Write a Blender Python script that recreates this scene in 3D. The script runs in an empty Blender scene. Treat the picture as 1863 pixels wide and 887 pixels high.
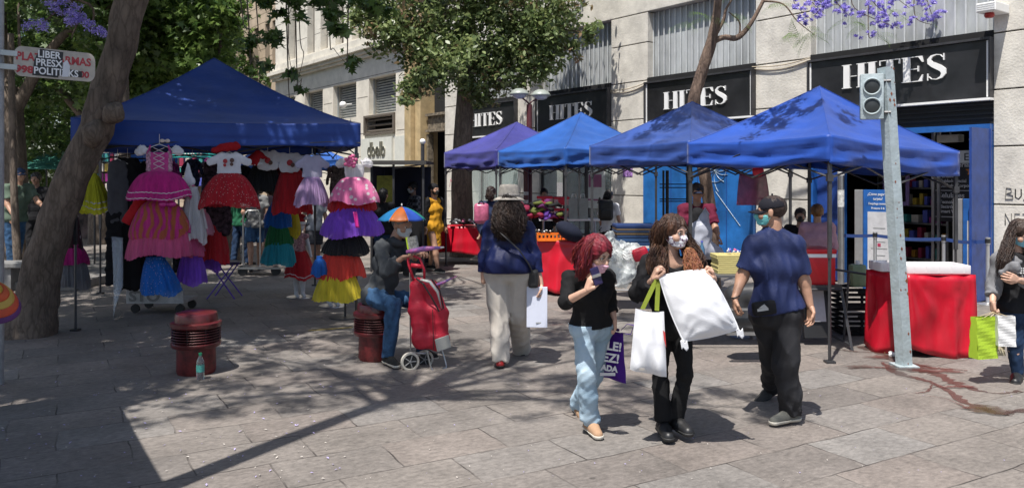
import bpy, bmesh, math, random
import numpy as np
from mathutils import Vector, Matrix
sc = bpy.context.scene
COL = sc.collection
rnd = random.Random(7)
R = math.radians
# ---------------------------------------------------------------- camera, sky, sun, exposure
FO, UC, VH, CH = 1450.0, 931.5, 325.0, 1.8
cam = bpy.data.cameras.new('camera'); cam_o = bpy.data.objects.new('camera', cam); COL.objects.link(cam_o)
cam_o.location = (0, 0, CH); cam_o.rotation_euler = (R(90), 0, 0)
cam.sensor_width = 36; cam.lens = 36 * FO / 1863; cam.shift_y = -(443.5 - VH) / 1863
cam.clip_start = .05; cam.clip_end = 2000
sc.camera = cam_o
SUNV = Vector((-.21, -.39, 1.0)).normalized()           # towards the sun
SUN_EL = math.asin(SUNV.z); SUN_AZ = math.atan2(SUNV.x, SUNV.y)
w = bpy.data.worlds.new('World'); sc.world = w; w.use_nodes = True
nt = w.node_tree; bg = nt.nodes['Background']
sky = nt.nodes.new('ShaderNodeTexSky'); sky.sky_type = 'NISHITA'; sky.sun_disc = False
sky.sun_elevation = SUN_EL; sky.sun_rotation = SUN_AZ; sky.dust_density = 1.5
nt.links.new(sky.outputs[0], bg.inputs[0]); bg.inputs[1].default_value = .092
sl = bpy.data.lights.new('sun', 'SUN'); sl.energy = 4.6; sl.angle = R(.53); sl.color = (1, .955, .89)
so = bpy.data.objects.new('sun', sl); COL.objects.link(so); so.location = (0, 0, 30)
so.rotation_euler = SUNV.to_track_quat('Z', 'Y').to_euler()
sc.view_settings.view_transform = 'Standard'; sc.view_settings.look = 'None'
sc.view_settings.gamma = 1; sc.view_settings.use_curve_mapping = False
sc.view_settings.exposure = .63
sc.cycles.max_bounces = 6; sc.cycles.transparent_max_bounces = 16
sc.cycles.use_denoising = True

# ---------------------------------------------------------------- placing
def P(u, v, Y): return Vector(((u - UC) / FO * Y, Y, CH - (v - VH) / FO * Y))
def G(u, v):
    return P(u, v, FO * CH / (v - VH))
def lin(c):
    c = c / 255.0
    return c / 12.92 if c <= .04045 else ((c + .055) / 1.055) ** 2.4
def S(r, g, b): return (lin(r), lin(g), lin(b))

# ---------------------------------------------------------------- materials
MC = {}
def mat(name, col, rough=.75, metal=0, var=.12, vs=6.0, bump=0., bs=60., island=0., trans=0., transl=0., alpha=1., sheen=0., coat=0., stretch=None, col2=None, spec=.5, emit=0.):
    if name in MC: return MC[name]
    assert sum(col) > 0, name
    m = bpy.data.materials.new(name); m.use_nodes = True; MC[name] = m
    n = m.node_tree.nodes; l = m.node_tree.links; b = n['Principled BSDF']
    b.inputs['Roughness'].default_value = rough; b.inputs['Metallic'].default_value = metal
    b.inputs['Specular IOR Level'].default_value = spec
    b.inputs['Transmission Weight'].default_value = trans
    b.inputs['Alpha'].default_value = alpha
    b.inputs['Sheen Weight'].default_value = sheen
    b.inputs['Coat Weight'].default_value = coat
    tc = n.new('ShaderNodeTexCoord'); mp = n.new('ShaderNodeMapping'); l.new(tc.outputs['Object'], mp.inputs[0])
    if stretch: mp.inputs['Scale'].default_value = stretch
    ns = n.new('ShaderNodeTexNoise'); ns.inputs['Scale'].default_value = vs; ns.inputs['Detail'].default_value = 6; ns.inputs['Roughness'].default_value = .65
    l.new(mp.outputs[0], ns.inputs[0])
    rp = n.new('ShaderNodeValToRGB'); l.new(ns.outputs[0], rp.inputs[0])
    c2 = col2 or tuple(x * (1 - var * 1.6) for x in col); c1 = tuple(min(1, x * (1 + var * .9)) for x in col) if not col2 else col
    rp.color_ramp.elements[0].position = .32; rp.color_ramp.elements[1].position = .68
    rp.color_ramp.elements[0].color = (*c2, 1); rp.color_ramp.elements[1].color = (*c1, 1)
    out = rp.outputs[0]
    if island:
        ge = n.new('ShaderNodeNewGeometry'); hs = n.new('ShaderNodeHueSaturation'); mr = n.new('ShaderNodeMapRange')
        l.new(ge.outputs['Random Per Island'], mr.inputs[0]); mr.inputs[3].default_value = 1 - island; mr.inputs[4].default_value = 1 + island
        l.new(mr.outputs[0], hs.inputs['Value']); l.new(out, hs.inputs['Color'])
        mr2 = n.new('ShaderNodeMapRange'); l.new(ge.outputs['Random Per Island'], mr2.inputs[0]); mr2.inputs[3].default_value = .48; mr2.inputs[4].default_value = .515
        l.new(mr2.outputs[0], hs.inputs['Hue']); out = hs.outputs[0]
    l.new(out, b.inputs['Base Color'])
    if emit:
        l.new(out, b.inputs['Emission Color']); b.inputs['Emission Strength'].default_value = emit
    if bump:
        nb = n.new('ShaderNodeTexNoise'); nb.inputs['Scale'].default_value = bs; nb.inputs['Detail'].default_value = 5; l.new(mp.outputs[0], nb.inputs[0])
        bp = n.new('ShaderNodeBump'); bp.inputs['Strength'].default_value = bump; bp.inputs['Distance'].default_value = .02 if bump < 1 else .05
        l.new(nb.outputs[0], bp.inputs['Height']); l.new(bp.outputs[0], b.inputs['Normal'])
    if transl:
        tl = n.new('ShaderNodeBsdfTranslucent'); mx = n.new('ShaderNodeMixShader'); mx.inputs[0].default_value = transl
        l.new(out, tl.inputs[0]); l.new(b.outputs[0], mx.inputs[1]); l.new(tl.outputs[0], mx.inputs[2])
        l.new(mx.outputs[0], n['Material Output'].inputs[0])
    return m

# ---------------------------------------------------------------- mesh builder
def frame(d, up=Vector((0, 0, 1))):
    d = d.normalized(); a = d.cross(up)
    if a.length < 1e-4: a = d.cross(Vector((0, 1, 0)))
    a.normalize(); return a, a.cross(d).normalized(), d
class MB:
    def __init__(s): s.v = []; s.f = []; s.m = []; s.np = []
    def add(s, vs, fs, mi=0):
        o = len(s.v); s.v.extend([tuple(x) for x in vs]); s.f.extend([[i + o for i in f] for f in fs]); s.m.extend([mi] * len(fs)); return s
    def arr(s, V, Fq, mi=0):
        return s.add(V.tolist(), Fq.tolist(), mi)
    def box(s, c, sz, rot=None, bev=0, mi=0):
        x, y, z = sz[0] / 2, sz[1] / 2, sz[2] / 2; c = Vector(c)
        if bev:
            bm = bmesh.new(); bmesh.ops.create_cube(bm, size=1)
            for q in bm.verts: q.co = Vector((q.co.x * sz[0], q.co.y * sz[1], q.co.z * sz[2]))
            bmesh.ops.bevel(bm, geom=bm.edges[:], offset=bev, segments=2, affect='EDGES', profile=.6)
            vs = [q.co.copy() for q in bm.verts]; fs = [[q.index for q in f.verts] for f in bm.faces]; bm.free()
        else:
            vs = [Vector((a * x, b * y, d * z)) for d in (-1, 1) for b in (-1, 1) for a in (-1, 1)]
            fs = [(0, 2, 3, 1), (4, 5, 7, 6), (0, 1, 5, 4), (2, 6, 7, 3), (0, 4, 6, 2), (1, 3, 7, 5)]
        if rot is not None: vs = [rot @ q for q in vs]
        return s.add([q + c for q in vs], fs, mi)
    def tube(s, pts, r, n=8, cap=True, mi=0, flat=1.0):
        pts = [Vector(p) for p in pts]; k = len(pts); rr = r if isinstance(r, (list, tuple)) else [r] * k
        a, b, _ = frame(pts[1] - pts[0]); vs = []; fs = []
        for i in range(k):
            d = (pts[min(i + 1, k - 1)] - pts[max(i - 1, 0)])
            if d.length < 1e-9: d = Vector((0, 0, 1))
            d.normalize(); a = (a - d * a.dot(d))
            if a.length < 1e-6: a = frame(d)[0]
            a.normalize(); b = d.cross(a)
            for j in range(n):
                t = 2 * math.pi * j / n; vs.append(pts[i] + (a * math.cos(t) + b * math.sin(t) * flat) * rr[i])
        for i in range(k - 1):
            for j in range(n):
                q = (j + 1) % n; fs.append((i * n + j, i * n + q, (i + 1) * n + q, (i + 1) * n + j))
        if cap: fs.append(tuple(range(n - 1, -1, -1))); fs.append(tuple(range((k - 1) * n, k * n)))
        return s.add(vs, fs, mi)
    def lathe(s, prof, M=None, n=24, mi=0, cap=False, sx=1, sy=1):
        vs = []; fs = []; M = M or Matrix()
        if isinstance(M, Vector): M = Matrix.Translation(M)
        for (r, z) in prof:
            for j in range(n):
                t = 2 * math.pi * j / n; vs.append(M @ Vector((r * math.cos(t) * sx, r * math.sin(t) * sy, z)))
        for i in range(len(prof) - 1):
            for j in range(n):
                q = (j + 1) % n; fs.append((i * n + j, i * n + q, (i + 1) * n + q, (i + 1) * n + j))
        if cap: fs.append(tuple(range(n - 1, -1, -1))); fs.append(tuple(range((len(prof) - 1) * n, len(prof) * n)))
        return s.add(vs, fs, mi)
    def grid(s, fn, nu, nv, mi=0, closed=False):
        vs = [fn(i / nu, j / nv) for j in range(nv + 1) for i in range(nu + 1)]; W = nu + 1
        fs = [(j * W + i, j * W + i + 1, (j + 1) * W + i + 1, (j + 1) * W + i) for j in range(nv) for i in range(nu)]
        return s.add(vs, fs, mi)
    def ell(s, c, r, rot=None, n=16, m=10, mi=0):
        c = Vector(c); r = (r, r, r) if not hasattr(r, '__len__') else r; vs = []; fs = []
        for i in range(m + 1):
            ph = math.pi * i / m
            for j in range(n):
                t = 2 * math.pi * j / n; q = Vector((r[0] * math.sin(ph) * math.cos(t), r[1] * math.sin(ph) * math.sin(t), -r[2] * math.cos(ph)))
                vs.append(c + (rot @ q if rot is not None else q))
        for i in range(m):
            for j in range(n):
                q = (j + 1) % n; fs.append((i * n + j, i * n + q, (i + 1) * n + q, (i + 1) * n + j))
        return s.add(vs, fs, mi)
    def prism(s, pts, M, d, mi=0):
        n = len(pts); vs = [M @ Vector((x, y, 0)) for x, y in pts] + [M @ Vector((x, y, d)) for x, y in pts]
        fs = [tuple(range(n - 1, -1, -1)), tuple(range(n, 2 * n))] + [(i, (i + 1) % n, n + (i + 1) % n, n + i) for i in range(n)]
        return s.add(vs, fs, mi)
    def quad(s, a, b, c, d, mi=0): return s.add([a, b, c, d], [(0, 1, 2, 3)], mi)
    def build(s, name, mats, root=None, world=False, smooth=False, label=None, solid=0, sub=0):
        me = bpy.data.meshes.new(name); V = s.v
        if world and root is not None:
            Mi = wm(root).inverted(); V = [tuple(Mi @ Vector(q)) for q in V]
        me.from_pydata(V, [], s.f)
        for m in (mats if isinstance(mats, (list, tuple)) else [mats]): me.materials.append(m)
        if any(s.m): me.polygons.foreach_set('material_index', s.m)
        if smooth: me.polygons.foreach_set('use_smooth', [True] * len(me.polygons))
        me.update(); o = bpy.data.objects.new(name, me); COL.objects.link(o)
        if smooth == 'auto': me.set_sharp_from_angle(angle=R(35))
        if root is not None: o.parent = root
        if label: o['label'] = label
        if solid:
            md = o.modifiers.new('thick', 'SOLIDIFY'); md.thickness = solid; md.offset = 0
        if sub:
            md = o.modifiers.new('sub', 'SUBSURF'); md.levels = sub; md.render_levels = sub
        return o
def wm(o):
    M = o.matrix_basis.copy()
    while o.parent is not None: o = o.parent; M = o.matrix_basis @ M
    return M
def tag(o, label=None, cat=None, group=None, kind=None):
    if label: o['label'] = label
    if cat: o['category'] = cat
    if group: o['group'] = group
    if kind: o['kind'] = kind
    return o
def empty(name, loc, label=None, cat=None, group=None, rz=0):
    o = bpy.data.objects.new(name, None); COL.objects.link(o); o.location = loc; o.rotation_euler = (0, 0, rz); o.empty_display_size = .1
    return tag(o, label, cat, group)
def copy_tree(o, loc=None, rz=None, parent=None, label=None):
    c = o.copy(); COL.objects.link(c)
    if parent: c.parent = parent
    if loc is not None: c.location = loc
    if rz is not None: c.rotation_euler = (0, 0, rz)
    if label: c['label'] = label
    for ch in [x for x in sc.objects if x.parent == o]: copy_tree(ch, parent=c)
    return c
def text_mesh(mb, txt, M, size, depth=.002, mi=0, bold=0, align='LEFT', sx=1.0):
    cu = bpy.data.curves.new('t', 'FONT'); cu.body = txt; cu.size = size; cu.extrude = depth; cu.offset = bold; cu.align_x = align; cu.resolution_u = 3
    o = bpy.data.objects.new('t', cu); COL.objects.link(o)
    me = bpy.data.meshes.new_from_object(o.evaluated_get(bpy.context.evaluated_depsgraph_get()))
    mb.add([M @ Vector((v.co.x * sx, v.co.y, v.co.z)) for v in me.vertices], [list(p.vertices) for p in me.polygons], mi)
    bpy.data.objects.remove(o); bpy.data.curves.remove(cu); bpy.data.meshes.remove(me)
def face_M(o, right, up):
    r = right.normalized(); n = r.cross(up).normalized(); u = n.cross(r)
    M = Matrix((( r.x, u.x, n.x, o[0]), (r.y, u.y, n.y, o[1]), (r.z, u.z, n.z, o[2]), (0, 0, 0, 1)))
    return M
UP = Vector((0, 0, 1))

# ---------------------------------------------------------------- distance-field modelling (bodies, cloth, hair)
def snet(f, lo, hi, h):
    lo = np.array(lo, float); hi = np.array(hi, float)
    n = np.maximum(4, np.ceil((hi - lo) / h).astype(int) + 1)
    ax = [lo[i] + h * np.arange(n[i]) for i in range(3)]
    X, Y, Z = [a.astype(np.float32) for a in np.meshgrid(*ax, indexing='ij')]
    d = f(X, Y, Z).astype(np.float32)
    d[0] = np.maximum(d[0], h); d[-1] = np.maximum(d[-1], h); d[:, 0] = np.maximum(d[:, 0], h); d[:, -1] = np.maximum(d[:, -1], h)
    d[:, :, 0] = np.maximum(d[:, :, 0], h); d[:, :, -1] = np.maximum(d[:, :, -1], h)
    ins = d < 0; s = [slice(None, -1), slice(1, None)]
    cnt = sum(ins[s[a], s[b], s[c]].astype(np.int8) for a in (0, 1) for b in (0, 1) for c in (0, 1))
    act = (cnt > 0) & (cnt < 8); I = np.argwhere(act)
    if len(I) == 0: return np.zeros((0, 3)), np.zeros((0, 4), int)
    acc = np.zeros((len(I), 3)); num = np.zeros(len(I))
    corners = [(a, b, c) for a in (0, 1) for b in (0, 1) for c in (0, 1)]
    for c0 in corners:
        for k in range(3):
            if c0[k]: continue
            c1 = list(c0); c1[k] = 1
            d0 = d[I[:, 0] + c0[0], I[:, 1] + c0[1], I[:, 2] + c0[2]]; d1 = d[I[:, 0] + c1[0], I[:, 1] + c1[1], I[:, 2] + c1[2]]
            x = (d0 < 0) != (d1 < 0); t = np.where(x, d0 / np.where(x, d0 - d1, 1), 0)
            p = np.tile(np.array(c0, float), (len(I), 1)); p[:, k] += t
            acc += p * x[:, None]; num += x
    V = lo + (I + acc / num[:, None]) * h
    idx = -np.ones(act.shape, int); idx[act] = np.arange(len(I))
    Fs = []
    for k in range(3):
        a, b = [q for q in range(3) if q != k]
        A = [slice(None)] * 3; B = [slice(None)] * 3; A[k] = slice(None, -1); B[k] = slice(1, None)
        A[a] = B[a] = slice(1, -1); A[b] = B[b] = slice(1, -1)
        i0 = ins[tuple(A)]; i1 = ins[tuple(B)]
        for sgn, msk in ((0, i0 & ~i1), (1, ~i0 & i1)):
            E = np.argwhere(msk)
            if len(E) == 0: continue
            E[:, a] += 1; E[:, b] += 1
            q = []
            for da, db in ((-1, -1), (0, -1), (0, 0), (-1, 0)):
                e = E.copy(); e[:, a] += da; e[:, b] += db; q.append(idx[e[:, 0], e[:, 1], e[:, 2]])
            q = np.stack(q, 1)
            if (k == 1) != (sgn == 1): q = q[:, ::-1]
            Fs.append(q)
    return V, np.concatenate(Fs)
def smin(a, b, k):
    if k <= 0: return np.minimum(a, b)
    h = np.clip(.5 + .5 * (b - a) / k, 0, 1)
    return b + (a - b) * h - k * h * (1 - h)
def rc(X, Y, Z, a, b, ra, rb):
    ba = b - a; L = max(ba.dot(ba), 1e-9)
    px, py, pz = X - a.x, Y - a.y, Z - a.z
    t = np.clip((px * ba.x + py * ba.y + pz * ba.z) / L, 0, 1)
    return np.sqrt((px - ba.x * t) ** 2 + (py - ba.y * t) ** 2 + (pz - ba.z * t) ** 2) - (ra + (rb - ra) * t)
def el(x, y, z, c, r):
    return (np.sqrt(((x - c[0]) / r[0]) ** 2 + ((y - c[1]) / r[1]) ** 2 + ((z - c[2]) / r[2]) ** 2) - 1) * min(r)
def fold(X, Y, Z, amp, fr, seed, sq=(1, 1, .45)):
    g = random.Random(seed); out = 0
    for i in range(4):
        d = Vector((g.gauss(0, 1) * sq[0], g.gauss(0, 1) * sq[1], g.gauss(0, 1) * sq[2])).normalized() * fr * (1 + .6 * i)
        e = Vector((g.gauss(0, 1), g.gauss(0, 1), g.gauss(0, 1))).normalized() * fr * .55
        q = np.sin(X * d.x + Y * d.y + Z * d.z + g.random() * 6 + 1.6 * np.sin(X * e.x + Y * e.y + Z * e.z + g.random() * 6))
        out = out + (1 - 2 * np.abs(q)) / (1 + .6 * i)
    q = np.sin(X * fr * 1.9 + Y * fr * 1.1 + 2.2 * np.sin(Z * fr * .9 + X * fr * .5) + seed); w_ = np.clip(np.sin(Z * fr * .33 + X * fr * .21 + seed * 1.3), 0, 1)
    return -(out + (1 - 2 * np.abs(q)) * w_ * .9) * amp * .62
def prims_mesh(prims, h=.012, k=.03, pad=.03, cut=None, disp=None):
    pts = [p for q in prims for p in ((q[0], q[2]), (q[1], q[3]))]
    lo = [min(p[i] - r for p, r in pts) - pad for i in range(3)]; hi = [max(p[i] + r for p, r in pts) + pad for i in range(3)]
    def f(X, Y, Z):
        d = None
        for q in prims:
            e = rc(X, Y, Z, q[0], q[1], q[2], q[3]); kk = q[4] if len(q) > 4 else k
            d = e if d is None else smin(d, e, kk)
        if disp: d = d + disp(X, Y, Z)
        if cut: d = cut(X, Y, Z, d)
        return d
    return snet(f, lo, hi, h)
# ---------------------------------------------------------------- ground
def paving_mat():
    m = bpy.data.materials.new('stone paving'); m.use_nodes = True; n = m.node_tree.nodes; l = m.node_tree.links; b = n['Principled BSDF']
    tc = n.new('ShaderNodeTexCoord'); mp = n.new('ShaderNodeMapping'); l.new(tc.outputs['Object'], mp.inputs[0]); mp.inputs['Rotation'].default_value = (0, 0, R(-29.5))
    nd = n.new('ShaderNodeTexNoise'); nd.inputs['Scale'].default_value = 3; nd.inputs['Detail'].default_value = 4; l.new(mp.outputs[0], nd.inputs[0])
    ad = n.new('ShaderNodeVectorMath'); ad.operation = 'MULTIPLY_ADD'; l.new(nd.outputs['Color'], ad.inputs[0]); ad.inputs[1].default_value = (.055, .055, 0); l.new(mp.outputs[0], ad.inputs[2])
    br = n.new('ShaderNodeTexBrick'); l.new(ad.outputs[0], br.inputs[0]); br.inputs['Scale'].default_value = 1
    br.inputs['Brick Width'].default_value = .74; br.inputs['Row Height'].default_value = .47; br.inputs['Mortar Size'].default_value = .006; br.inputs['Mortar Smooth'].default_value = .3
    br.inputs['Color1'].default_value = (0, 0, 0, 1); br.inputs['Color2'].default_value = (1, 1, 1, 1); br.inputs['Mortar'].default_value = (.5, .5, .5, 1); br.offset = .42
    sp = n.new('ShaderNodeSeparateColor'); l.new(br.outputs[0], sp.inputs[0])
    rp = n.new('ShaderNodeValToRGB'); l.new(sp.outputs[0], rp.inputs[0]); e = rp.color_ramp.elements
    e[0].color = (.152, .138, .127, 1); e[1].color = (.205, .192, .18, 1)
    for p, c in ((.3, (.198, .17, .152, 1)), (.5, (.20, .178, .16, 1)), (.75, (.183, .162, .146, 1))):
        q = e.new(p); q.color = c
    n1 = n.new('ShaderNodeTexNoise'); n1.inputs['Scale'].default_value = 1.3; n1.inputs['Detail'].default_value = 8; n1.inputs['Roughness'].default_value = .7; l.new(tc.outputs['Object'], n1.inputs[0])
    r1 = n.new('ShaderNodeMapRange'); l.new(n1.outputs[0], r1.inputs[0]); r1.inputs[1].default_value = .3; r1.inputs[2].default_value = .7; r1.inputs[3].default_value = .68; r1.inputs[4].default_value = 1.25
    m1 = n.new('ShaderNodeMix'); m1.data_type = 'RGBA'; m1.blend_type = 'MULTIPLY'; m1.inputs[0].default_value = 1; l.new(rp.outputs[0], m1.inputs[6]); l.new(r1.outputs[0], m1.inputs[7])
    # fine scratches and specks
    n2 = n.new('ShaderNodeTexNoise'); n2.inputs['Scale'].default_value = 22; n2.inputs['Detail'].default_value = 8; n2.inputs['Roughness'].default_value = .75
    mp2 = n.new('ShaderNodeMapping'); mp2.inputs['Scale'].default_value = (.8, 1.3, 1); l.new(mp.outputs[0], mp2.inputs[0]); l.new(mp2.outputs[0], n2.inputs[0])
    r2 = n.new('ShaderNodeMapRange'); l.new(n2.outputs[0], r2.inputs[0]); r2.inputs[1].default_value = .3; r2.inputs[2].default_value = .7; r2.inputs[3].default_value = .55; r2.inputs[4].default_value = 1.34
    m2 = n.new('ShaderNodeMix'); m2.data_type = 'RGBA'; m2.blend_type = 'MULTIPLY'; m2.inputs[0].default_value = 1; l.new(m1.outputs[2], m2.inputs[6]); l.new(r2.outputs[0], m2.inputs[7])
    # gum spots
    vo = n.new('ShaderNodeTexVoronoi'); vo.inputs['Scale'].default_value = 2.3; l.new(tc.outputs['Object'], vo.inputs[0])
    r3 = n.new('ShaderNodeMapRange'); l.new(vo.outputs[0], r3.inputs[0]); r3.inputs[1].default_value = .035; r3.inputs[2].default_value = .055; r3.inputs[3].default_value = .55; r3.inputs[4].default_value = 1
    m3 = n.new('ShaderNodeMix'); m3.data_type = 'RGBA'; m3.blend_type = 'MULTIPLY'; m3.inputs[0].default_value = 1; l.new(m2.outputs[2], m3.inputs[6]); l.new(r3.outputs[0], m3.inputs[7])
    # joints, broken up by noise
    n4 = n.new('ShaderNodeTexNoise'); n4.inputs['Scale'].default_value = 2.2; n4.inputs['Detail'].default_value = 3; l.new(mp.outputs[0], n4.inputs[0])
    r4 = n.new('ShaderNodeMapRange'); l.new(n4.outputs[0], r4.inputs[0]); r4.inputs[1].default_value = .40; r4.inputs[2].default_value = .6; r4.inputs[3].default_value = .08; r4.inputs[4].default_value = 1
    mu = n.new('ShaderNodeMath'); mu.operation = 'MULTIPLY'; l.new(br.outputs['Fac'], mu.inputs[0]); l.new(r4.outputs[0], mu.inputs[1])
    m4 = n.new('ShaderNodeMix'); m4.data_type = 'RGBA'; l.new(mu.outputs[0], m4.inputs[0]); l.new(m3.outputs[2], m4.inputs[6]); m4.inputs[7].default_value = (.045, .038, .034, 1)
    l.new(m4.outputs[2], b.inputs['Base Color']); b.inputs['Roughness'].default_value = .7
    hh = n.new('ShaderNodeMath'); hh.operation = 'MULTIPLY_ADD'; l.new(br.outputs['Fac'], hh.inputs[0]); hh.inputs[1].default_value = -1.2; l.new(n2.outputs[0], hh.inputs[2])
    bp = n.new('ShaderNodeBump'); bp.inputs['Strength'].default_value = .8; bp.inputs['Distance'].default_value = .008; l.new(hh.outputs[0], bp.inputs['Height']); l.new(bp.outputs[0], b.inputs['Normal'])
    return m
g = MB(); g.quad((-250, -60, 0), (250, -60, 0), (250, 400, 0), (-250, 400, 0)); tag(g.build('ground', paving_mat()), kind='structure')

# ---------------------------------------------------------------- facade frame (local x along the wall, y into it, z up)
FB = Vector((7.08, 11.97, 0)); FD = Vector((-.598, .802, 0)); FROT = math.atan2(-.802, .598)
def fx(u):
    a = (u - UC) / FO; return -(FB.x - FB.y * a) / (.598 + .802 * a)
def fz(u, v):
    return CH - (v - VH) / FO * (FB.y - .802 * fx(u))
def fxy(u, y):
    a = (u - UC) / FO; return (a * (FB.y + .598 * y) - FB.x - .802 * y) / (.598 + .802 * a)
stone = mat('pale rendered stone', (.61, .58, .52), .9, var=.17, vs=2.2, bump=.35, bs=26)
stone2 = mat('warm rendered stone', (.64, .60, .52), .9, var=.12, vs=2.0, bump=.45, bs=22)
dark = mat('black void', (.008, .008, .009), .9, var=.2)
clad = mat('zinc cladding', (.46, .48, .49), .5, .25, var=.22, vs=2.0, stretch=(1, 1, .4))
blackp = mat('black sign panel', (.018, .018, .02), .38, var=.35, vs=2.5, coat=.15)
whitep = mat('white sign paint', (.78, .78, .77), .5, var=.04)
framep = mat('dark grey metal', (.06, .06, .065), .45, .4, var=.2)
joint = mat('dirty joint mortar', (.10, .09, .075), .95, var=.3)
bluep = mat('blue gloss paint', (.018, .105, .36), .35, var=.22, vs=3)
blued = mat('dark blue paint', (.018, .055, .24), .45, var=.2)
cable = mat('beige cable', (.42, .36, .27), .7)
glass = mat('shop glass', (.7, .8, .78), .03, var=.02, alpha=.22, spec=1)
steel = mat('brushed steel', (.42, .42, .42), .3, .9, var=.15)

hb = empty('department_store', FB, 'pale stone department store with black shop signs, zinc panels and a blue framed entrance', 'building', rz=FROT)
BAYS = [(fx(1475), fx(1808)), (fx(1178), fx(1375)), (fx(980), fx(1112)), (-14.3, fx(942))]
JZ = [0, .58, 1.42, 2.28, 3.12, 3.96, 4.8, 5.46]
edges = [4.0] + [q for b in BAYS for q in (b[1], b[0])] + [-15.25]
for i in range(0, len(edges), 2):
    x1, x0 = edges[i], edges[i + 1]; mb = MB()
    for k in range(len(JZ) - 1):
        mb.box(((x0 + x1) / 2, .3, (JZ[k] + JZ[k + 1]) / 2), (x1 - x0, .6, JZ[k + 1] - JZ[k] - .022), bev=.008)
    mb.box(((x0 + x1) / 2, .33, 2.7), (x1 - x0 - .03, .58, 5.4), mi=1)
    mb.build('pillar', [stone, joint], hb)
mb = MB(); mb.box((-5.62, .3, 6.05), (19.26, .6, 1.16), bev=.01); mb.box((-5.62, .34, 9.8), (19.2, .5, 6.3)); mb.build('wall', stone, hb)
mb = MB()
for z in (7.2, 8.4, 9.6, 10.8):
    for bx in BAYS: mb.box(((bx[0] + bx[1]) / 2, .05, z), (bx[1] - bx[0], .1, .5))
mb.build('upper_band', clad, hb)
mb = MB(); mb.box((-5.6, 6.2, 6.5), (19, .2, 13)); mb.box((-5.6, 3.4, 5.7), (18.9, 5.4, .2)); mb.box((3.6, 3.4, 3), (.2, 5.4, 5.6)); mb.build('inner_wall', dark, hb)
def letters(mb, M, h, mi=0, d=.03):
    # a didone capital set: thick stems, hairline joins
    def bx(x0, y0, x1, y1): mb.prism([(x0, y0), (x1, y0), (x1, y1), (x0, y1)], M, d, mi)
    T = .2 * h; s = .028 * h
    def stem(x, w=T):
        bx(x, 0, x + w, h); bx(x - .05 * h, 0, x - .0005, s); bx(x + w + .0005, 0, x + w + .05 * h, s); bx(x - .05 * h, h - s, x - .0005, h); bx(x + w + .0005, h - s, x + w + .05 * h, h)
    x = .05 * h
    stem(x); bx(x + T + .04 * h, .48 * h, x + .43 * h, .51 * h); stem(x + .48 * h); x += .82 * h          # H
    stem(x); x += .34 * h                                                                                 # I
    bx(x, h - s, x + .62 * h, h); bx(x + .21 * h, 0, x + .41 * h, h - s - .001); bx(x + .15 * h, 0, x + .2095 * h, s); bx(x + .4105 * h, 0, x + .47 * h, s)
    bx(x, h - .2 * h, x + .03 * h, h - s - .001); bx(x + .59 * h, h - .2 * h, x + .62 * h, h - s - .001); x += .72 * h                                              # T
    stem(x); a = x + T + .051 * h
    bx(a, 0, x + .55 * h, s); bx(a, h - s, x + .55 * h, h); bx(a - .05 * h, .49 * h, x + .42 * h, .52 * h)
    mb.prism([(x + .55 * h, s), (x + .58 * h, .26 * h), (x + .55 * h, .26 * h), (x + .44 * h, s)], M, d, mi); mb.prism([(x + .55 * h, h - s), (x + .44 * h, h - s), (x + .55 * h, .76 * h), (x + .58 * h, .76 * h)], M, d, mi)
    mb.prism([(x + .42 * h, .4 * h), (x + .45 * h, .4 * h), (x + .45 * h, .62 * h), (x + .42 * h, .62 * h)], M, d, mi); x += .68 * h                                  # E
    c = [(.44, .86), (.38, .955), (.27, .985), (.14, .94), (.07, .82), (.09, .69), (.2, .585), (.34, .475), (.45, .36), (.47, .22), (.4, .09), (.27, .02), (.13, .05), (.055, .15)]
    wd = [.02, .025, .03, .07, .11, .15, .19, .2, .18, .13, .08, .03, .025, .02]
    L = []; Rr = []
    for i, (px, py) in enumerate(c):
        q0 = c[max(i - 1, 0)]; q1 = c[min(i + 1, len(c) - 1)]; tx, ty = q1[0] - q0[0], q1[1] - q0[1]; q = math.hypot(tx, ty); nx, ny = -ty / q, tx / q
        L.append((x + (px + nx * wd[i] / 2) * h, (py + ny * wd[i] / 2) * h)); Rr.append((x + (px - nx * wd[i] / 2) * h, (py - ny * wd[i] / 2) * h))
    for i in range(len(c) - 1): mb.prism([L[i], L[i + 1], Rr[i + 1], Rr[i]][::-1], M, d, mi)
    bx(x + .46 * h, .74 * h, x + .485 * h, h); bx(x + .015 * h, 0, x + .04 * h, .27 * h); x += .52 * h
    return x
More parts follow.
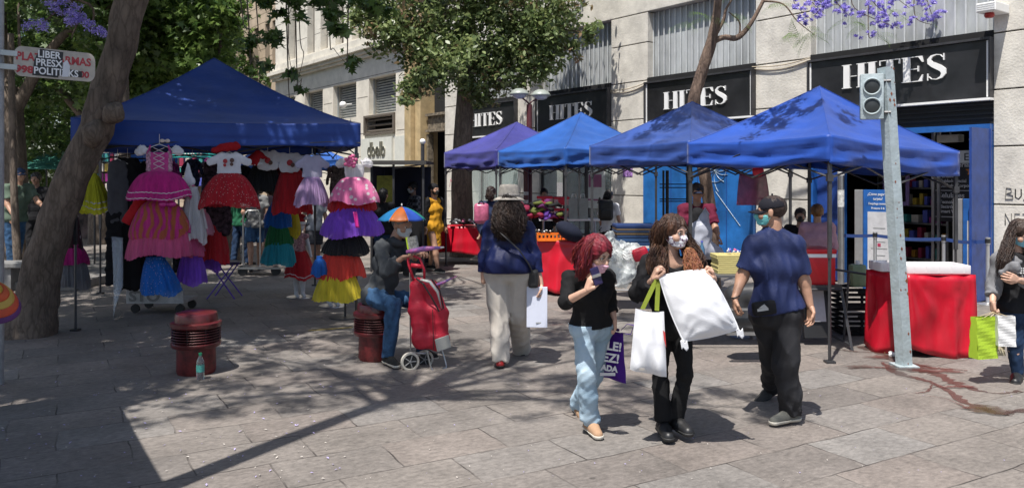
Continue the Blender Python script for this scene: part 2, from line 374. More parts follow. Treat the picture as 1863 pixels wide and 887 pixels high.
for i, (x0, x1) in enumerate(BAYS):
    # corrugated zinc
    mb = MB(); W = x1 - x0; n = int(W / .155); pr = []
    for k in range(n + 1):
        x = x0 + W * k / n; pr += [(x, .22)] + ([(x + W / n * .80, .22), (x + W / n * .84, .185), (x + W / n * .96, .185), (x + W / n * .999, .22)] if k < n else [])
    z0, z1 = 4.02, 5.46
    vs = [(x, y, z) for z in (z0, z1) for x, y in pr]; q = len(pr)
    mb.add(vs, [(j, j + 1, q + j + 1, q + j) for j in range(q - 1)]); mb.build('zinc_panel', clad, hb)
    mb = MB()
    for k in range(n + 1): mb.box((x0 + W * k / n + (0.01 if k < n else -.01), .178, 4.74), (.016, .02, 1.42))
    mb.build('cover_strip', mat('bright zinc', (.68, .70, .70), .4, .2, var=.1), hb)
    mb = MB(); mb.box(((x0 + x1) / 2, .1, 3.96), (W - .01, .24, .1)); mb.build('gap_strip', dark, hb)  # shade of the gap under the zinc, put in as a black strip
    # sign
    sg = MB(); sg.box(((x0 + x1) / 2, -.02, 3.43), (W - .06, .12, .86)); sgn = sg.build('sign_board', blackp, hb)
    fr = MB()
    for z in (2.985, 3.885): fr.box(((x0 + x1) / 2, -.05, z), (W, .16, .035), mi=(1 if z < 3 else 0))
    for x in (x0 + .012, x1 - .012): fr.box((x, -.05, 3.435), (.024, .16, .86))
    for x in (x0 + .05, x1 - .05): fr.box((x, -.0865, 3.435), (.028, .012, .84), mi=1)
    fr.build('frame', [framep, whitep], sgn)
    hh = .36 if i else .40
    M = Matrix.Translation((0, -.082, 0)) @ Matrix.Rotation(R(90), 4, 'X')
    Ls = MB(); tw = letters(Ls, M, hh)
    ua, ub = [(1538, 1726), (1213, 1327), (1005, 1082), (860, 918)][i]; cx = fx(ua); kx = (fx(ub) - cx) / tw
    Ls.v = [(a * kx + cx, b, c + [3.34, 3.27, 3.27, 3.28][i]) for a, b, c in Ls.v]; Ls.build('letters', whitep, sgn, label='white serif capitals reading HITES')
    mb = MB(); mb.box(((x0 + x1) / 2, .12, 2.78), (W - .01, .1, .37))
    for k in range(5): mb.box(((x0 + x1) / 2, .055, 2.64 + k * .07), (W - .02, .03, .025))
    mb.build('louvre', mat('black slats', (.012, .012, .013), .6), hb)
# cable across pillars
for (ua, va, ub, vb) in ((1370, 122, 1475, 106), (1112, 165, 1178, 150)):
    a = Vector((fx(ua), -.03, fz(ua, va))); b = Vector((fx(ub), -.03, fz(ub, vb)))
    for o in (0, .035):
        mb = MB(); mb.tube([a.lerp(b, t) + Vector((0, 0, -o - .05 * math.sin(math.pi * t) * (1 + 20 * o))) for t in [k / 10 for k in range(11)]], .011, 6); mb.build('wall_cable', cable, hb)
# entrance bay
x0, x1 = BAYS[0]
e = MB(); e.box(((x0 + x1) / 2, -.03, 2.57), (x1 - x0 - .02, .14, .09)); e.box((x1 - .14, -.03, 1.26), (.26, .16, 2.5)); e.box((x0 + .06, -.03, 1.26), (.1, .14, 2.5)); e.box((x0 + .62, .03, 1.26), (.05, .1, 2.5)); e.build('entrance_frame', bluep, hb)
e = MB(); e.box((x0 + .34, .06, 1.26), (.46, .05, 2.46)); e.box((x0 + .34, .02, 1.2), (.4, .03, .03)); e.build('door', blued, hb)
e = MB(); e.box((x1 - .02, -.4, 1.28), (.035, .62, 2.52)); e.box((x1 - .02, -.1, 1.28), (.06, .05, 2.52)); e.build('side_panel', blued, hb)
e = MB(); e.box((-1.4, 3.2, .02), (3.0, 5.6, .02)); e.build('shop_floor', mat('shop tiles', (.35, .33, .3), .3, var=.1), hb)
e = MB(); e.box((-1.4, 3.2, 2.9), (3.0, 5.6, .05)); e.build('ceiling', mat('ceiling tile', (.3, .3, .29), .8), hb)
e = MB()
for k in range(3): e.box((-.5 + .1 * k, 1.2 + 1.4 * k, 2.86), (.5, .12, .02))
e.build('ceiling_lamp', mat('lit tube', (.95, .95, .9), .5, emit=4), hb)
cam_ = MB(); cam_.ell((-.35, .5, 2.42), (.07, .07, .05)); cam_.box((-.35, .5, 2.5), (.03, .03, .15)); cam_.box((-.75, .6, 2.45), (.34, .2, .12), bev=.01); cam_.tube([(-.75, .6, 2.5), (-.75, .6, 2.86)], .015); cam_.build('ceiling_fitting', mat('cream plastic', (.5, .48, .42), .5), hb)
# interior: dividing mullions, hanging entrance sign, directory board
e = MB()
for u in (1698, 1708): e.box((fxy(u, 1.0), 1.0, 1.35), (.045, .045, 2.7))
e.build('mullion', steel, hb)
sg = MB(); sg.box((fxy(1752, .55) + .25, .55, 2.15), (.75, .03, .2)); so_ = sg.build('entrance_sign', mat('frosted white', (.62, .62, .62), .5), hb)
t = MB(); text_mesh(t, 'ENTRADA', Matrix.Translation((fxy(1754, .55), .53, 2.09)) @ Matrix.Rotation(R(90), 4, 'X'), .17, .003); t.build('letters', blackp, so_)
DX = fxy(1745, 1.3); sg = MB(); sg.box((DX, 1.3, 1.62), (.8, .04, 1.1)); so_ = sg.build('directory_board', mat('black board', (.015, .014, .02), .4), hb)
t = MB(); Mx = Matrix.Rotation(R(90), 4, 'X')
for k, (s_, z, q) in enumerate((('Perfumería', 2.0, .12), ('- Maquillaje', 1.9, .075), ('- Perfumes', 1.82, .075), ('- Cuidado Facial', 1.74, .075), ('- Cuidado Corporal', 1.66, .075), ('Celulares', 1.48, .12), ('- Tecnología', 1.38, .075), ('- Electrónica', 1.30, .075), ('- Smart Watch', 1.22, .075))):
    text_mesh(t, s_, Matrix.Translation((DX - .36, 1.275, z)) @ Mx, q, .002, bold=.002)
for z in (1.6, 1.15): t.box((DX - .08, 1.275, z), (.6, .004, .012))
t.prism([(0, .15), (.14, .15), (.14, .12), (.06, .12), (.16, .02), (.13, -.01), (.03, .09), (.03, .01), (0, .01)][::-1], Matrix.Translation((DX + .22, 1.277, 1.62)) @ Mx, .004)
t.build('letters', mat('grey lettering', (.6, .6, .66), .5), so_)
st = MB(); st.prism([((.09 if k % 2 == 0 else .04) * math.sin(k * math.pi / 5), (.09 if k % 2 == 0 else .04) * math.cos(k * math.pi / 5)) for k in range(10)][::-1], Matrix.Translation((DX + .2, 1.27, 1.93)) @ Mx, .004); st.build('star', mat('orange card', (.75, .27, .03), .6), so_)
# shelves
SX = fxy(1668, 2.4); sh = MB(); gd = MB(); cols = [(.35, .03, .08), (.5, .35, .05), (.1, .12, .5), (.55, .5, .45), (.05, .3, .28), (.45, .2, .02), (.3, .02, .2)]
gm = [mat('goods %s' % 'abcdefg'[k], c, .5) for k, c in enumerate(cols)]
for k in range(5):
    z = .3 + .33 * k; sh.box((SX, 2.4, z), (1.3, .4, .03))
    x = SX - .6
    while x < SX + .55:
        wd_ = rnd.uniform(.06, .16); h_ = rnd.uniform(.1, .24); gd.box((x + wd_ / 2, 2.35, z + .02 + h_ / 2), (wd_ * .9, .18, h_), mi=rnd.randrange(7)); x += wd_ + rnd.uniform(.01, .08)
for x in (SX - .65, SX + .65): sh.box((x, 2.4, 1.0), (.04, .4, 2.0))
sho = sh.build('shelf', steel, hb); gd.build('boxed_goods', gm, sho)
e = MB(); LX = fxy(1630, 2.0); e.box((LX, 2.0, 1.7), (.5, .03, .8), mi=0); e.box((LX, 1.98, 1.7), (.38, .02, .66), mi=1); e.build('lilac_poster_frame', [mat('lilac', (.3, .2, .45), .5), dark], hb)
# bay two: blue hoarding
x0, x1 = BAYS[1]
e = MB(); e.box(((x0 + x1) / 2 - .03, -.04, 1.3), (x1 - x0 + .05, .08, 2.58))
hd = e.build('hoarding', mat('cobalt painted board', (.015, .13, .40), .5, var=.3, vs=1.6, bump=.25, bs=8), hb)
gr = MB(); q = random.Random(3)
cx, cz = -4.95, 1.95
for k in range(11):
    a = R(20 + 33 * k); rr = q.uniform(.25, .5); pts = [Vector((cx + math.cos(a + .5 * t) * rr * t, -.083, cz + math.sin(a + .5 * t) * rr * t * .9)) for t in [j / 9 for j in range(10)]]
    gr.tube(pts, .013, 6, flat=.3)
gr.tube([Vector((cx + .26 * math.cos(R(a)), -.083, cz + .22 * math.sin(R(a)))) for a in range(0, 361, 20)], .012, 6, flat=.3)
gr.tube([Vector((cx + .1 * t, -.083, cz - .4 - .11 * t)) for t in range(7)], .012, 6, flat=.3)
gr.build('graffiti', mat('faded spray paint', (.33, .42, .5), .8, var=.4, vs=30), hd)
sm = MB()
for k in range(3): sm.box((x0 + .75 + .72 * k, -.083, 1.3), (.012, .006, 2.56))
sm.build('panel_seam', blued, hd)
# bay three and four: shop windows
for i in (2, 3):
    x0, x1 = BAYS[i]; e = MB()
    e.box(((x0 + x1) / 2, .25, .22), (x1 - x0 - .01, .4, .42)); e.build('window_plinth', stone, hb)
    e = MB(); n = 3
    for k in range(n + 1): e.box((x0 + .03 + (x1 - x0 - .06) * k / n, .1, 1.5), (.05, .08, 2.14))
    e.box(((x0 + x1) / 2, .1, 2.56), (x1 - x0 - .08, .078, .05)); e.box(((x0 + x1) / 2, .1, .455), (x1 - x0 - .08, .078, .05)); wf = e.build('window_frame', steel if i == 3 else framep, hb)
    e = MB(); e.box(((x0 + x1) / 2, .12, 1.5), (x1 - x0 - .08, .008, 2.06)); e.build('pane', glass, wf)
    e = MB(); e.box(((x0 + x1) / 2, .95, 1.5), (x1 - x0 - .02, .04, 2.2)); e.build('window_backdrop', mat('pale green backdrop', (.42, .55, .5), .8, var=.08) if i == 3 else mat('mixed backdrop', (.22, .25, .25), .8, var=.5, vs=1.2), hb)
    e = MB(); e.box(((x0 + x1) / 2, .55, .46), (x1 - x0 - .02, .76, .05)); e.build('display_floor', whitep, hb)
e = MB(); x0, x1 = BAYS[2]
e.box((x0 + 2.05, .08, 1.55), (.7, .01, .9), mi=0); e.box((x0 + 2.05, .073, 1.75), (.45, .006, .3), mi=1); e.box((x0 + 2.05, .073, 1.3), (.6, .006, .04), mi=1)
e.build('window_poster', [mat('poster white', (.5, .52, .5), .6), mat('poster plum', (.25, .08, .16), .6)], hb)
e = MB(); t = MB(); e.box((fx(1142), -.004, 1.98), (.3, .008, .27)); po = e.build('pasted_poster', mat('violet print', (.3, .16, .42), .7, var=.9, vs=18), hb)
# tags on the right pillar and on the small pillar
gr = MB()
def stroke(mb, pts, x, z, s, y=-.004, r=.009): mb.tube([(x + a * s, y, z + b * s) for a, b in pts], r, 6, flat=.3)
X = fx(1829); bz = fz(1829, 350); s = .17
stroke(gr, [(0, 0), (.1, 1), (.45, .95), (.5, .65), (.1, .5), (.6, .35), (.62, .05), (0, .02)], X, bz - .1, s); stroke(gr, [(.8, .9), (.8, .2), (1.05, .05), (1.25, .3), (1.25, .9)], X, bz - .1, s); stroke(gr, [(1.5, .9), (1.9, .8), (1.6, .5), (1.95, .1), (1.4, 0)], X, bz - .1, s)
bz = fz(1829, 405)
stroke(gr, [(0, 0), (0, 1), (.5, 0), (.5, 1)], X, bz - .03, s); stroke(gr, [(1.15, 1), (.75, 1), (.75, 0), (1.2, 0)], X, bz - .03, s); stroke(gr, [(.75, .5), (1.1, .5)], X, bz - .03, s); stroke(gr, [(1.35, 1), (1.9, 1)], X, bz - .03, s); stroke(gr, [(1.6, 1), (1.6, 0)], X, bz - .03, s)
bz = fz(1829, 440)
stroke(gr, [(-.1, .9), (.15, .1), (.4, 1)], X, bz - .1, s); stroke(gr, [(.6, .9), (.6, .1), (1.0, .5), (.6, .6)], X, bz - .1, s)
gr.build('graffiti', mat('black marker', (.02, .02, .02), .6), hb)
gr = MB(); stroke(gr, [(0, 0), (.2, .8), (.5, .2), (.7, .9), (.4, 1), (.8, .1)], fx(818), 1.55, .3); gr.build('graffiti', mat('pink marker', (.5, .12, .2), .6), hb)
# lamp box high on the right pillar
lb = MB(); X = fx(1819); z = fz(1819, 20); lb.box((X, -.24, z), (.27, .46, .13), bev=.01)
for k in range(4): lb.box((X, -.475, z - .045 + .03 * k), (.24, .012, .01))
lbo = lb.build('wall_box', whitep, hb); t = MB(); t.lathe([(.05, -.05), (.07, -.02), (.06, .02)], Vector((X - .02, -.3, z - .085)), cap=True); t.build('red_lamp', mat('red lens', (.35, .02, .02), .3), lbo)

# ---------------------------------------------------------------- second building
b2 = empty('office_building', FB, 'cream stone office building with a cornice, blinds in its windows and tall narrow upper windows', 'building', rz=FROT)
def wall_with_holes(root, name, x0, x1, z0, z1, holes, y, th, m):
    xs = sorted({x0, x1, *[h[0] for h in holes], *[h[1] for h in holes]}); mb = MB()
    for a, b in zip(xs[:-1], xs[1:]):
        if b - a < 1e-4: continue
        hs = sorted([(h[2], h[3]) for h in holes if h[0] <= a + 1e-5 and h[1] >= b - 1e-5]); z = z0
        for p, q in hs:
            if p > z: mb.box(((a + b) / 2, y + th / 2, (z + p) / 2), (b - a, th, p - z))
            z = q
        if z1 > z: mb.box(((a + b) / 2, y + th / 2, (z + z1) / 2), (b - a, th, z1 - z))
    return mb.build(name, m, root)
XL, XR = fx(501), fx(745)
winA = [(fx(554), fx(587)), (fx(606), fx(648)), (fx(671), fx(720))]
zt, zb = 5.35, 4.05
holes = [(a, b, zb, zt) for a, b in winA]
holes += [(fx(520) - 1.2, fx(535), zb, zt)]
wall_with_holes(b2, 'wall', XL, XR - .02, 0, 6.1, holes + [(fx(665), fx(718), 3.42, 3.95)], 0, .5, stone2)
# blinds
for a, b, p, q in holes:
    mb = MB(); n = 14
    for k in range(n): mb.box(((a + b) / 2, .3, p + (q - p) * (k + .5) / n), (b - a - .04, .03, (q - p) / n * .55), rot=Matrix.Rotation(R(28), 3, 'X'))
    for x in (a + .02, b - .02): mb.box((x, .2, (p + q) / 2), (.03, .06, q - p))
    w_ = mb.build('window', mat('aluminium blind', (.34, .36, .36), .5, .2, var=.2, vs=3), b2)
    g_ = MB(); g_.box(((a + b) / 2, .4, (p + q) / 2), (b - a, .02, q - p)); g_.build('pane', mat('dim blue glass', (.12, .15, .17), .15, var=.3, vs=1.5), w_)
mb = MB(); a, b = fx(665), fx(718)
for k in range(3): mb.box(((a + b) / 2, .12, 3.5 + .19 * k), (b - a - .1, .16, .05), rot=Matrix.Rotation(R(25), 3, 'X'))
for x in (a, b): mb.box((x, -.02, 3.685), (.09, .1, .62))
for z in (3.375, 3.995): mb.box(((a + b) / 2, -.021, z), (b - a + .09, .1, .07))
mb.box(((a + b) / 2, .4, 3.68), (b - a, .02, .54), mi=1); mb.build('louvre', [mat('brown louvre', (.13, .11, .09), .6), dark], b2)
# vertical joints / courses as thin grooves proud strips
jm = mat('course joint', (.16, .14, .115), .95)
mb = MB()
for z in (.9, 1.75, 2.6, 3.42, 4.72):
    for a, b in ((XL + .1, winA[0][0] - .1), (winA[0][1] + .1, winA[1][0] - .1), (winA[1][1] + .1, winA[2][0] - .1), (winA[2][1] + .06, XR - .1)): mb.box(((a + b) / 2, -.001, z), (b - a, .006, .022))
mb.box(((XL + XR) / 2, -.001, 5.42), (XR - XL - .1, .006, .02)); mb.build('course_joint', jm, b2)
mb = MB(); zc = fz(560, 137)
for k, (pz, py, hz) in enumerate(((0, .16, .1), (.1, .26, .12), (.22, .4, .14), (.36, .26, .3))): mb.box(((XL + XR) / 2 + .02 * k, -py / 2 + .003, 6.1 + pz + hz / 2), (XR - XL + .04 * k, py, hz - .002))
mb.build('cornice', stone2, b2)
ups = [(fx(a), fx(b)) for a, b in ((525, 537), (559, 572), (583, 596), (610, 625), (640, 657), (676, 700), (716, 738))]
wall_with_holes(b2, 'upper_wall', XL, XR - .02, 6.6, 18, [(a, b, 6.9, 12.5) for a, b in ups], .0, .5, stone2)
for a, b in ups:
    mb = MB(); mb.box(((a + b) / 2, .3, 9.7), (.05, .06, 5.6)); 
    for x in (a + .03, b - .03): mb.box((x, .3, 9.7), (.06, .06, 5.6))
    for z in (6.93, 8.1, 9.0, 9.9, 11.2, 12.45): mb.box(((a + b) / 2, .298, z), (b - a - .12, .055, .09))
    w_ = mb.build('window', mat('brown joinery', (.09, .075, .06), .6), b2)
    g_ = MB(); g_.box(((a + b) / 2, .38, 9.7), (b - a, .02, 5.6)); g_.build('pane', mat('dim blue glass', (0, 0, 0)), w_)
mb = MB()
for z in (7.6, 8.6, 9.6, 10.6, 11.6, 13):
    xs_ = [XL] + [q for ab in ups for q in ab] + [XR - .02]
    for k in range(0, len(xs_), 2): mb.box(((xs_[k] + xs_[k + 1]) / 2, -.001, z), (xs_[k + 1] - xs_[k] - .06, .005, .018))
mb.build('upper_joint', jm, b2)
# white fascia with chrome lettering
mb = MB(); a, b = fx(660), fx(716); z0, z1 = fz(690, 290), fz(690, 248); mb.box(((a + b) / 2, -.04, 2.72), (b - a, .08, 1.0))
fa = mb.build('fascia', mat('fascia white', (.62, .63, .58), .5, var=.06), b2)
t = MB(); text_mesh(t, 'dbelb', Matrix.Translation((a + .55, -.095, 2.58)) @ Mx, .72, .02, bold=.008, sx=.85); t.build('letters', mat('chrome letters', (.5, .48, .42), .25, .9), fa)
mb = MB(); mb.box(((fx(718) + XR) / 2, -.02, 2.72), (XR - fx(718) - .1, .04, 1.0)); mb.build('fascia', mat('fascia white', (0, 0, 0)), b2)
# doorway with ochre pilasters
ochre = mat('ochre marble', (.47, .36, .20), .5, var=.2, vs=2.5)
mb = MB()
for ua, ub, y in ((745, 752, -.1), (752.5, 762, -.22), (762.5, 772, -.06)):
    a, b = fx(ua), fx(ub); mb.box(((a + b) / 2, .2 + y / 2, 3.2), (b - a, .6 - y, 6.4), bev=.03)
mb.build('pilaster', ochre, b2)
mb = MB(); a, b = fx(773), -15.27
mb.box(((a + b) / 2, .25, 3.55), (b - a, .3, .55)); mb.box(((a + b) / 2, .1, 3.3), (b - a, .2, .08)); mb.box(((a + b) / 2, .1, 3.8), (b - a, .2, .08)); mb.box(((a + b) / 2, .4, 4.9), (b - a, .1, 2.0), mi=1); mb.box(((a + b) / 2, .25, 6.2), (b - a, .4, .7), mi=0)
mb.box((a + .06, .15, 1.6), (.1, .2, 3.2)); mb.build('door_surround', [mat('carved brown stone', (.2, .165, .12), .7, var=.5, vs=9, bump=.6, bs=20), dark], b2)
mb = MB(); mb.box((a + .45, .8, 1.5), (.5, .05, 3.0), mi=0); mb.box((b - .3, 1.2, 1.5), (.5, .05, 3.0), mi=1); mb.build('door', [mat('beige door light', (.42, .35, .25), .6), dark], b2)
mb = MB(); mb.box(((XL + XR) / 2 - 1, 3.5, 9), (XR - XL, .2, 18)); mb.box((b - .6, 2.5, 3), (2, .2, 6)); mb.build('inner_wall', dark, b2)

# ---------------------------------------------------------------- third building, brown brick-coloured
b3 = empty('brown_building', FB, 'tan stone building with fine courses and small paired windows, furthest down the street', 'building', rz=FROT)
X0, X1 = -62, XL - .4
hs = [];
for k in range(12):
    x = X1 - 1.6 - k * 2.5
    for z in (3.6, 7.0, 10.4, 13.8):
        for o in (0, .95): hs.append((x + o - .3, x + o + .3, z, z + 2.1))
tan = mat('tan courses', (.46, .36, .26), .9, var=.14, vs=1.5)
wall_with_holes(b3, 'wall', X0, X1, 0, 19, hs, .35, .4, tan)
mb = MB(); 
for h in hs: mb.box(((h[0] + h[1]) / 2, .6, (h[2] + h[3]) / 2), (h[1] - h[0], .04, h[3] - h[2]))
mb.build('window', mat('dim blue glass', (0, 0, 0)), b3)
mb = MB()
for k in range(44):
    z = .4 + .42 * k; xs_ = sorted({X0, X1, *[q for h in hs if h[2] - .02 < z < h[3] + .02 for q in h[:2]]})
    for j in range(0, len(xs_), 2): mb.box(((xs_[j] + xs_[j + 1]) / 2, .349, z), (xs_[j + 1] - xs_[j] - .02, .005, .03))
mb.build('course_joint', mat('tan joint', (.25, .19, .13), .95), b3)
# ---------------------------------------------------------------- trees
def leaf_mat(name, c1, c2, tl=.35):
    m = bpy.data.materials.new(name); m.use_nodes = True; n = m.node_tree.nodes; l = m.node_tree.links; b = n['Principled BSDF']
    ge = n.new('ShaderNodeNewGeometry'); rp = n.new('ShaderNodeValToRGB'); l.new(ge.outputs['Random Per Island'], rp.inputs[0])
    rp.color_ramp.elements[0].color = (*c1, 1); rp.color_ramp.elements[1].color = (*c2, 1)
    l.new(rp.outputs[0], b.inputs['Base Color']); b.inputs['Roughness'].default_value = .38; b.inputs['Specular IOR Level'].default_value = .5
    t = n.new('ShaderNodeBsdfTranslucent'); mx = n.new('ShaderNodeMixShader'); mx.inputs[0].default_value = tl
    hs = n.new('ShaderNodeHueSaturation'); hs.inputs['Value'].default_value = 1.5; hs.inputs['Hue'].default_value = .485; l.new(rp.outputs[0], hs.inputs['Color'])
    l.new(hs.outputs[0], t.inputs[0]); l.new(b.outputs[0], mx.inputs[1]); l.new(t.outputs[0], mx.inputs[2]); l.new(mx.outputs[0], n['Material Output'].inputs[0])
    return m
PL = []
for k, (a, r) in enumerate([(-90, .25), (-50, .42), (-20, .95), (5, .5), (35, 1.05), (62, .55), (90, 1.25), (118, .55), (145, 1.05), (175, .5), (200, .95), (230, .42)]):
    PL.append((r * math.cos(R(a)) * .5, r * math.sin(R(a)) * .5, -.06 * r))
OV = [(0, -.5, 0), (.22, -.2, .03), (.24, .15, .03), (0, .55, -.05), (-.24, .15, .03), (-.22, -.2, .03)]
DI = [(0, -.5, 0), (.3, 0, .04), (0, .5, 0), (-.3, 0, .04)]
def leaves(root, name, clumps, size, tmpl, m, seed=1, sub=.38, world=True, droop=.5):
    g = np.random.default_rng(seed); cs = []
    for c, r, n in clumps:
        r = np.array(r if hasattr(r, '__len__') else (r, r, r), float); ns = max(2, int(n / 45))
        d = g.normal(size=(ns, 3)); d /= np.linalg.norm(d, axis=1)[:, None]; sc_ = d * (g.random((ns, 1)) ** .45) * r
        k = g.integers(0, ns, n); p = np.array(c) + sc_[k] + g.normal(size=(n, 3)) * min(sub, r.min() * .6) * np.array([.5, .5, .38])
        cs.append(p)
    p = np.concatenate(cs); n = len(p); T = np.array(tmpl); k = len(T)
    nz = g.normal(size=(n, 3)) * .75 + np.array([0, -.15, .75]); nz /= np.linalg.norm(nz, axis=1)[:, None]
    a = g.normal(size=(n, 3)) + np.array([0, 0, -droop]); a -= nz * (a * nz).sum(1)[:, None]; a /= np.linalg.norm(a, axis=1)[:, None]
    b = np.cross(a, nz); s = size * (.6 + .8 * g.random((n, 1, 1)))
    V = (p[:, None, :] + s * (T[None, :, 0:1] * b[:, None, :] + T[None, :, 1:2] * a[:, None, :] + T[None, :, 2:3] * nz[:, None, :])).reshape(-1, 3)
    if root is not None:
        M = np.array(wm(root).inverted()); V = V @ M[:3, :3].T + M[:3, 3]
    me = bpy.data.meshes.new(name); me.vertices.add(len(V)); me.vertices.foreach_set('co', V.ravel()); me.loops.add(n * k); me.loops.foreach_set('vertex_index', np.arange(n * k, dtype=np.int32))
    me.polygons.add(n); me.polygons.foreach_set('loop_start', np.arange(0, n * k, k, dtype=np.int32)); me.update(calc_edges=True); me.materials.append(m)
    o = bpy.data.objects.new(name, me); COL.objects.link(o); o.parent = root; return o
def smoothpath(pts, rs, per=6):
    out = []; ro = []
    for i in range(len(pts) - 1):
        p0, p1, p2, p3 = pts[max(i - 1, 0)], pts[i], pts[i + 1], pts[min(i + 2, len(pts) - 1)]
        for k in range(per):
            t = k / per; out.append(.5 * ((2 * p1) + (p2 - p0) * t + (2 * p0 - 5 * p1 + 4 * p2 - p3) * t * t + (3 * p1 - p0 - 3 * p2 + p3) * t ** 3)); ro.append(rs[i] + (rs[i + 1] - rs[i]) * t)
    out.append(pts[-1]); ro.append(rs[-1]); return out, ro
def limb(mb, pts, rs, seed=1, n=16, per=6, rough=.1):
    g = random.Random(seed); P_, R_ = smoothpath([Vector(p) for p in pts], rs, per); base = len(mb.v)
    mb.tube(P_, R_, n, cap=True); ph = [g.random() * 6 for _ in range(4)]
    for i in range(len(P_)):
        for j in range(n):
            q = Vector(mb.v[base + i * n + j]); t = 2 * math.pi * j / n
            f = 1 + rough * (.5 * math.sin(3 * t + ph[0] + i * .35) + .35 * math.sin(5 * t + ph[1] - i * .6) + .3 * math.sin(i * .9 + ph[2] + t) + .25 * (g.random() - .5))
            mb.v[base + i * n + j] = tuple(P_[i] + (q - P_[i]) * f)
def bark_mat(name, c1, c2, vs=5):
    m = mat(name, c1, .92, var=.3, vs=vs, stretch=(1, 1, .35), col2=c2, spec=.2); n = m.node_tree.nodes; l = m.node_tree.links; b = n['Principled BSDF']; src = b.inputs['Base Color'].links[0].from_socket
    tc = n.new('ShaderNodeTexCoord'); mp = n.new('ShaderNodeMapping'); mp.inputs['Scale'].default_value = (1, 1, .28); nz = n.new('ShaderNodeTexNoise'); nz.inputs['Scale'].default_value = 9; nz.inputs['Detail'].default_value = 6
    l.new(tc.outputs['Object'], mp.inputs[0]); l.new(mp.outputs[0], nz.inputs[0]); ad = n.new('ShaderNodeVectorMath'); ad.operation = 'MULTIPLY_ADD'; l.new(nz.outputs['Color'], ad.inputs[0]); ad.inputs[1].default_value = (.22, .22, .22); l.new(mp.outputs[0], ad.inputs[2])
    vo = n.new('ShaderNodeTexVoronoi'); vo.feature = 'DISTANCE_TO_EDGE'; vo.inputs['Scale'].default_value = 13; l.new(ad.outputs[0], vo.inputs[0]); mr = n.new('ShaderNodeMapRange'); mr.inputs[2].default_value = .16; mr.inputs[3].default_value = .68; l.new(vo.outputs[0], mr.inputs[0])
    mx = n.new('ShaderNodeMix'); mx.data_type = 'RGBA'; mx.blend_type = 'MULTIPLY'; mx.inputs[0].default_value = 1; l.new(src, mx.inputs[6]); l.new(mr.outputs[0], mx.inputs[7]); l.new(mx.outputs[2], b.inputs['Base Color'])
    hh = n.new('ShaderNodeMath'); hh.operation = 'ADD'; l.new(mr.outputs[0], hh.inputs[0]); l.new(nz.outputs[0], hh.inputs[1]); bp = n.new('ShaderNodeBump'); bp.inputs['Strength'].default_value = .5; bp.inputs['Distance'].default_value = .025; l.new(hh.outputs[0], bp.inputs['Height']); l.new(bp.outputs[0], b.inputs['Normal'])
    return m
bark_d = bark_mat('dark bark', (.18, .14, .112), (.07, .055, .045)); bark_m = bark_mat('grey brown bark', (.22, .175, .14), (.10, .08, .065), 8); bark_j = bark_mat('jacaranda bark', (.24, .17, .13), (.085, .06, .05), 7)
lf_shade = leaf_mat('shade-toned plane leaves', (.025, .06, .015), (.11, .18, .045)); lf_plane = leaf_mat('plane tree leaves', (.04, .09, .02), (.17, .26, .065), .42)  # first is the plane leaf with the shade of the dark trees coloured in
lf_mid = leaf_mat('glossy mixed leaves', (.05, .09, .03), (.26, .32, .13), .38); lf_olive = leaf_mat('olive and rust leaves', (.10, .12, .045), (.26, .17, .10), .3)
lf_fern = leaf_mat('fern green leaflets', (.06, .14, .03), (.16, .26, .07), .45); lf_vio = leaf_mat('violet blossom', (.20, .15, .48), (.50, .42, .82), .4)
# big leaning trunk at the left
t = empty('leaning_tree', G(60, 600), 'thick grey-brown trunk leaning right across the corner of the dress tent', 'tree', 'trees along the street')
mb = MB(); Y = 9.2
pts = [P(a, b, Y) for a, b in ((50, 625), (57, 596), (68, 530), (88, 450), (120, 350), (166, 255), (187, 195), (212, 110), (240, 0), (300, -190), (330, -420))]
limb(mb, pts, [.36, .275, .22, .20, .185, .175, .185, .165, .17, .16, .14], 3, 36, 10, .10); limb(mb, [P(330, -420, Y), P(260, -600, Y - .5), P(150, -800, Y - 1)], [.16, .12, .07], 5, 12)
limb(mb, [P(300, -190, Y), P(420, -420, Y + .3), P(520, -640, Y)], [.15, .11, .06], 6, 12)
limb(mb, [P(200, 215, 9.05), P(207, 205, 8.98), P(213, 192, 9.05)], [.08, .12, .06], 2, 14, 6, .12); limb(mb, [P(165, 262, 9.1), P(172, 240, 9.02), P(180, 225, 9.1)], [.08, .13, .07], 4, 14, 6, .12)
mb.build('trunk', bark_d, t, world=True, smooth=True)
leaves(t, 'crown', [((-5.0, 9.2, 7.2), (2.6, 2.0, 1.5), 9000), ((-6.6, 7.6, 7.0), (2.2, 2.2, 1.3), 5500), ((-3.4, 9.6, 7.4), (1.6, 1.4, 1.1), 2600), ((-7.6, 11, 6.5), (2, 2, 1.2), 3500), ((-5.5, 11.6, 7.8), (2, 1.6, 1.0), 4000), ((-6.4, 5.2, 6.8), (1.7, 1.9, 1.1), 5000), ((-4.9, 5.0, 6.6), (.9, 1.4, .7), 2600), ((-5.0, 7.0, 7.2), (1.5, 1.2, .9), 3800)], .16, PL, lf_plane, 11)  # nearest clumps, out of view, are added to shade the left ground
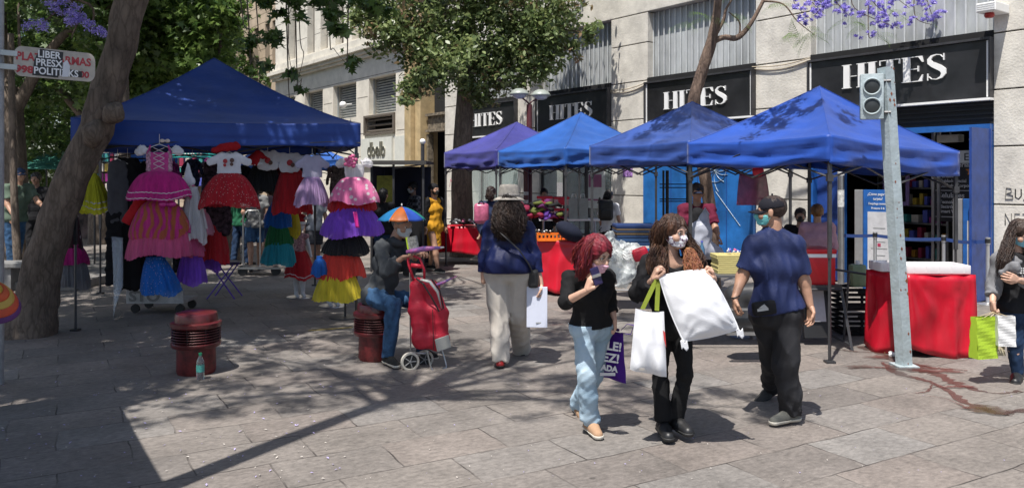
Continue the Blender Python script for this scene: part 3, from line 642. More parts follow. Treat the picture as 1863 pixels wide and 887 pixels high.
def tree(name, label, pos, top, r, crown, size, tm, m, bark, seed, group='trees along the street', fork=3, cat='tree', crownname='crown'):
    t = empty(name, (pos[0], pos[1], 0), label, cat, group); g = random.Random(seed); mb = MB(); x, y = pos
    limb(mb, [(x, y, -.1), (x + g.uniform(-.1, .1), y, top * .4), (x + g.uniform(-.2, .2), y, top)], [r * 1.3, r, r * .85], seed, 14)
    for c, rr, n in crown[:fork * 3]:
        c = Vector(c); a = Vector((x, y, top * .85)); mid = a.lerp(c, .5) + Vector((g.uniform(-.3, .3), g.uniform(-.3, .3), .3)); limb(mb, [a, mid, c], [r * .5, r * .3, r * .12], seed + 1, 8)
    mb.build('trunk', bark, t, world=True, smooth=True); leaves(t, crownname, crown, size, tm, m, seed); return t
def blob(x, y, z, rx, ry, rz, n): return ((x, y, z), (rx, ry, rz), n)
# the row down the left side
rows = [
 ('plane_tree', 'plane tree with a thick forked trunk behind the stallholder in green', (-9.9, 15.8), 3.6, .27, [blob(-10, 16, 6.6, 2.6, 2.4, 1.7, 6500), blob(-7.6, 16, 5.5, 1.8, 1.8, 1.2, 3800), blob(-11.5, 15, 4.6, 1.4, 1.6, 1.0, 2200)], .17),
 ('plane_tree', 'slim pale trunk standing just left of the leaning trunk', (-8.15, 13.2), 4.2, .055, [blob(-8.4, 13.5, 5.6, 1.5, 1.4, .9, 2200)], .13),
 ('plane_tree', 'leafy plane tree behind the dress tent roof, its sunlit leaves over the peak', (-6.2, 17.6), 3.4, .16, [blob(-7.6, 17, 5.0, 1.9, 1.8, 1.25, 5600), blob(-6.6, 16.4, 4.7, .8, 1.0, .85, 2000), blob(-7.8, 18, 4.0, 1.8, 1.3, .9, 3400), blob(-7.2, 16.8, 6.6, 1.8, 2, 1.2, 3600), blob(-5.9, 15.8, 3.9, .5, .6, .4, 600), blob(-5.75, 16, 5.2, .35, .5, .4, 420)], .17),
 ('plane_tree', 'dark plane tree filling the middle distance between the left pole and the leaning trunk', (-11.4, 22), 3.5, .24, [blob(-12, 22, 5.4, 3, 2.6, 2.0, 7500), blob(-10, 21, 5.6, 2, 2.2, 1.6, 4500), blob(-12, 24, 3.2, 3, 1.5, 1.2, 3800), blob(-14, 20, 6, 2.2, 2.2, 2, 4000)], .19),
 ('plane_tree', 'plane tree far down the avenue with two leaning stems', (-13, 29), 4.0, .22, [blob(-14, 29, 6.0, 3.2, 2.6, 2.4, 7500), blob(-12.5, 28, 4.6, 1.8, 2, 1.5, 3000)], .22),
 ('plane_tree', 'farthest plane tree at the end of the avenue', (-15, 38), 4, .3, [blob(-16, 38, 6.5, 5, 3, 3.6, 9000), blob(-21, 34, 6, 4, 3, 3.4, 6000), blob(-17.5, 40, 6.5, 3.5, 3, 3.2, 6000), blob(-22, 36, 2.4, 6, 2, 2.2, 7000), blob(-31, 40, 4.5, 6, 2, 4.5, 7000), blob(-13, 41, 2.6, 5, 2, 2.2, 5000)], .3),
 ('plane_tree', 'shaded plane tree at the far left of the avenue, mostly hidden by nearer trunks', (-15.5, 24.5), 4, .28, [blob(-16, 25, 5.6, 3.4, 2.6, 2.6, 7000), blob(-19, 27, 5.6, 3.2, 2.6, 2.8, 5000)], .22)]
for i, (nm, lb, pos, top, r, cr, s_) in enumerate(rows): tree(nm, lb, pos, top, r, cr, s_, PL, lf_plane if i in (2, 4) else lf_shade, bark_m, 30 + i)
# jacaranda blossom deep left
t = empty('jacaranda_tree', (-8.9, 12.6, 0), 'jacaranda with violet blossom hanging in the shade above the street sign', 'tree', 'jacarandas in blossom')
mb = MB(); limb(mb, [(-9.4, 12.0, 0), (-9.3, 12.0, 2.5), (-9.0, 12.2, 4.4), (-8.2, 12.5, 5.4)], [.11, .09, .07, .05], 8, 10)
for a, b in ((75, 45), (110, 30), (165, 55), (130, 70)): limb(mb, [(-9.0, 12.2, 4.6), P((a + 60) / 2 + 30, 0, 12.4), P(a, b, 12.2)], [.035, .02, .008], a, 6)
mb.build('trunk', bark_j, t, world=True, smooth=True)
leaves(t, 'blossom', [(tuple(P(a, b, 12.2)), (.16, .14, .13), 170) for a, b in ((65, 48), (75, 55), (112, 28), (125, 20), (120, 40), (150, 40), (170, 55), (182, 68), (138, 30), (108, 8))], .035, OV, lf_vio, 5, sub=.1)
# hanging sprays of plane leaves in front of the buildings
t = empty('plane_tree', (-7.2, 14.8, 0), 'plane tree whose leafy sprays hang down from above in front of the cream office building', 'tree', 'trees along the street')
mb = MB(); limb(mb, [(-7.2, 14.8, -.1), (-7.2, 14.8, 3), (-7.0, 14.7, 6.2), (-2.9, 12, 8)], [.1, .09, .08, .06], 4, 10)
cl = []
for (ua, va, ub, vb, n) in ((535, -60, 520, 40, 60), (560, -60, 545, 25, 40), (470, 55, 515, 75, 30), (440, 20, 475, 95, 60), (610, -60, 600, 50, 100), (640, -60, 625, 20, 60), (580, -60, 590, 20, 30), (700, -60, 665, 20, 60), (660, -60, 690, 45, 60), (525, 40, 535, 148, 4), (545, 50, 540, 150, 0), (540, 130, 537, 155, 22), (525, 160, 530, 190, 16), (600, 60, 632, 118, 4), (632, 100, 640, 118, 20), (500, -60, 495, 15, 60), (455, 90, 480, 120, 20)):
    Yd = 11.2 + rnd.uniform(-.4, .4); a, b = P(ua, va, Yd), P(ub, vb, Yd); mid = a.lerp(b, .5) + Vector((rnd.uniform(-.12, .12), 0, 0))
    limb(mb, [(-2.9, 12.2, 7.8), P(ua, -240, Yd), a, mid, b], [.03, .02, .008, .005, .003], int(ua), 5, 5)
    if n: cl.append((tuple(a.lerp(b, .85)), ((.16, .2, .16) if n < 50 else (.26, .25, .24)), n))
mb.build('trunk', bark_m, t, world=True, smooth=True)
leaves(t, 'crown', cl + [((-3.7, 12.0, 7.6), (1.2, 1.2, .8), 1500)], .155, PL, lf_shade, 77, sub=.12)
# the tree in the middle
t = empty('street_tree', (-1.15, 18.5, 0), 'straight-trunked street tree with a broad glossy crown in the middle of the street', 'tree', 'trees along the street')
mb = MB(); limb(mb, [P(841, 470, 18.5), P(840, 400, 18.5), P(841, 300, 18.5), P(846, 180, 18.5), P(852, 60, 18.5), P(860, -80, 18.5)], [.3, .26, .235, .2, .16, .1], 9, 18, 8, .05)
cl = []
for a, b, y, r, n in ((700, 15, 17.2, .75, 1500), (745, 45, 17, .95, 2200), (785, 145, 16.6, .42, 700), (775, 95, 16.8, .6, 1200), (690, 62, 16.6, .4, 500), (835, 40, 18, 1.15, 3000), (900, 40, 18, 1.1, 2900), (960, 50, 17.8, .95, 2300), (1010, 30, 17.2, .7, 1300), (1075, 60, 16.8, .28, 260), (1045, 95, 17, .22, 160), (930, 120, 18, .75, 1700), (875, 130, 18.2, .7, 1500), (975, 115, 17.6, .55, 1000), (820, 105, 17, .6, 1200), (890, 185, 18, .28, 260), (855, 165, 17.8, .35, 420), (738, 172, 16.4, .3, 350), (1000, 75, 17.4, .6, 1100), (660, 20, 16.8, .35, 350),
    (830, -90, 18, 1.6, 3500), (930, -90, 18, 1.6, 3500), (740, -70, 17.2, 1.0, 1700), (1020, -50, 17.4, .9, 1500), (880, -220, 18, 1.5, 2500)):
    c = P(a, b, y); cl.append((tuple(c), (r, r * .9, r * .9), n)); limb(mb, [P(849, 120 if b > 60 else 20, 18.5), P((849 + a) / 2, (60 + b) / 2 - 15, 18.1), c], [.06, .035, .012], int(a), 6)
mb.build('trunk', bark_m, t, world=True, smooth=True); leaves(t, 'crown', [(c, r, int(n * .8)) for c, r, n in cl], .115, OV, lf_mid, 21, sub=.3)
leaves(t, 'rusty_leaves', [(c, r, n // 9) for c, r, n in cl], .11, OV, lf_olive, 22, sub=.35)
# jacaranda between the tents and the shop
t = empty('jacaranda_tree', (3.24, 13.3, 0), 'jacaranda rising behind the third blue tent with violet blossom over the entrance sign', 'tree', 'jacarandas in blossom')
mb = MB(); Y = 13.3
limb(mb, [P(1300, 540, Y), P(1296, 430, Y), P(1284, 330, Y), P(1262, 205, Y), P(1272, 145, Y), P(1292, 85, Y), P(1303, 30, Y), P(1312, -60, Y), P(1330, -200, Y)], [.12, .1, .1, .1, .098, .092, .07, .055, .03], 13, 16, 8, .09)
limb(mb, [P(1294, 76, Y), P(1318, 68, Y), P(1343, 68, Y), P(1368, 40, Y), P(1392, -5, Y), P(1420, -60, Y)], [.06, .045, .05, .035, .03, .02], 14, 10); limb(mb, [P(1296, 72, Y), P(1315, 40, Y), P(1322, 15, Y), P(1345, -20, Y)], [.04, .03, .02, .012], 15, 8)
limb(mb, [P(1345, 66, Y), P(1345, 40, Y), P(1325, 22, Y)], [.02, .014, .008], 16, 6)
limb(mb, [P(1388, 2, Y), P(1425, 8, Y - .2), P(1450, 38, Y - .3), P(1482, 64, Y - .4)], [.022, .014, .01, .006], 17, 6)
limb(mb, [P(1400, -30, Y), P(1500, -30, Y - .6), P(1600, -20, Y - .9), P(1690, -10, Y - 1)], [.03, .022, .014, .008], 18, 6)
limb(mb, [P(1312, -60, Y), (2.4, 11.6, 5.9), (1.7, 10.0, 6.0)], [.05, .035, .015], 19, 8); limb(mb, [P(1312, -60, Y), (3.0, 10.6, 6.2), (2.5, 8.6, 5.6), (2.3, 7.6, 5.6)], [.05, .035, .02, .01], 20, 8)
g = random.Random(9); fl = []; fronds = []
for (a, b, c, d, n) in ((1445, 5, 1475, 35, 3), (1470, -5, 1500, 25, 3), (1500, 5, 1480, 30, 2), (1520, 0, 1545, 30, 3), (1555, 15, 1635, 52, 7), (1590, 5, 1620, 30, 3), (1625, -10, 1655, 15, 3), (1665, 30, 1695, 45, 2), (1685, -5, 1700, 40, 4), (1580, 62, 1590, 66, 1), (1480, 0, 1530, 10, 4)):
    for k in range(n):
        q = P(a + (c - a) * (k + .5) / n, b + (d - b) * (k + .5) / n, Y - .7 + g.uniform(-.3, .1)); [fl.append((tuple(q + Vector((g.uniform(-.14, .14), g.uniform(-.14, .14), g.uniform(-.08, .08)))), (.05 + .06 * g.random(), .05, .05 + .07 * g.random()), 75)) for _ in range(3)]
    limb(mb, [P(a, -30, Y - .7), P(a, b, Y - .7), P(c, d, Y - .7)], [.01, .007, .004], int(a), 5)
mb.build('trunk', bark_j, t, world=True, smooth=True)
leaves(t, 'blossom', fl, .032, OV, lf_vio, 31, sub=.05)
leaves(t, 'crown', [((1.75, 10.1, 6.0), (.85, .8, .22), 1500), ((2.5, 8.6, 5.6), (.55, .5, .2), 650), ((1.2, 10.9, 6.2), (.5, .5, .2), 500), ((2.25, 7.75, 5.6), (.5, .42, .18), 620), ((2.75, 7.5, 5.8), (.3, .3, .15), 200)], .065, DI, lf_fern, 32, sub=.14)
def frond(fr, a, d, L, g):
    d = d.normalized(); s = d.cross(UP).normalized(); k = 11
    for i in range(k):
        c = a + d * L * i / k + Vector((0, 0, -.25 * L * (i / k) ** 2))
        for sg_ in (-1, 1):
            l2 = L * .42 * math.sin(math.pi * (i + 1.5) / (k + 2)); e = (s * sg_ + d * .5).normalized()
            for j in range(5):
                q = c + e * l2 * (j + .5) / 5 - UP * .02 * j; wv = d * .008; fr.add([q - wv, q + e * l2 * .09 + UP * .004, q + wv * 1.6, q - e * l2 * .05], [(0, 1, 2, 3)])
fr = MB()
for (a, b, n) in ((1290, 30, 3), (1250, 40, 2), (1330, 25, 2), (1470, 62, 5), (1430, 68, 3), (1440, 35, 2), (1570, 45, 4), (1590, 60, 3), (1545, 30, 3), (1400, 10, 3), (1490, 50, 3), (1660, 20, 2), (1620, 20, 3), (1350, -20, 4), (1500, -20, 6)):
    for k in range(n): frond(fr, P(a, b, Y - .6 if a > 1400 else Y), Vector((g.uniform(-1, 1), g.uniform(-1, .3), g.uniform(-.5, .2))), g.uniform(.25, .42), g)
for c, r, n in (((1.7, 10.0, 6.1), .95, 75), ((2.55, 8.7, 5.9), .6, 34), ((2.4, 11.2, 6.6), .9, 40)):
    for k in range(n): frond(fr, Vector((c[0] + g.gauss(0, r * .6), c[1] + g.gauss(0, r * .6), c[2] + g.gauss(0, .3))), Vector((g.uniform(-1, 1), g.uniform(-1, 1), g.uniform(-.3, .2))), g.uniform(.3, .45), g)
fr.build('foliage', lf_fern, t, world=True)
# tree whose trunk and crown throw the long shadow and the dapple over the square
t = empty('street_tree', (-2.62, 3.55, 0), 'tall bare-stemmed tree just out of view at the lower left', 'tree')
mb = MB(); limb(mb, [(-2.62, 3.55, -.1), (-2.62, 3.55, 3), (-2.6, 3.55, 6.5), (-2.5, 3.5, 9)], [.13, .09, .08, .07], 9, 12, 6, .04)
g = random.Random(4); cl = []
for k in range(17):
    c = Vector((-2.6 + g.uniform(-2.7, 1.8), 3.8 + g.uniform(-1.2, 2.6), 9.3 + g.uniform(-.8, 1.0))); cl.append((tuple(c), (.9, .8, .3), 520))
    limb(mb, [(-2.55, 3.55, 7.0 + g.random() * 1.5), Vector((-2.55, 3.55, 8.6)).lerp(c, .5), c], [.05, .03, .012], k, 6)
for c in ((-.6, 3.6, 8.2), (-1.2, 6.2, 7.8), (-.2, 5.4, 8.4), (.2, 2.9, 8.6), (-1.8, 5.6, 8.2), (-3.2, 6.0, 8.4), (-3.9, 4.9, 8.0), (-.8, 7.2, 8.3)):
    cl.append((c, (.9, .75, .25), 430)); limb(mb, [(-2.55, 3.55, 7.6), Vector((-2.55, 3.55, 8.1)).lerp(Vector(c), .5), c], [.045, .028, .01], int(c[0] * 10) + 50, 6)
mb.build('trunk', bark_m, t, world=True, smooth=True); leaves(t, 'crown', cl, .075, OV, lf_mid, 41, sub=.26)

# ---------------------------------------------------------------- pop-up tents
def tent(label, C4, zt, zb, apex, m, group='blue pop-up tents', peak=1.12, wr=.02, seed=1, mset=None, drop=None):
    c4 = [Vector(c) for c in C4]; t = empty('pop_up_tent', c4[0], label, 'tent', group); apex = Vector(apex); g = random.Random(seed)
    ph = [g.random() * 6 for _ in range(8)]
    for k in range(4):
        a, b = c4[k], c4[(k + 1) % 4]; mb = MB(); za, zb_ = (zt[k], zt[(k + 1) % 4]) if hasattr(zt, '__len__') else (zt, zt)
        def fn(s, q, a=a, b=b, k=k, za=za, zb_=zb_):
            e = a.lerp(b, s); ze = za + (zb_ - za) * s; e = Vector((e.x, e.y, ze - .03 * math.sin(math.pi * s) * (1 - q)))
            p = e.lerp(apex, q); p.z = e.z + (apex.z - e.z) * q ** peak
            edge = min(1, 6 * s * (1 - s)) * min(1, 5 * q * (1 - q) + .15)
            p.z += edge * (-.035 * math.sin(math.pi * min(1, q * 1.1)) + wr * .7 * math.sin(9 * s + 3 * q + ph[k]) * (1 - q) + wr * math.sin(17 * (s - .5) * (1 - q) + 9 * q + ph[k + 1]) * (.6 - .4 * q) + wr * .6 * math.sin(31 * q + 6 * s + ph[k]))
            return p
        mb.grid(fn, 26, 22); mb.build('canopy_panel', m, t, world=True, smooth=True)
        mb = MB(); nrm = (b - a).cross(UP).normalized(); H_ = (zt[0] if hasattr(zt, '__len__') else zt) - zb
        def fv(s, q, a=a, b=b, k=k, nrm=nrm, za=za, zb_=zb_):
            e = a.lerp(b, s); z = za + (zb_ - za) * s - .03 * math.sin(math.pi * s) - q * H_ * (1 + .05 * math.sin(8 * s + ph[k]))
            sw = min(1, 12 * s * (1 - s)); o = (wr * 1.5 * (1 - 2 * abs(math.sin(5 * q + 3 * s + ph[k] + .8 * math.sin(6 * s)))) + wr * .8 * math.sin(23 * s + 5 * q + ph[k + 2]) + wr * .7 * (1 - 2 * abs(math.sin(11 * q - 4 * s + ph[k + 1])))) * sw + .02 * q * sw
            return Vector((e.x, e.y, z)) + nrm * (o * q + .004)
        mb.grid(fv, 40, 10); mb.build('valance', m, t, world=True, smooth=True, solid=.004)
    ctr = (c4[0] + c4[1] + c4[2] + c4[3]) / 4
    for k in range(4):
        a = c4[k].lerp(ctr, .025); mb = MB(); zz = zt[k] if hasattr(zt, '__len__') else zt; d = drop[k] if drop else Vector((0, 0, 0))
        mb.box((a.x, a.y, zz / 2 + .5), (.034, .034, zz - 1.04)); mb.tube([Vector((a.x, a.y, 0)) + d, Vector((a.x, a.y, 1.25))], .0165, 4); mb.box((a.x + d.x, a.y + d.y, .012), (.09, .09, .02)); mb.box((a.x, a.y, zz - .42), (.055, .055, .07))
        mb.build('leg', mset or framep, t, world=True)
        b = c4[(k + 1) % 4].lerp(ctr, .025); mb = MB(); zz = zt[k] if hasattr(zt, '__len__') else zt; n = 2
        for j in range(n):
            p, q = a.lerp(b, j / n), a.lerp(b, (j + 1) / n); z2_ = zt[(k + 1) % 4] if hasattr(zt, '__len__') else zt; za_, zc_ = zz + (z2_ - zz) * j / n, zz + (z2_ - zz) * (j + 1) / n
            for z1, z2, o in ((za_ - .42, zc_ - .1, .012), (za_ - .1, zc_ - .42, -.012)):
                of = (b - a).cross(UP).normalized() * o; mb.tube([Vector((p.x, p.y, z1)) + of, Vector((q.x, q.y, z2)) + of], .011, 4)
        mb.build('truss', mset or framep, t, world=True)
    mb = MB(); mb.tube([Vector((ctr.x, ctr.y, zb + .05)), apex - Vector((0, 0, .03))], .018, 6)
    for k in range(4):
        a = c4[k].lerp(c4[(k + 1) % 4], .5); mb.tube([Vector((a.x, a.y, zb + .1)).lerp(ctr + UP * zb, .03), Vector((ctr.x, ctr.y, zb + .35))], .01, 4)
    mb.build('centre_pole', mset or framep, t, world=True)
    mb = MB(); k = 0
    for k in range(4):
        a = c4[k]; zz = zt[k] if hasattr(zt, '__len__') else zt; pp = []
        for j in range(13):
            q = j / 12; e = Vector((a.x, a.y, zz)); p = e.lerp(apex, q); p.z = e.z + (apex.z - e.z) * q ** peak + .004; pp.append(p)
        mb.tube([Vector((a.x, a.y, zb))] + pp, .005, 4)
    mb.build('seam', m, t, world=True)
    return t
def cloth_mat(name, c, tl=.2, rough=.55, vs=1.5, var=.08): return mat(name, c, rough, var=.17, vs=1.1, transl=tl, sheen=.1, bump=.45, bs=5)
tb1 = cloth_mat('royal blue canopy', (.007, .045, .26), .12); tb4 = cloth_mat('bright blue canopy', (.008, .062, .36), .10); tb2 = cloth_mat('azure canopy', (.010, .088, .37), .10); tb3 = cloth_mat('dusty blue canopy', (.018, .06, .27), .10); tbp = cloth_mat('faded violet canopy', (.045, .045, .25), .10)
silv = mat('painted grey tube', (.22, .22, .23), .4, .6)
tent('large dark blue tent over the party dresses at the left', [(-5.2, 9.4, 0), (-1.98, 10.4, 0), (-3.3, 13.5, 0), (-6.5, 12.5, 0)], 2.52, 2.23, (-4.28, 11.45, 3.53), tb1, peak=1.28, wr=.01, seed=2, mset=framep)
u1, u2 = Vector((-.55, .84, 0)), Vector((.84, .55, 0))
def quad_tent(N, s=2.0): N = Vector((N[0], N[1], 0)); return [N, N + u2 * s, N + (u1 + u2) * s, N + u1 * s]
tent('bright blue tent nearest the traffic light, in front of the entrance', [(3.10, 7.77, 0), (4.94, 8.8, 0), (3.94, 10.57, 0), (2.1, 9.54, 0)], [2.23, 2.1, 2.2, 2.23], 1.96, (3.54, 9.17, 2.86), tb4, wr=.02, seed=3)
tent('dusty blue tent with leaf shadows on its roof, second from the right', quad_tent((2.24, 10.02)), 2.28, 2.0, (2.58, 11.41, 2.9), tb3, seed=4)
tent('azure blue tent, third from the right', quad_tent((.85, 12.7)), 2.3, 2.02, (1.22, 14.07, 2.97), tb2, seed=5, drop=[Vector((-.12, 0, 0)), Vector(), Vector(), Vector()])
tent('faded violet-blue tent farthest down the row on the right', quad_tent((-.3, 14.8)), 2.34, 2.02, (.1, 16.19, 2.95), tbp, seed=6)
tent('unseen blue tent added at the lower left to shade the ground', [(-4.5, 1.2, 0), (-1.97, 2.85, 0), (-3.9, 5.8, 0), (-6.4, 4.15, 0)], 2.45, 2.2, (-4.2, 3.5, 3.4), tb1, seed=7)  # unseen tent, added so its canopy shades the lower-left paving
tent('distant blue tent behind the dresses, beside the office building', [(-6.6, 19.2, 0), (-4.15, 20.0, 0), (-4.9, 22.3, 0), (-7.3, 21.5, 0)], 2.3, 2.05, (-5.6, 20.7, 2.95), tb2, seed=8)
tent('distant blue tent seen beneath the left end of the big tent', [(-9.2, 17.5, 0), (-6.6, 18.2, 0), (-7.4, 20.6, 0), (-9.9, 19.8, 0)], 2.45, 2.2, (-8.3, 19, 3.1), tb2, seed=9)
# ---------------------------------------------------------------- people
def skin_mat(name, c): 
    m = mat(name, c, .5, var=.10, vs=14, bump=.12, bs=120); m.node_tree.nodes['Principled BSDF'].inputs['Subsurface Weight'].default_value = .0; return m
skA = skin_mat('light skin', (.56, .34, .245)); skB = skin_mat('tan skin', (.40, .225, .15)); skC = skin_mat('brown skin', (.25, .135, .09))
eyew = mat('eye white', (.6, .58, .55), .25); eyei = mat('dark iris', (.03, .018, .012), .15); lipm = mat('lip', (.38, .14, .12), .45)
def head_sdf(x, y, z, mask=False):
    d = el(x, y, z, (0, -.014, .030), (.074, .092, .082))
    d = smin(d, el(x, y, z, (0, .020, -.030), (.058, .066, .078)), .03)
    d = smin(d, np.sqrt(x ** 2 + (y - .052) ** 2 + (z + .088) ** 2) - .022, .03)
    def cp(a, b, ra, rb): return rc(x, y, z, Vector(a), Vector(b), ra, rb)
    d = smin(d, cp((0, .084, .002), (0, .104, -.030), .008, .0125), .012)
    if mask: return d
    d = smin(d, cp((-.036, .070, .020), (.036, .070, .020), .013, .013), .014)
    for s in (-1, 1):
        d = smin(d, np.sqrt((x - s * .036) ** 2 + (y - .058) ** 2 + (z + .028) ** 2) - .026, .02)
        e = np.sqrt((x - s * .031) ** 2 + (y - .098) ** 2 + (z - .002) ** 2) - .017
        d = -smin(-d, e, .01)
        d = smin(d, el(x, y, z, (s * .077, -.008, -.008), (.009, .018, .030)), .008)
        d = smin(d, cp((s * .012, .088, -.033), (s * .006, .094, -.033), .007, .008), .006)
    d = smin(d, el(x, y, z, (0, .083, -.052), (.022, .012, .006)), .006); d = smin(d, el(x, y, z, (0, .081, -.063), (.019, .012, .006)), .005)
    return d
class HeadF:
    def __init__(s, c, face, up=UP, k=1.0):
        s.c = Vector(c); s.f = Vector(face).normalized(); s.r = s.f.cross(up).normalized(); s.u = s.r.cross(s.f); s.k = k
    def loc(s, X, Y, Z):
        a, b, c = X - s.c.x, Y - s.c.y, Z - s.c.z
        return [(a * v.x + b * v.y + c * v.z) / s.k for v in (s.r, s.f, s.u)]
    def w(s, x, y, z): return s.c + (s.r * x + s.f * y + s.u * z) * s.k
    def M(s, x=0, y=0, z=0):
        o = s.w(x, y, z); k = s.k
        return Matrix(((s.r.x * k, s.f.x * k, s.u.x * k, o.x), (s.r.y * k, s.f.y * k, s.u.y * k, o.y), (s.r.z * k, s.f.z * k, s.u.z * k, o.z), (0, 0, 0, 1)))
    def mesh(s, fn, box, h):
        V, Fq = snet(fn, box[0], box[1], h)
        if len(V): 
            V = V * s.k; V = np.array(s.c)[None] + V[:, :1] * np.array(s.r) + V[:, 1:2] * np.array(s.f) + V[:, 2:3] * np.array(s.u)
            Fq = Fq if s.r.cross(s.f).dot(s.u) > 0 else Fq[:, ::-1]
        return V, Fq
def hand(mb, wr, d, n, side, curl=.35, s=1.0, h=.004, spread=.1, tc=.5, mi=0):
    d = Vector(d).normalized(); n = Vector(n); n = (n - d * n.dot(d)).normalized(); t = d.cross(n).normalized() * side; wr = Vector(wr); P_ = []
    for j in range(4):
        o = (.030 - .020 * j) * s; k0 = wr + t * o + d * (.086 - .006 * abs(j - 1)) * s
        P_.append((wr + t * o * .55 + d * .012 * s, k0, .0165 * s, .0115 * s, .012))
        a = k0; ang = curl * .6; L = [.078, .086, .08, .062][j] * s; ss = (1.5 - j) * spread
        for q, fr in enumerate((.44, .32, .24)):
            dd = (d * math.cos(ang) + n * math.sin(ang) + t * ss * math.cos(ang)).normalized(); b = a + dd * L * fr; P_.append((a, b, (.0098 - .0009 * q) * s, (.0092 - .0009 * q) * s, .003)); a = b; ang += curl * (1.1 + .1 * j)
    a = wr + t * .022 * s + d * .02 * s; b = wr + t * .05 * s + d * .05 * s + n * .012 * s; c = b + (d * .8 + t * (.5 - tc) + n * tc).normalized() * .034 * s; e = c + (d * .9 - t * .35 * tc + n * tc).normalized() * .027 * s
    P_ += [(a, b, .017 * s, .0125 * s, .01), (b, c, .0115 * s, .0105 * s, .003), (c, e, .0105 * s, .009 * s, .003)]
    V, Fq = prims_mesh(P_, h, pad=.012); mb.arr(V, Fq, mi)
def garment(root, name, m, core=(), limbs=(), k=.04, h=.0095, planes=(), holes=(), amp=.006, fr=26, seed=1, lk=.03, label=None, sq=(1, 1, .45), hot=(), solid=False):
    pr = list(core) + [q for L in limbs for q in L[0]]
    pts = [p for q in pr for p in ((q[0], q[2]), (q[1], q[3]))]
    lo = [min(p[i] - r for p, r in pts) - .03 for i in range(3)]; hi = [max(p[i] + r for p, r in pts) + .03 for i in range(3)]
    def f(X, Y, Z):
        d = None
        for q in core:
            e = rc(X, Y, Z, *q[:4]); d = e if d is None else smin(d, e, k)
        for L in limbs:
            dl = None
            for q in L[0]:
                e = rc(X, Y, Z, *q[:4]); dl = e if dl is None else smin(dl, e, .02)
            if len(L) > 1 and L[1] is not None:
                c, n = L[1]; n = n.normalized(); dl = np.maximum(dl, (X - c.x) * n.x + (Y - c.y) * n.y + (Z - c.z) * n.z)
            d = dl if d is None else smin(d, dl, lk)
        a = amp
        if hot:
            a = amp
            for c, r, g_ in hot: a = a + g_ * np.exp(-((X - c.x) ** 2 + (Y - c.y) ** 2 + (Z - c.z) ** 2) / (r * r))
        if amp or hot: d = d + fold(X, Y, Z, 1.0, fr, seed, sq) * a
        for c, n in planes:
            n = n.normalized(); d = np.maximum(d, (X - c.x) * n.x + (Y - c.y) * n.y + (Z - c.z) * n.z)
        for c, r in holes: d = np.maximum(d, r - np.sqrt((X - c.x) ** 2 + (Y - c.y) ** 2 + (Z - c.z) ** 2))
        return d
    V, Fq = snet(f, lo, hi, h); mb = MB(); mb.arr(V, Fq); return mb.build(name, m, root, world=True, smooth=True, label=label)
def shoe(root, an, d, m, sole, L=.25, w_=1.0, lift=None, boot=0):
    an = Vector(an); d = Vector(d).normalized(); n = Vector((0, 0, 1)) if lift is None else Vector(lift).normalized(); d = (d - n * d.dot(n)).normalized()
    base = an - n * .075; heel = base - d * .045 + n * .036; toe = base + d * (L - .09) + n * .026; mid = base + d * .07 + n * .045; r = .037 * w_
    def mk(extra, lo_, hi_, h=.007):
        pr = [(heel, mid, r + extra, r + extra), (mid, toe, r * 1.08 + extra, r * .92 + extra), (base + n * .05, an + n * (.0 + boot), r * .95 + extra, r * .85 + extra)] if hi_ > .03 else [(heel, mid, r + extra, r + extra), (mid, toe, r * 1.08 + extra, r * .92 + extra)]
        def cut(X, Y, Z, D):
            q = (X - base.x) * n.x + (Y - base.y) * n.y + (Z - base.z) * n.z
            return np.maximum(D, np.maximum(lo_ - q, q - hi_))
        V, Fq = prims_mesh(pr, h, .02, cut=cut); return V, Fq
    mb = MB(); mb.arr(*mk(.0, .012, .3)); o = mb.build('shoe', m, root, world=True, smooth=True)
    mb = MB(); mb.arr(*mk(.006, .0, .026)); mb.build('sole', sole, o, world=True, smooth=True); return o
def strands(mb, chain, n, r, seed=1, wob=.012, curl=0, rad=.0035, fray=.15, mi=0, seg=14):
    g = random.Random(seed); pts = [Vector(c[0]) for c in chain]; rs = [c[1] for c in chain]; Pp, Rr = smoothpath(pts, rs, 5); N = len(Pp)
    for _ in range(n):
        a = g.random() * 6.283; q0 = g.uniform(0, .25) * N; q1 = N - 1 - g.random() ** 1.5 * .35 * N; k = g.uniform(.82, 1.0 + fray); ph = g.random() * 6; ph2 = g.random() * 6; out = []; m_ = seg
        for i in range(m_ + 1):
            t = q0 + (q1 - q0) * i / m_; j = min(int(t), N - 2); f = t - j; c = Pp[j].lerp(Pp[j + 1], f); rr = Rr[j] + (Rr[j + 1] - Rr[j]) * f; x, y, _d = frame(Pp[min(j + 1, N - 1)] - Pp[j], Vector((0, 1, .01)))
            aa = a + .25 * math.sin(2.2 * i / m_ + ph); w_ = Vector((math.sin(i * .9 + ph), math.cos(i * .8 + ph2), math.sin(i * .7 + ph2))) * wob
            if curl: w_ += (x * math.cos(i * 2.1 + ph) + y * math.sin(i * 2.1 + ph)) * curl
            out.append(c + (x * math.cos(aa) + y * math.sin(aa)) * rr * k + w_ * (i / m_ + .2))
        mb.tube(out, [rad * .85 * (.6 + .4 * math.sin(math.pi * min(1, (i + 1) / (m_ + 1)))) for i in range(m_ + 1)], 4, cap=False, mi=mi)
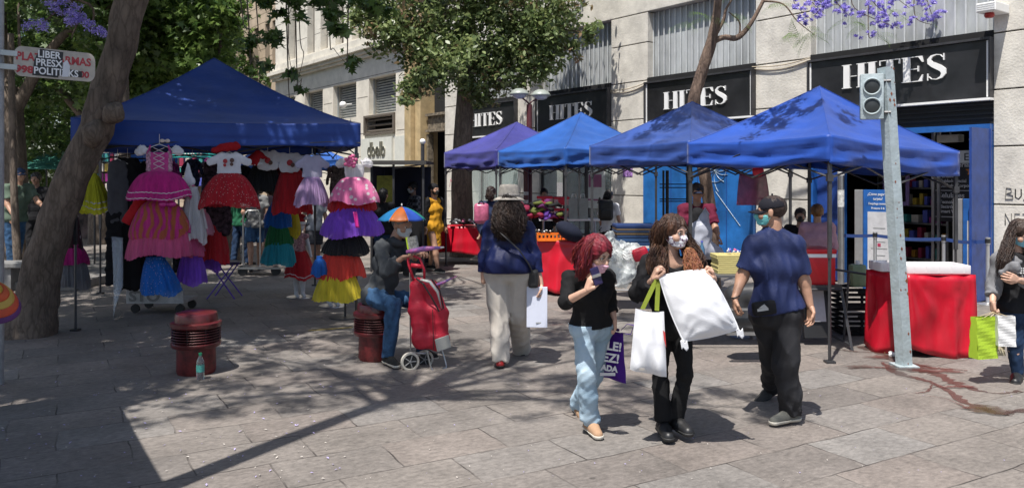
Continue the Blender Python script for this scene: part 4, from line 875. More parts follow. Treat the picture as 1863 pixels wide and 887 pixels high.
def hair_cap(H, infl=.014, cutc=(0, .125, -.035), cutr=(.066, .085, .10), low=-.07, amp=.004, fr=60, seed=1, h=.006, back=0, extra=()):
    def fn(x, y, z):
        d = el(x, y, z, (0, -.016, .032), (.076 + infl, .094 + infl, .084 + infl))
        for c, r in extra: d = smin(d, el(x, y, z, c, r), .03)
        if back: d = smin(d, el(x, y, z, (0, -.045, -.045), (.068 + back * .3, .055 + back, .07)), .03)
        d = d + fold(x, y, z, amp, fr, seed, (1, .6, .5))
        d = np.maximum(d, -el(x, y, z, cutc, cutr)); return np.maximum(d, low - z)
    return H.mesh(fn, ((-.13, -.17, -.17), (.13, .13, .15)), h)
def mask_mesh(root, H, m, label=None, z0=-.098, z1=-.004, h=.005, y0=.012, name='face_mask', drop=0):
    def fn(x, y, z):
        z = z + drop
        d = head_sdf(x, y, z, True) - .007; d = smin(d, rc(x, y, z, Vector((0, .088, -.02)), Vector((0, .088, -.07)), .012, .014), .03)
        d = np.maximum(d, y0 - y + np.maximum(0, np.abs(z + .05) - .02) * .9); d = np.maximum(d, z - (z1 + .0 - .28 * np.abs(x))); d = np.maximum(d, (z0 + .12 * np.abs(x)) - z)
        return d + .0012 * np.sin((z + .05) * 230) * (y > .05)
    V, Fq = H.mesh(fn, ((-.10, -.03, -.14), (.10, .14, .03)), h); mb = MB(); mb.arr(V, Fq)
    for s in (-1, 1):
        mb.tube([H.w(s * .064, .028, -.03 - drop), H.w(s * .076, .004, -.008), H.w(s * .080, -.014, .012)], .0016, 5); mb.tube([H.w(s * .06, .028, -.08 - drop), H.w(s * .076, .0, -.045), H.w(s * .078, -.014, -.022)], .0016, 5)
    return mb.build(name, m, root, world=True, smooth=True, label=label)
def person(label, J, face, skin, hk=1.0, bw=1.0, hands=None, h=.011, hh=.0055, head_up=UP, eyes=True, group=None, barefoot=False, arm_r=1.0, neck_from=None, brow=None, name='person', cat='person', root_at=None):
    J = {k: Vector(v) for k, v in J.items()}
    rt = root_at or Vector(((J['anL'].x + J['anR'].x) / 2, (J['anL'].y + J['anR'].y) / 2, 0))
    t = empty(name, rt, label, cat, group); H = HeadF(J['head'], face, head_up, hk)
    cs = (J['shL'] + J['shR']) / 2; ch = (J['hipL'] + J['hipR']) / 2; lat = (J['shR'] - J['shL']).normalized(); hl = (J['hipR'] - J['hipL']).normalized()
    c1 = cs.lerp(ch, .33); wa = cs.lerp(ch, .66); b = bw
    core = [(J['shL'], J['shR'], .052 * b, .052 * b), (c1 - lat * .075 * b, c1 + lat * .075 * b, .098 * b, .098 * b), (wa - lat * .045 * b, wa + lat * .045 * b, .094 * b, .094 * b), (J['hipL'], J['hipR'], .098 * b, .098 * b), (cs, c1, .06 * b, .09 * b), (c1, wa, .1 * b, .095 * b), (wa, ch, .095 * b, .1 * b)]
    arms = {s: [(J['sh' + s], J['el' + s], .047 * b * arm_r, .038 * b * arm_r), (J['el' + s], J['wr' + s], .038 * b * arm_r, .025 * b)] for s in 'LR'}
    legs = {s: [(J['hip' + s], J['kn' + s], .078 * b, .052 * b), (J['kn' + s], J['kn' + s].lerp(J['an' + s], .3), .052 * b, .052 * b), (J['kn' + s].lerp(J['an' + s], .3), J['an' + s], .052 * b, .034)] for s in 'LR'}
    nb = cs + UP * .0; hb_ = H.w(0, -.022, -.07)
    pr = [(q[0], q[1], q[2] * .93, q[3] * .93) for q in core] + arms['L'] + arms['R'] + legs['L'] + legs['R'] + [(nb, hb_, .056 * hk, .050 * hk)]
    V, Fq = prims_mesh(pr, h, .025); mb = MB(); mb.arr(V, Fq)
    V, Fq = H.mesh(lambda x, y, z: head_sdf(x, y, z), ((-.10, -.12, -.13), (.10, .14, .13)), hh); mb.arr(V, Fq)
    if eyes:
        for s in (-1, 1):
            mb.ell(H.w(s * .031, .0755, .002), .0125 * hk, mi=1, n=12, m=8); mb.ell(H.w(s * .031 + .001, .0845, .001), .0058 * hk, mi=2, n=10, m=6)
            mb.tube([H.w(s * (.031 + .017 * q), .0885 - .008 * q * q * (1 if q * s > 0 else .6), .009 - .004 * q * q) for q in (-1, -.5, 0, .5, 1)], .0022 * hk, 5, mi=0 if not brow else 4)
            if brow: mb.tube([H.w(s * .014, .0885, .021), H.w(s * .03, .0875, .026), H.w(s * .047, .072, .022)], [.003 * hk, .0035 * hk, .002 * hk], 5, mi=4)
        mb.ell(H.w(0, .0915, -.057), (.02 * hk, .006 * hk, .006 * hk), mi=3)
    if hands:
        for s in hands:
            d, n, c = hands[s][:3]; kw = hands[s][3] if len(hands[s]) > 3 else {}
            hand(mb, J['wr' + s], d, n, (1 if s == 'L' else -1), c, s=.95 * hk, mi=0, **kw)
    if barefoot: pass
    mb.build('body', [skin, eyew, eyei, lipm, brow or skin], t, world=True, smooth=True)
    return t, H, J, core, arms, legs
def grow(pr, e): return [(q[0], q[1], q[2] + e, q[3] + e) for q in pr]
def sleeve(arm, frac, e0, e1):
    # frac 0..2 : shoulder to elbow to wrist
    (a, b, ra, rb), (_, c, _, rc_) = arm
    if frac <= 1:
        p = a.lerp(b, frac + .12); q = a.lerp(b, frac); return ([(a, p, ra + e0, ra + (rb - ra) * frac + e1)], (q, b - a))
    f = frac - 1; p = b.lerp(c, f + .12); q = b.lerp(c, f); em = e0 + (e1 - e0) * .5
    return ([(a, b, ra + e0, rb + em), (b, p, rb + em, rb + (rc_ - rb) * f + e1)], (q, c - b))
def trouser(leg, hipj, e_hip, e_kn, e_an, frac=1.0, cutoff=0):
    hip, kn = leg[0][0], leg[0][1]; an = leg[2][1]; rk = leg[0][3]
    if frac >= 1:
        e = an + (an - kn).normalized() * (.05 - cutoff); q = an + (an - kn).normalized() * (.0 - cutoff)
        return ([(hip, kn, leg[0][2] + e_hip, rk + e_kn), (kn, e, rk + e_kn, .036 + e_an)], (q + (an - kn).normalized() * .012, an - kn))
    p = hip.lerp(kn, frac * 1.1); q = hip.lerp(kn, frac)
    return ([(hip, p, leg[0][2] + e_hip, leg[0][2] * (1 - frac) + rk * frac + e_kn)], (q, kn - hip))
def pose(x, y, hgt, head=0.0, stride=.0, arms=((.05, .05), (.05, .05)), lean=0, z0=0):
    f = Vector((math.sin(head), -math.cos(head), 0)); r = f.cross(UP); o = Vector((x, y, z0)); k = hgt / 1.7; J = {}
    ln = f * lean
    J['head'] = o + UP * (1.585 * k) + ln * 1.2 + f * .02
    for s, sg in (('L', -1), ('R', 1)):
        J['sh' + s] = o + UP * 1.37 * k + r * sg * .165 * k + ln; J['hip' + s] = o + UP * .88 * k + r * sg * .085 * k
        af, ab = arms[0 if s == 'L' else 1]
        J['el' + s] = J['sh' + s] - UP * .27 * k * math.cos(af) + f * .27 * k * math.sin(af) + r * sg * .05 * k
        J['wr' + s] = J['el' + s] - UP * .24 * k * math.cos(af + ab) + f * .24 * k * math.sin(af + ab) + r * sg * .0
        st = stride * sg; J['kn' + s] = o + UP * .48 * k + r * sg * .085 * k + f * (st * .55 + abs(st) * .1); J['an' + s] = o + UP * (.085 + max(0, -st) * .12) * k + r * sg * .08 * k + f * st
    return J, f, r
def fab(name, c, rough=.85, var=.1, vs=6, bump=.25, bs=180, **k): return mat(name, c, rough, var=var, vs=vs, bump=bump, bs=bs, **{'spec': .22, **k})
blk = fab('black knit', (.010, .010, .011)); blk2 = fab('black cotton', (.013, .013, .015), vs=10); denim_l = fab('pale washed denim', (.25, .37, .48), var=.35, vs=5, col2=(.40, .50, .57)); denim_d = fab('dark denim', (.018, .038, .085), var=.35, vs=9); denim_m = fab('mid denim', (.04, .095, .19), var=.35, vs=9)
whitec = fab('white cotton', (.66, .67, .70), var=.04); greyj = fab('dark grey fleece', (.055, .06, .066), var=.08); navy = fab('navy satin blouse', (.008, .013, .060), .42, var=.15); cream = fab('off-white trousers', (.50, .46, .41), var=.06)
rubber_w = mat('pale sole', (.55, .52, .45), .6); rubber_b = mat('black sole', (.02, .02, .02), .6); suede = fab('tan suede', (.38, .24, .15)); redl = mat('red leather', (.42, .02, .02), .4); blackl = mat('black leather', (.015, .015, .016), .45)
def px(Y, d): return {k: P(v[0], v[1], Y + (v[2] if len(v) > 2 else 0)) for k, v in d.items()}
def build_hair(root, V, Fq, m, chains=(), n=90, seed=1, curl=0, rad=.0035, wob=.012, sold=True, amp=.005, fr=45, name='hair', fray=.25):
    mb = MB(); mb.arr(V, Fq)
    for i, ch in enumerate(chains):
        pr = [(Vector(ch[j][0]), Vector(ch[j + 1][0]), ch[j][1] * .86, ch[j + 1][1] * .86) for j in range(len(ch) - 1)]
        V2, F2 = prims_mesh(pr, .007, .02, disp=lambda X, Y, Z: fold(X, Y, Z, amp, fr, seed + i, (1, 1, .25 if not curl else 1))); mb.arr(V2, F2)
        strands(mb, ch, int(n * 1.6), 0, seed + i, wob, curl, rad, fray)
    return mb.build(name, m, root, world=True, smooth=True)
def hairm(name, c, c2): return mat(name, c, .42, var=.3, vs=26, bump=.6, bs=90, island=.35, stretch=(1, 1, .12), col2=c2, spec=.4)
hair_red = hairm('dyed red hair', (.24, .018, .022), (.06, .004, .008)); hair_br = hairm('chestnut hair', (.10, .045, .024), (.018, .008, .005)); hair_tip = hairm('copper hair ends', (.34, .13, .055), (.13, .045, .02)); hair_dk = hairm('dark brown hair', (.05, .028, .02), (.010, .006, .005)); hair_bk = hairm('black hair', (.02, .016, .015), (.005, .005, .005))
# --- woman with red hair
J = px(5.65, dict(head=(1087, 461, -.24), shL=(1104, 503, -.02), shR=(1037, 506, -.12), elL=(1111, 552, .08), wrL=(1117, 578, .02), elR=(1029, 549, -.22), wrR=(1068, 528, -.40), hipL=(1090, 592, .05), hipR=(1062, 594, -.02), knL=(1081, 680, .14), anL=(1052, 735, .45), knR=(1067, 688, -.10), anR=(1074, 766, 0)))
t, H, J, core, arms, legs = person('red-haired woman in a black sweater and pale jeans with a pink mask on her chin', J, (.62, -.72, -.38), skA, .98, .88, hands={'R': (( .3, -.25, .9), (.6, .2, .1), .95), 'L': ((.1, 0, -1), (-1, 0, 0), .9)}, brow=hair_bk)
garment(t, 'sweater', blk, grow(core, .012) + [((J['hipL'] + J['hipR']) / 2 + Vector((-.03, 0, 0)), (J['hipL'] + J['hipR']) / 2 + Vector((.03, 0, 0)), .12, .12)], [sleeve(arms['L'], 1.6, .016, .018), sleeve(arms['R'], 1.32, .016, .022)], planes=[(P(1070, 596, 5.65), Vector((.12, 0, -1)))], holes=[(J['shL'].lerp(J['shR'], .5) + Vector((.02, -.03, .07)), .062)], amp=.006, fr=22, seed=3)
hips = [(J['hipL'], J['hipR'], .112, .112)]
garment(t, 'jeans', denim_l, hips, [trouser(legs['L'], 0, .016, .022, .038), trouser(legs['R'], 0, .016, .022, .040)], amp=.006, fr=24, seed=4, hot=[(J['knR'], .09, .006), (J['anR'], .12, .010), (J['anL'], .12, .008)], planes=[(P(1070, 588, 5.65), Vector((0, 0, 1)))], lk=.015)
shoe(t, J['anR'], (.25, -.9, 0), suede, rubber_w, .24); shoe(t, J['anL'], (.3, -.9, -.3), suede, rubber_w, .24, lift=(0, -.35, .93))
V, Fq = hair_cap(H, .022, (.01, .130, -.035), (.066, .095, .105), -.10, .005, 50, 5, back=.02)
hr = build_hair(t, V, Fq, hair_red, [[(H.w(-.03, -.03, .095), .028), (H.w(-.085, -.04, .04), .032), (H.w(-.098, -.03, -.05), .032), (H.w(-.095, -.02, -.12), .026), (H.w(-.085, -.01, -.16), .010)], [(H.w(.02, -.02, .10), .028), (H.w(.085, -.02, .04), .034), (H.w(.10, .0, -.06), .038), (H.w(.105, .0, -.13), .032), (H.w(.10, -.01, -.19), .012)], [(H.w(0, -.07, .06), .05), (H.w(.02, -.105, -.04), .06), (H.w(.02, -.11, -.15), .045)]], 120, 11, wob=.01, rad=.003)
hr['label'] = 'straight dyed red hair, paler at the parting'
mask_mesh(t, H, mat('pink mask cloth', (.62, .36, .45), .8, bump=.2, bs=150), z1=-.022, z0=-.106, drop=.012)
mb = MB()
for s in (-1, 1): mb.tube([H.w(s * .031 + .021 * math.cos(a), .096 - .012 * abs(math.cos(a)), .0 + .017 * math.sin(a)) for a in [k * math.pi / 7 for k in range(15)]], .0014, 5); mb.tube([H.w(s * .052, .086, .004), H.w(s * .076, .0, .006)], .0014, 5)
mb.tube([H.w(-.01, .098, .004), H.w(.01, .098, .004)], .0014, 5); mb.build('glasses', mat('wire', (.05, .04, .04), .3, .8), t, world=True)
# things she holds
q = J['wrR'] + Vector((.055, -.03, .085)); a = empty('sunglasses_case', q, 'dark violet sunglasses case held up at the chest of the red-haired woman', 'case'); mb = MB(); mb.box(q + Vector((0, -.02, .015)), (.06, .018, .12), rot=Matrix.Rotation(R(-18), 3, 'Y') @ Matrix.Rotation(R(12), 3, 'Z'), bev=.01); mb.build('shell', mat('violet vinyl', (.018, .012, .06), .35), a, world=True); mb = MB(); mb.box(q + Vector((0, -.035, .02)), (.06, .006, .02), rot=Matrix.Rotation(R(-18), 3, 'Y'), bev=.002); mb.build('clasp', steel, a, world=True)
def hang_bag(name, label, cat, tl, tr, bl, br, th, m, handle, hm, hold, group=None, rnd_=.02, hw=.012, seed=1, sag=.03, amp=.012, hw2=None):
    t = empty(name, (tl + tr + bl + br) / 4 * 1.0, label, cat, group); g = random.Random(seed); ph = [g.random() * 6 for _ in range(6)]
    nr = (tr - tl).cross(bl - tl).normalized()
    if nr.y > 0: nr = -nr
    mb = MB()
    for sg in (1, -1):
        def fn(s, q, sg=sg):
            p = tl.lerp(tr, s).lerp(bl.lerp(br, s), q); w_ = (1 - (2 * s - 1) ** 4) * (1 - (max(0, 2 * q - 1)) ** 6) * (.12 + .88 * min(1, q * 2.2))
            f = amp * (math.sin(11 * s + 4 * q + ph[0]) + .6 * math.sin(19 * s - 7 * q + ph[1]) + .5 * math.sin(6 * s - 13 * q + ph[2])) * (.4 + .6 * q)
            return p + nr * (sg * (th / 2 * w_) + f * .6) + Vector((0, 0, -.5 * sag * math.sin(math.pi * s) * (1 - q)))
        mb.grid(fn, 22, 22)
    mb.build('bag_body', m, t, world=True, smooth=True)
    if handle:
        for sg in (1, -1):
            a, b = tl.lerp(tr, .25) + nr * sg * .006, tl.lerp(tr, .75) + nr * sg * .006; c = hold + nr * sg * .008; hm_ = MB(); pts = []
            for k in range(11):
                q = k / 10; p = a.lerp(c, q * 2) if q < .5 else c.lerp(b, q * 2 - 1); pts.append(p + (nr * .01 * sg * math.sin(math.pi * q)))
            for i in range(10):
                d = (tr - tl).normalized() * hw; hm_.quad(pts[i] - d, pts[i] + d, pts[i + 1] + d, pts[i + 1] - d)
            hm_.build('handle', hm, t, world=True, solid=.003)
    return t
purp = fab('purple non-woven', (.075, .018, .26), bump=.5, bs=250)
tb = hang_bag('shopping_bag', 'purple non-woven bag with white lettering held by the red-haired woman', 'bag', P(1092, 588, 5.85), P(1134, 606, 5.75), P(1078, 680, 5.9), P(1139, 697, 5.75), .10, purp, True, purp, J['wrL'] + Vector((.02, 0, -.08)), seed=3)
mb = MB(); Mb = face_M(P(1098, 634, 5.72), Vector((1, -.15, -.12)), Vector((.08, .02, 1)))
for k, (s_, sz) in enumerate((('LE!', .085), ('EZ!', .085), ('ADA', .055))): text_mesh(mb, s_, Mb @ Matrix.Translation((0 if k else .02, -.085 * k + (.02 if k == 2 else 0), .0)), sz, .001, bold=.003)
mb.box(Mb @ Vector((.05, -.175, 0)), (.11, .004, .022)); mb.build('lettering', mat('bag print white', (.7, .7, .72), .6), tb, world=True)
mb = MB(); a = P(1130, 600, 5.78); mb.tube([a, a + Vector((.04, -.03, .05)), a + Vector((.09, -.02, .04)), a + Vector((.07, 0, -.03)), a + Vector((0, 0, -.02))], .007, 6, flat=.3); mb.build('handle', purp, tb, world=True)
# --- girl carrying the pillow
J = px(5.6, dict(head=(1226, 422, -.04), shL=(1257, 480, -.04), shR=(1184, 480, .04), elL=(1284, 530, -.06), wrL=(1299, 508, -.24), elR=(1163, 535, -.02), wrR=(1188, 508, -.24), hipL=(1238, 590, 0), hipR=(1203, 590, .02), knL=(1247, 678, -.06), anL=(1229, 760, .0), knR=(1201, 675, 0), anR=(1206, 768, -.02)))
t, H, J, core, arms, legs = person('long-haired girl in black with a patterned mask, carrying a white pillow', J, (.60, -.78, -.12), skA, 1.0, .86, hands={'R': ((.25, -.35, .85), (.9, .1, -.3), 1.2), 'L': ((-.3, -.35, .85), (-.9, .1, -.3), 1.2)}, brow=hair_bk)
garment(t, 'jacket', blk2, grow(core, .022), [sleeve(arms['L'], 1.85, .032, .028), sleeve(arms['R'], 1.85, .036, .032)], planes=[(P(1220, 618, 5.6), Vector((-.1, 0, -1)))], holes=[(J['shL'].lerp(J['shR'], .5) + Vector((.02, -.06, .05)), .075)], amp=.010, fr=20, seed=13, hot=[(J['elR'], .1, .008), (J['elL'], .1, .008)])
garment(t, 'trousers', blk, [(J['hipL'], J['hipR'], .108, .108)], [trouser(legs['L'], 0, .012, .016, .022, cutoff=.02), trouser(legs['R'], 0, .012, .016, .024, cutoff=.02)], amp=.006, fr=24, seed=14, lk=.015, hot=[(J['knL'], .08, .005), (J['knR'], .08, .005)], planes=[(P(1220, 580, 5.6), Vector((0, 0, 1)))])
shoe(t, J['anR'], (.05, -1, 0), blackl, rubber_b, .25, 1.12, boot=.06); shoe(t, J['anL'], (.35, -.95, 0), blackl, rubber_b, .25, 1.12, boot=.06)
V, Fq = hair_cap(H, .016, (0, .120, -.03), (.068, .092, .10), -.10, .005, 55, 7, back=.02)
c1 = [(H.w(-.02, -.04, .09), .03), (H.w(-.086, -.045, .02), .03), (P(1260, 458, 5.54), .038), (P(1268, 490, 5.42), .05)]
build_hair(t, V, Fq, hair_br, [[(H.w(.02, -.03, .09), .03), (H.w(.088, -.03, .02), .034), (P(1200, 448, 5.58), .045), (P(1194, 480, 5.48), .055), (P(1200, 505, 5.42), .04), (P(1212, 520, 5.4), .015)], c1, [(H.w(0, -.08, .05), .05), (H.w(0, -.1, -.06), .07), (P(1220, 500, 5.7), .075)]], 150, 21, wob=.018, rad=.003)
build_hair(t, np.zeros((0, 3)), np.zeros((0, 4), int), hair_tip, [[(P(1252, 455, 5.47), .028), (P(1258, 472, 5.42), .042), (P(1262, 492, 5.37), .048), (P(1270, 510, 5.36), .035), (P(1280, 516, 5.36), .012)]], 150, 25, curl=.013, wob=.012, rad=.003, name='hair_ends', amp=.012)
def floral():
    m = bpy.data.materials.new('floral mask cloth'); m.use_nodes = True; n = m.node_tree.nodes; l = m.node_tree.links; vo = n.new('ShaderNodeTexVoronoi'); vo.inputs['Scale'].default_value = 60; tc = n.new('ShaderNodeTexCoord'); l.new(tc.outputs['Object'], vo.inputs[0])
    rp = n.new('ShaderNodeValToRGB'); l.new(vo.outputs[0], rp.inputs[0]); e = rp.color_ramp.elements; e[0].color = (.08, .05, .12, 1); e[0].position = .25; e[1].color = (.66, .66, .7, 1); e[1].position = .42; q = e.new(.33); q.color = (.3, .1, .22, 1); l.new(rp.outputs[0], n['Principled BSDF'].inputs['Base Color']); return m
mask_mesh(t, H, floral())
# pillow
def pillow(label, A, B, C_, D, th, m, bulge):
    t = empty('pillow', (A + B + C_ + D) / 4, label, 'pillow'); n = (B - A).cross(D - A).normalized(); n = -n if n.y > 0 else n; mb = MB()
    for sg in (1, -1):
        def fn(s, q, sg=sg):
            pinch = -.012 * (math.sin(math.pi * s) * (2 * q - 1) * (abs(2 * q - 1)) + 0); pinch2 = -.012 * math.sin(math.pi * q) * (2 * s - 1) * abs(2 * s - 1)
            p = A.lerp(B, s).lerp(D.lerp(C_, s), q) - (D - A).normalized() * pinch - (B - A).normalized() * pinch2
            e = (1 - abs(2 * s - 1) ** 2.2) * (1 - abs(2 * q - 1) ** 2.2); e = max(e, 0) ** .62
            rr_ = math.hypot(s - round(s), q - round(q)); an_ = math.atan2(q - round(q), s - round(s) + 1e-6); cr = .008 * (1 - 2 * abs(math.sin(7 * an_ + 2 * math.sin(6 * rr_)))) * max(0, 1 - rr_ * 1.7) * min(1, rr_ * 6) + .0015 * (1 - 2 * abs(math.sin(9 * s - 8 * q + 1.5 * math.sin(5 * q)))) + .003 * math.sin(19 * q + 7 * s)
            if sg < 0: cr = 0
            return p + n * (sg * th / 2 * e + cr * min(1, e * 3))
        mb.grid(fn, 40, 40)
    o = mb.build('case', m, t, world=True, smooth=True)
    mb = MB(); pts = []
    for a, b in ((A, B), (B, C_), (C_, D), (D, A)):
        mid = (A + B + C_ + D) / 4
        for k in range(12): q = k / 12; pts.append(a.lerp(b, q) + (mid - a.lerp(b, .5)).normalized() * -.011 * math.sin(math.pi * q))
    pts.append(pts[0]); mb.tube(pts, .005, 6); mb.build('piping', m, t, world=True, smooth=True)
    for c in (C_, D):
        mb = MB(); 
        def fn2(s, q): return c + Vector((-.02 + .045 * s + .01 * q, .004 * math.sin(9 * s), -.055 * q + .01 * math.sin(7 * s))) + n * .005
        mb.grid(fn2, 6, 6); mb.build('corner_tie', m, t, world=True, smooth=True, solid=.003)
    return t
pillow('white square pillow held in front of the long-haired girl', P(1199, 503, 5.30), P(1287, 490, 5.32), P(1344, 598, 5.22), P(1243, 620, 5.18), .24, whitec, 1)
tb = hang_bag('tote_bag', 'white cotton tote with olive handles hanging from the hand of the girl with the pillow', 'bag', P(1156, 560, 5.3), P(1208, 566, 5.28), P(1146, 672, 5.3), P(1213, 686, 5.26), .09, whitec, True, fab('olive webbing', (.22, .27, .035)), J['wrR'] + Vector((.03, -.03, .03)), hw=.014, seed=8, amp=.016)
mb = MB(); mb.box(P(1168, 671, 5.22), (.035, .004, .014)); mb.build('label_tag', mat('grey tag', (.35, .33, .3), .7), tb, world=True)
mb = MB(); mb.quad(P(1206, 600, 5.235), P(1210, 604, 5.235), P(1212, 632, 5.235), P(1208, 618, 5.235)); mb.build('red_print', mat('red print', (.5, .05, .05), .7), tb, world=True, solid=.002)
# --- man in cap and navy t-shirt walking away
J = px(5.9, dict(head=(1403, 385, 0), shL=(1373, 444, .02), shR=(1446, 446, -.03), elL=(1350, 504, .06), wrL=(1337, 542, -.02), elR=(1463, 512, -.02), wrR=(1474, 556, -.05), hipL=(1394, 570, .04), hipR=(1432, 572, 0), knL=(1406, 655, .18), anL=(1404, 703, .62), knR=(1430, 665, -.06), anR=(1440, 748, -.04)))
t, H, J, core, arms, legs = person('man in a navy t-shirt, dark cap and black trousers walking away', J, (-.86, .42, -.04), skB, 1.03, 1.06, hands={'R': ((.05, -.1, -1), (-.9, -.3, 0), .45), 'L': ((-.02, 0, -1), (.9, 0, 0), .8)}, brow=hair_dk, arm_r=1.12)
garment(t, 'shirt', fab('navy jersey', (.017, .026, .085), .6, var=.14, vs=5), grow(core, .014) + [(P(1407, 420, 5.93), J['shL'], .062, .058), (P(1407, 420, 5.9), J['shR'], .062, .058), (P(1400, 555, 5.92), P(1436, 562, 5.9), .135, .13)], [sleeve(arms['L'], .78, .012, .032), sleeve(arms['R'], .80, .012, .032)], planes=[(P(1412, 566, 5.9), Vector((.22, 0, -1)))], holes=[(J['head'] + Vector((.02, 0, -.095)), .064)], amp=.007, fr=17, seed=23, sq=(1, 1, .8), k=.06, hot=[(P(1412, 520, 5.8), .22, .008)])
garment(t, 'trousers', fab('black tracksuit', (.022, .022, .025), .7), [(J['hipL'], J['hipR'], .13, .13)], [trouser(legs['L'], 0, .03, .035, .04, cutoff=-.01), trouser(legs['R'], 0, .03, .038, .048, cutoff=-.02)], amp=.009, fr=17, seed=24, lk=.015, planes=[(P(1412, 556, 5.9), Vector((0, 0, 1)))], hot=[(J['knR'], .14, .008), (J['anR'], .16, .012)])
shoe(t, J['anR'], (-.45, -.2, 0), fab('grey mesh trainer', (.14, .14, .125)), rubber_w, .255, 1.0); shoe(t, J['anL'], (-.6, -.3, 0), fab('dark trainer', (.05, .05, .05)), rubber_b, .255, 1.0, lift=(-.3, -.3, .9))
V, Fq = hair_cap(H, .004, (0, .125, -.03), (.07, .09, .09), -.055, .002, 80, 9, h=.005)
build_hair(t, V, Fq, hair_dk)
mask_mesh(t, H, mat('turquoise mask', (.16, .52, .52), .8, bump=.2, bs=150))
def cap(root, H, m, tilt=0):
    V, Fq = H.mesh(lambda x, y, z: np.maximum(el(x, y, z, (0, -.012, .034), (.083, .101, .080)), .022 - z - .12 * y), ((-.12, -.14, -.03), (.12, .13, .15)), .006)
    mb = MB(); mb.arr(V, Fq); mb.ell(H.w(0, -.012, .124), .008)
    c = mb.build('cap', m, root, world=True, smooth=True); mb = MB()
    def fn(s, q):
        a = (s - .5) * 2; return H.w(a * (.074 - .012 * q), .068 + .095 * q * math.sqrt(max(0, 1 - .75 * a * a)) - .055 * a * a, .024 - .022 * q - .02 * a * a)
    mb.grid(fn, 12, 6); mb.build('peak', m, c, world=True, smooth=True, solid=.004); return c
cap(t, H, fab('charcoal cap', (.012, .012, .018), .85))
mb = MB(); mb.tube([J['wrL'] + Vector((.032 * math.cos(a), .032 * math.sin(a), .012 + .01 * math.cos(a))) for a in [k * math.pi / 6 for k in range(13)]], .005, 6); mb.build('wristband', blackl, t, world=True)
q = P(1390, 560, 5.74); a = empty('waist_bag', q, 'small black waist bag with a grey mark on the hip of the man walking away', 'bag'); mb = MB(); mb.box(q, (.17, .07, .10), rot=Matrix.Rotation(R(-8), 3, 'Y'), bev=.025); mb.build('pouch', blk2, a, world=True, smooth=True)
mb = MB(); mb.box(q + Vector((-.02, -.037, -.005)), (.08, .004, .018), rot=Matrix.Rotation(R(-8), 3, 'Y')); mb.prism([(-.04, 0), (.03, .0), (.0, .03)], Matrix.Translation(q + Vector((-.01, -.036, .005))) @ Matrix.Rotation(R(90), 4, 'X'), .003); mb.build('mark', mat('grey print', (.35, .36, .36), .6), a, world=True)
# --- woman with hat, seen from behind
J = px(7.75, dict(head=(926, 368, 0), shL=(893, 414, 0), shR=(959, 414, 0), elL=(881, 468, -.03), wrL=(880, 512, .0), elR=(973, 468, .0), wrR=(984, 517, -.05), hipL=(906, 492, 0), hipR=(945, 492, 0), knL=(908, 577, 0), anL=(910, 655, -.12), knR=(944, 572, .1), anR=(949, 634, .45)))
t, H, J, core, arms, legs = person('woman in a straw hat, navy blouse and off-white trousers seen from behind', J, (.12, 1, -.05), skA, 1.03, 1.10, hands={'R': ((.02, -.1, -1), (-.9, -.2, 0), .7)}, eyes=False)
garment(t, 'blouse', navy, grow(core, .016) + [(P(912, 480, 7.7), P(938, 480, 7.7), .185, .185)], [sleeve(arms['L'], 2.0, .018, .03), sleeve(arms['R'], 1.95, .018, .03)], planes=[(P(925, 494, 7.75), Vector((0, 0, -1)))], amp=.009, fr=17, seed=33, sq=(1, 1, .9), k=.06)
garment(t, 'trousers', cream, [(J['hipL'], J['hipR'], .155, .155)], [trouser(legs['L'], 0, .055, .05, .045, cutoff=-.01), trouser(legs['R'], 0, .055, .055, .06, cutoff=-.01)], amp=.007, fr=16, seed=34, lk=.02, planes=[(P(925, 485, 7.7), Vector((0, 0, 1)))], hot=[(J['hipL'] + Vector((-.05, -.1, -.12)), .12, .008), (J['knL'], .14, .007), (J['anL'], .12, .008)])
shoe(t, J['anL'], (0, .9, -.2), redl, rubber_b, .23, 1.0, lift=(0, .2, .95)); shoe(t, J['anR'], (0, .9, -.2), redl, rubber_b, .23, 1.0, lift=(0, .2, .95))
V, Fq = hair_cap(H, .008, (0, .13, -.04), (.06, .08, .09), -.09, .006, 60, 9, back=.02)
build_hair(t, V, Fq, hair_dk, [[(H.w(.03, -.05, .05), .06), (P(913, 385, 7.66), .062), (P(915, 412, 7.62), .068), (P(917, 434, 7.62), .035)], [(H.w(-.03, -.05, .05), .06), (P(938, 385, 7.66), .062), (P(936, 412, 7.62), .066), (P(934, 440, 7.62), .03)]], 420, 41, curl=.018, wob=.024, rad=.0034, fr=70, amp=.02, fray=.35)
q = H.w(0, -.01, .055); a = empty('straw_hat', q, 'pale grey straw hat with turned-down brim on the woman seen from behind', 'hat'); Mh = H.M(0, -.01, .045)
mb = MB(); mb.lathe([(.118, -.01), (.108, .0), (.10, .005), (.099, .035)], Mh, 28); mb.lathe([(.0985, .036), (.094, .09), (.083, .118), (.06, .124), (.03, .112), (.0, .108)], Mh, 28); hs_ = mb.build('crown', mat('straw weave', (.42, .38, .33), .8, var=.15, vs=30, bump=.6, bs=160), a, world=True, smooth=True)
mb = MB(); mb.lathe([(.098, .006), (.125, -.006), (.150, -.022), (.152, -.026), (.125, -.011), (.098, .0)], Mh, 28); mb.build('brim', mat('straw weave', (0, 0, 0)), a, world=True, smooth=True)
mb = MB(); mb.lathe([(.1, .008), (.102, .010), (.1005, .036), (.099, .036)], Mh, 28); mb.build('hatband', mat('grey ribbon', (.24, .22, .2), .6), a, world=True, smooth=True)
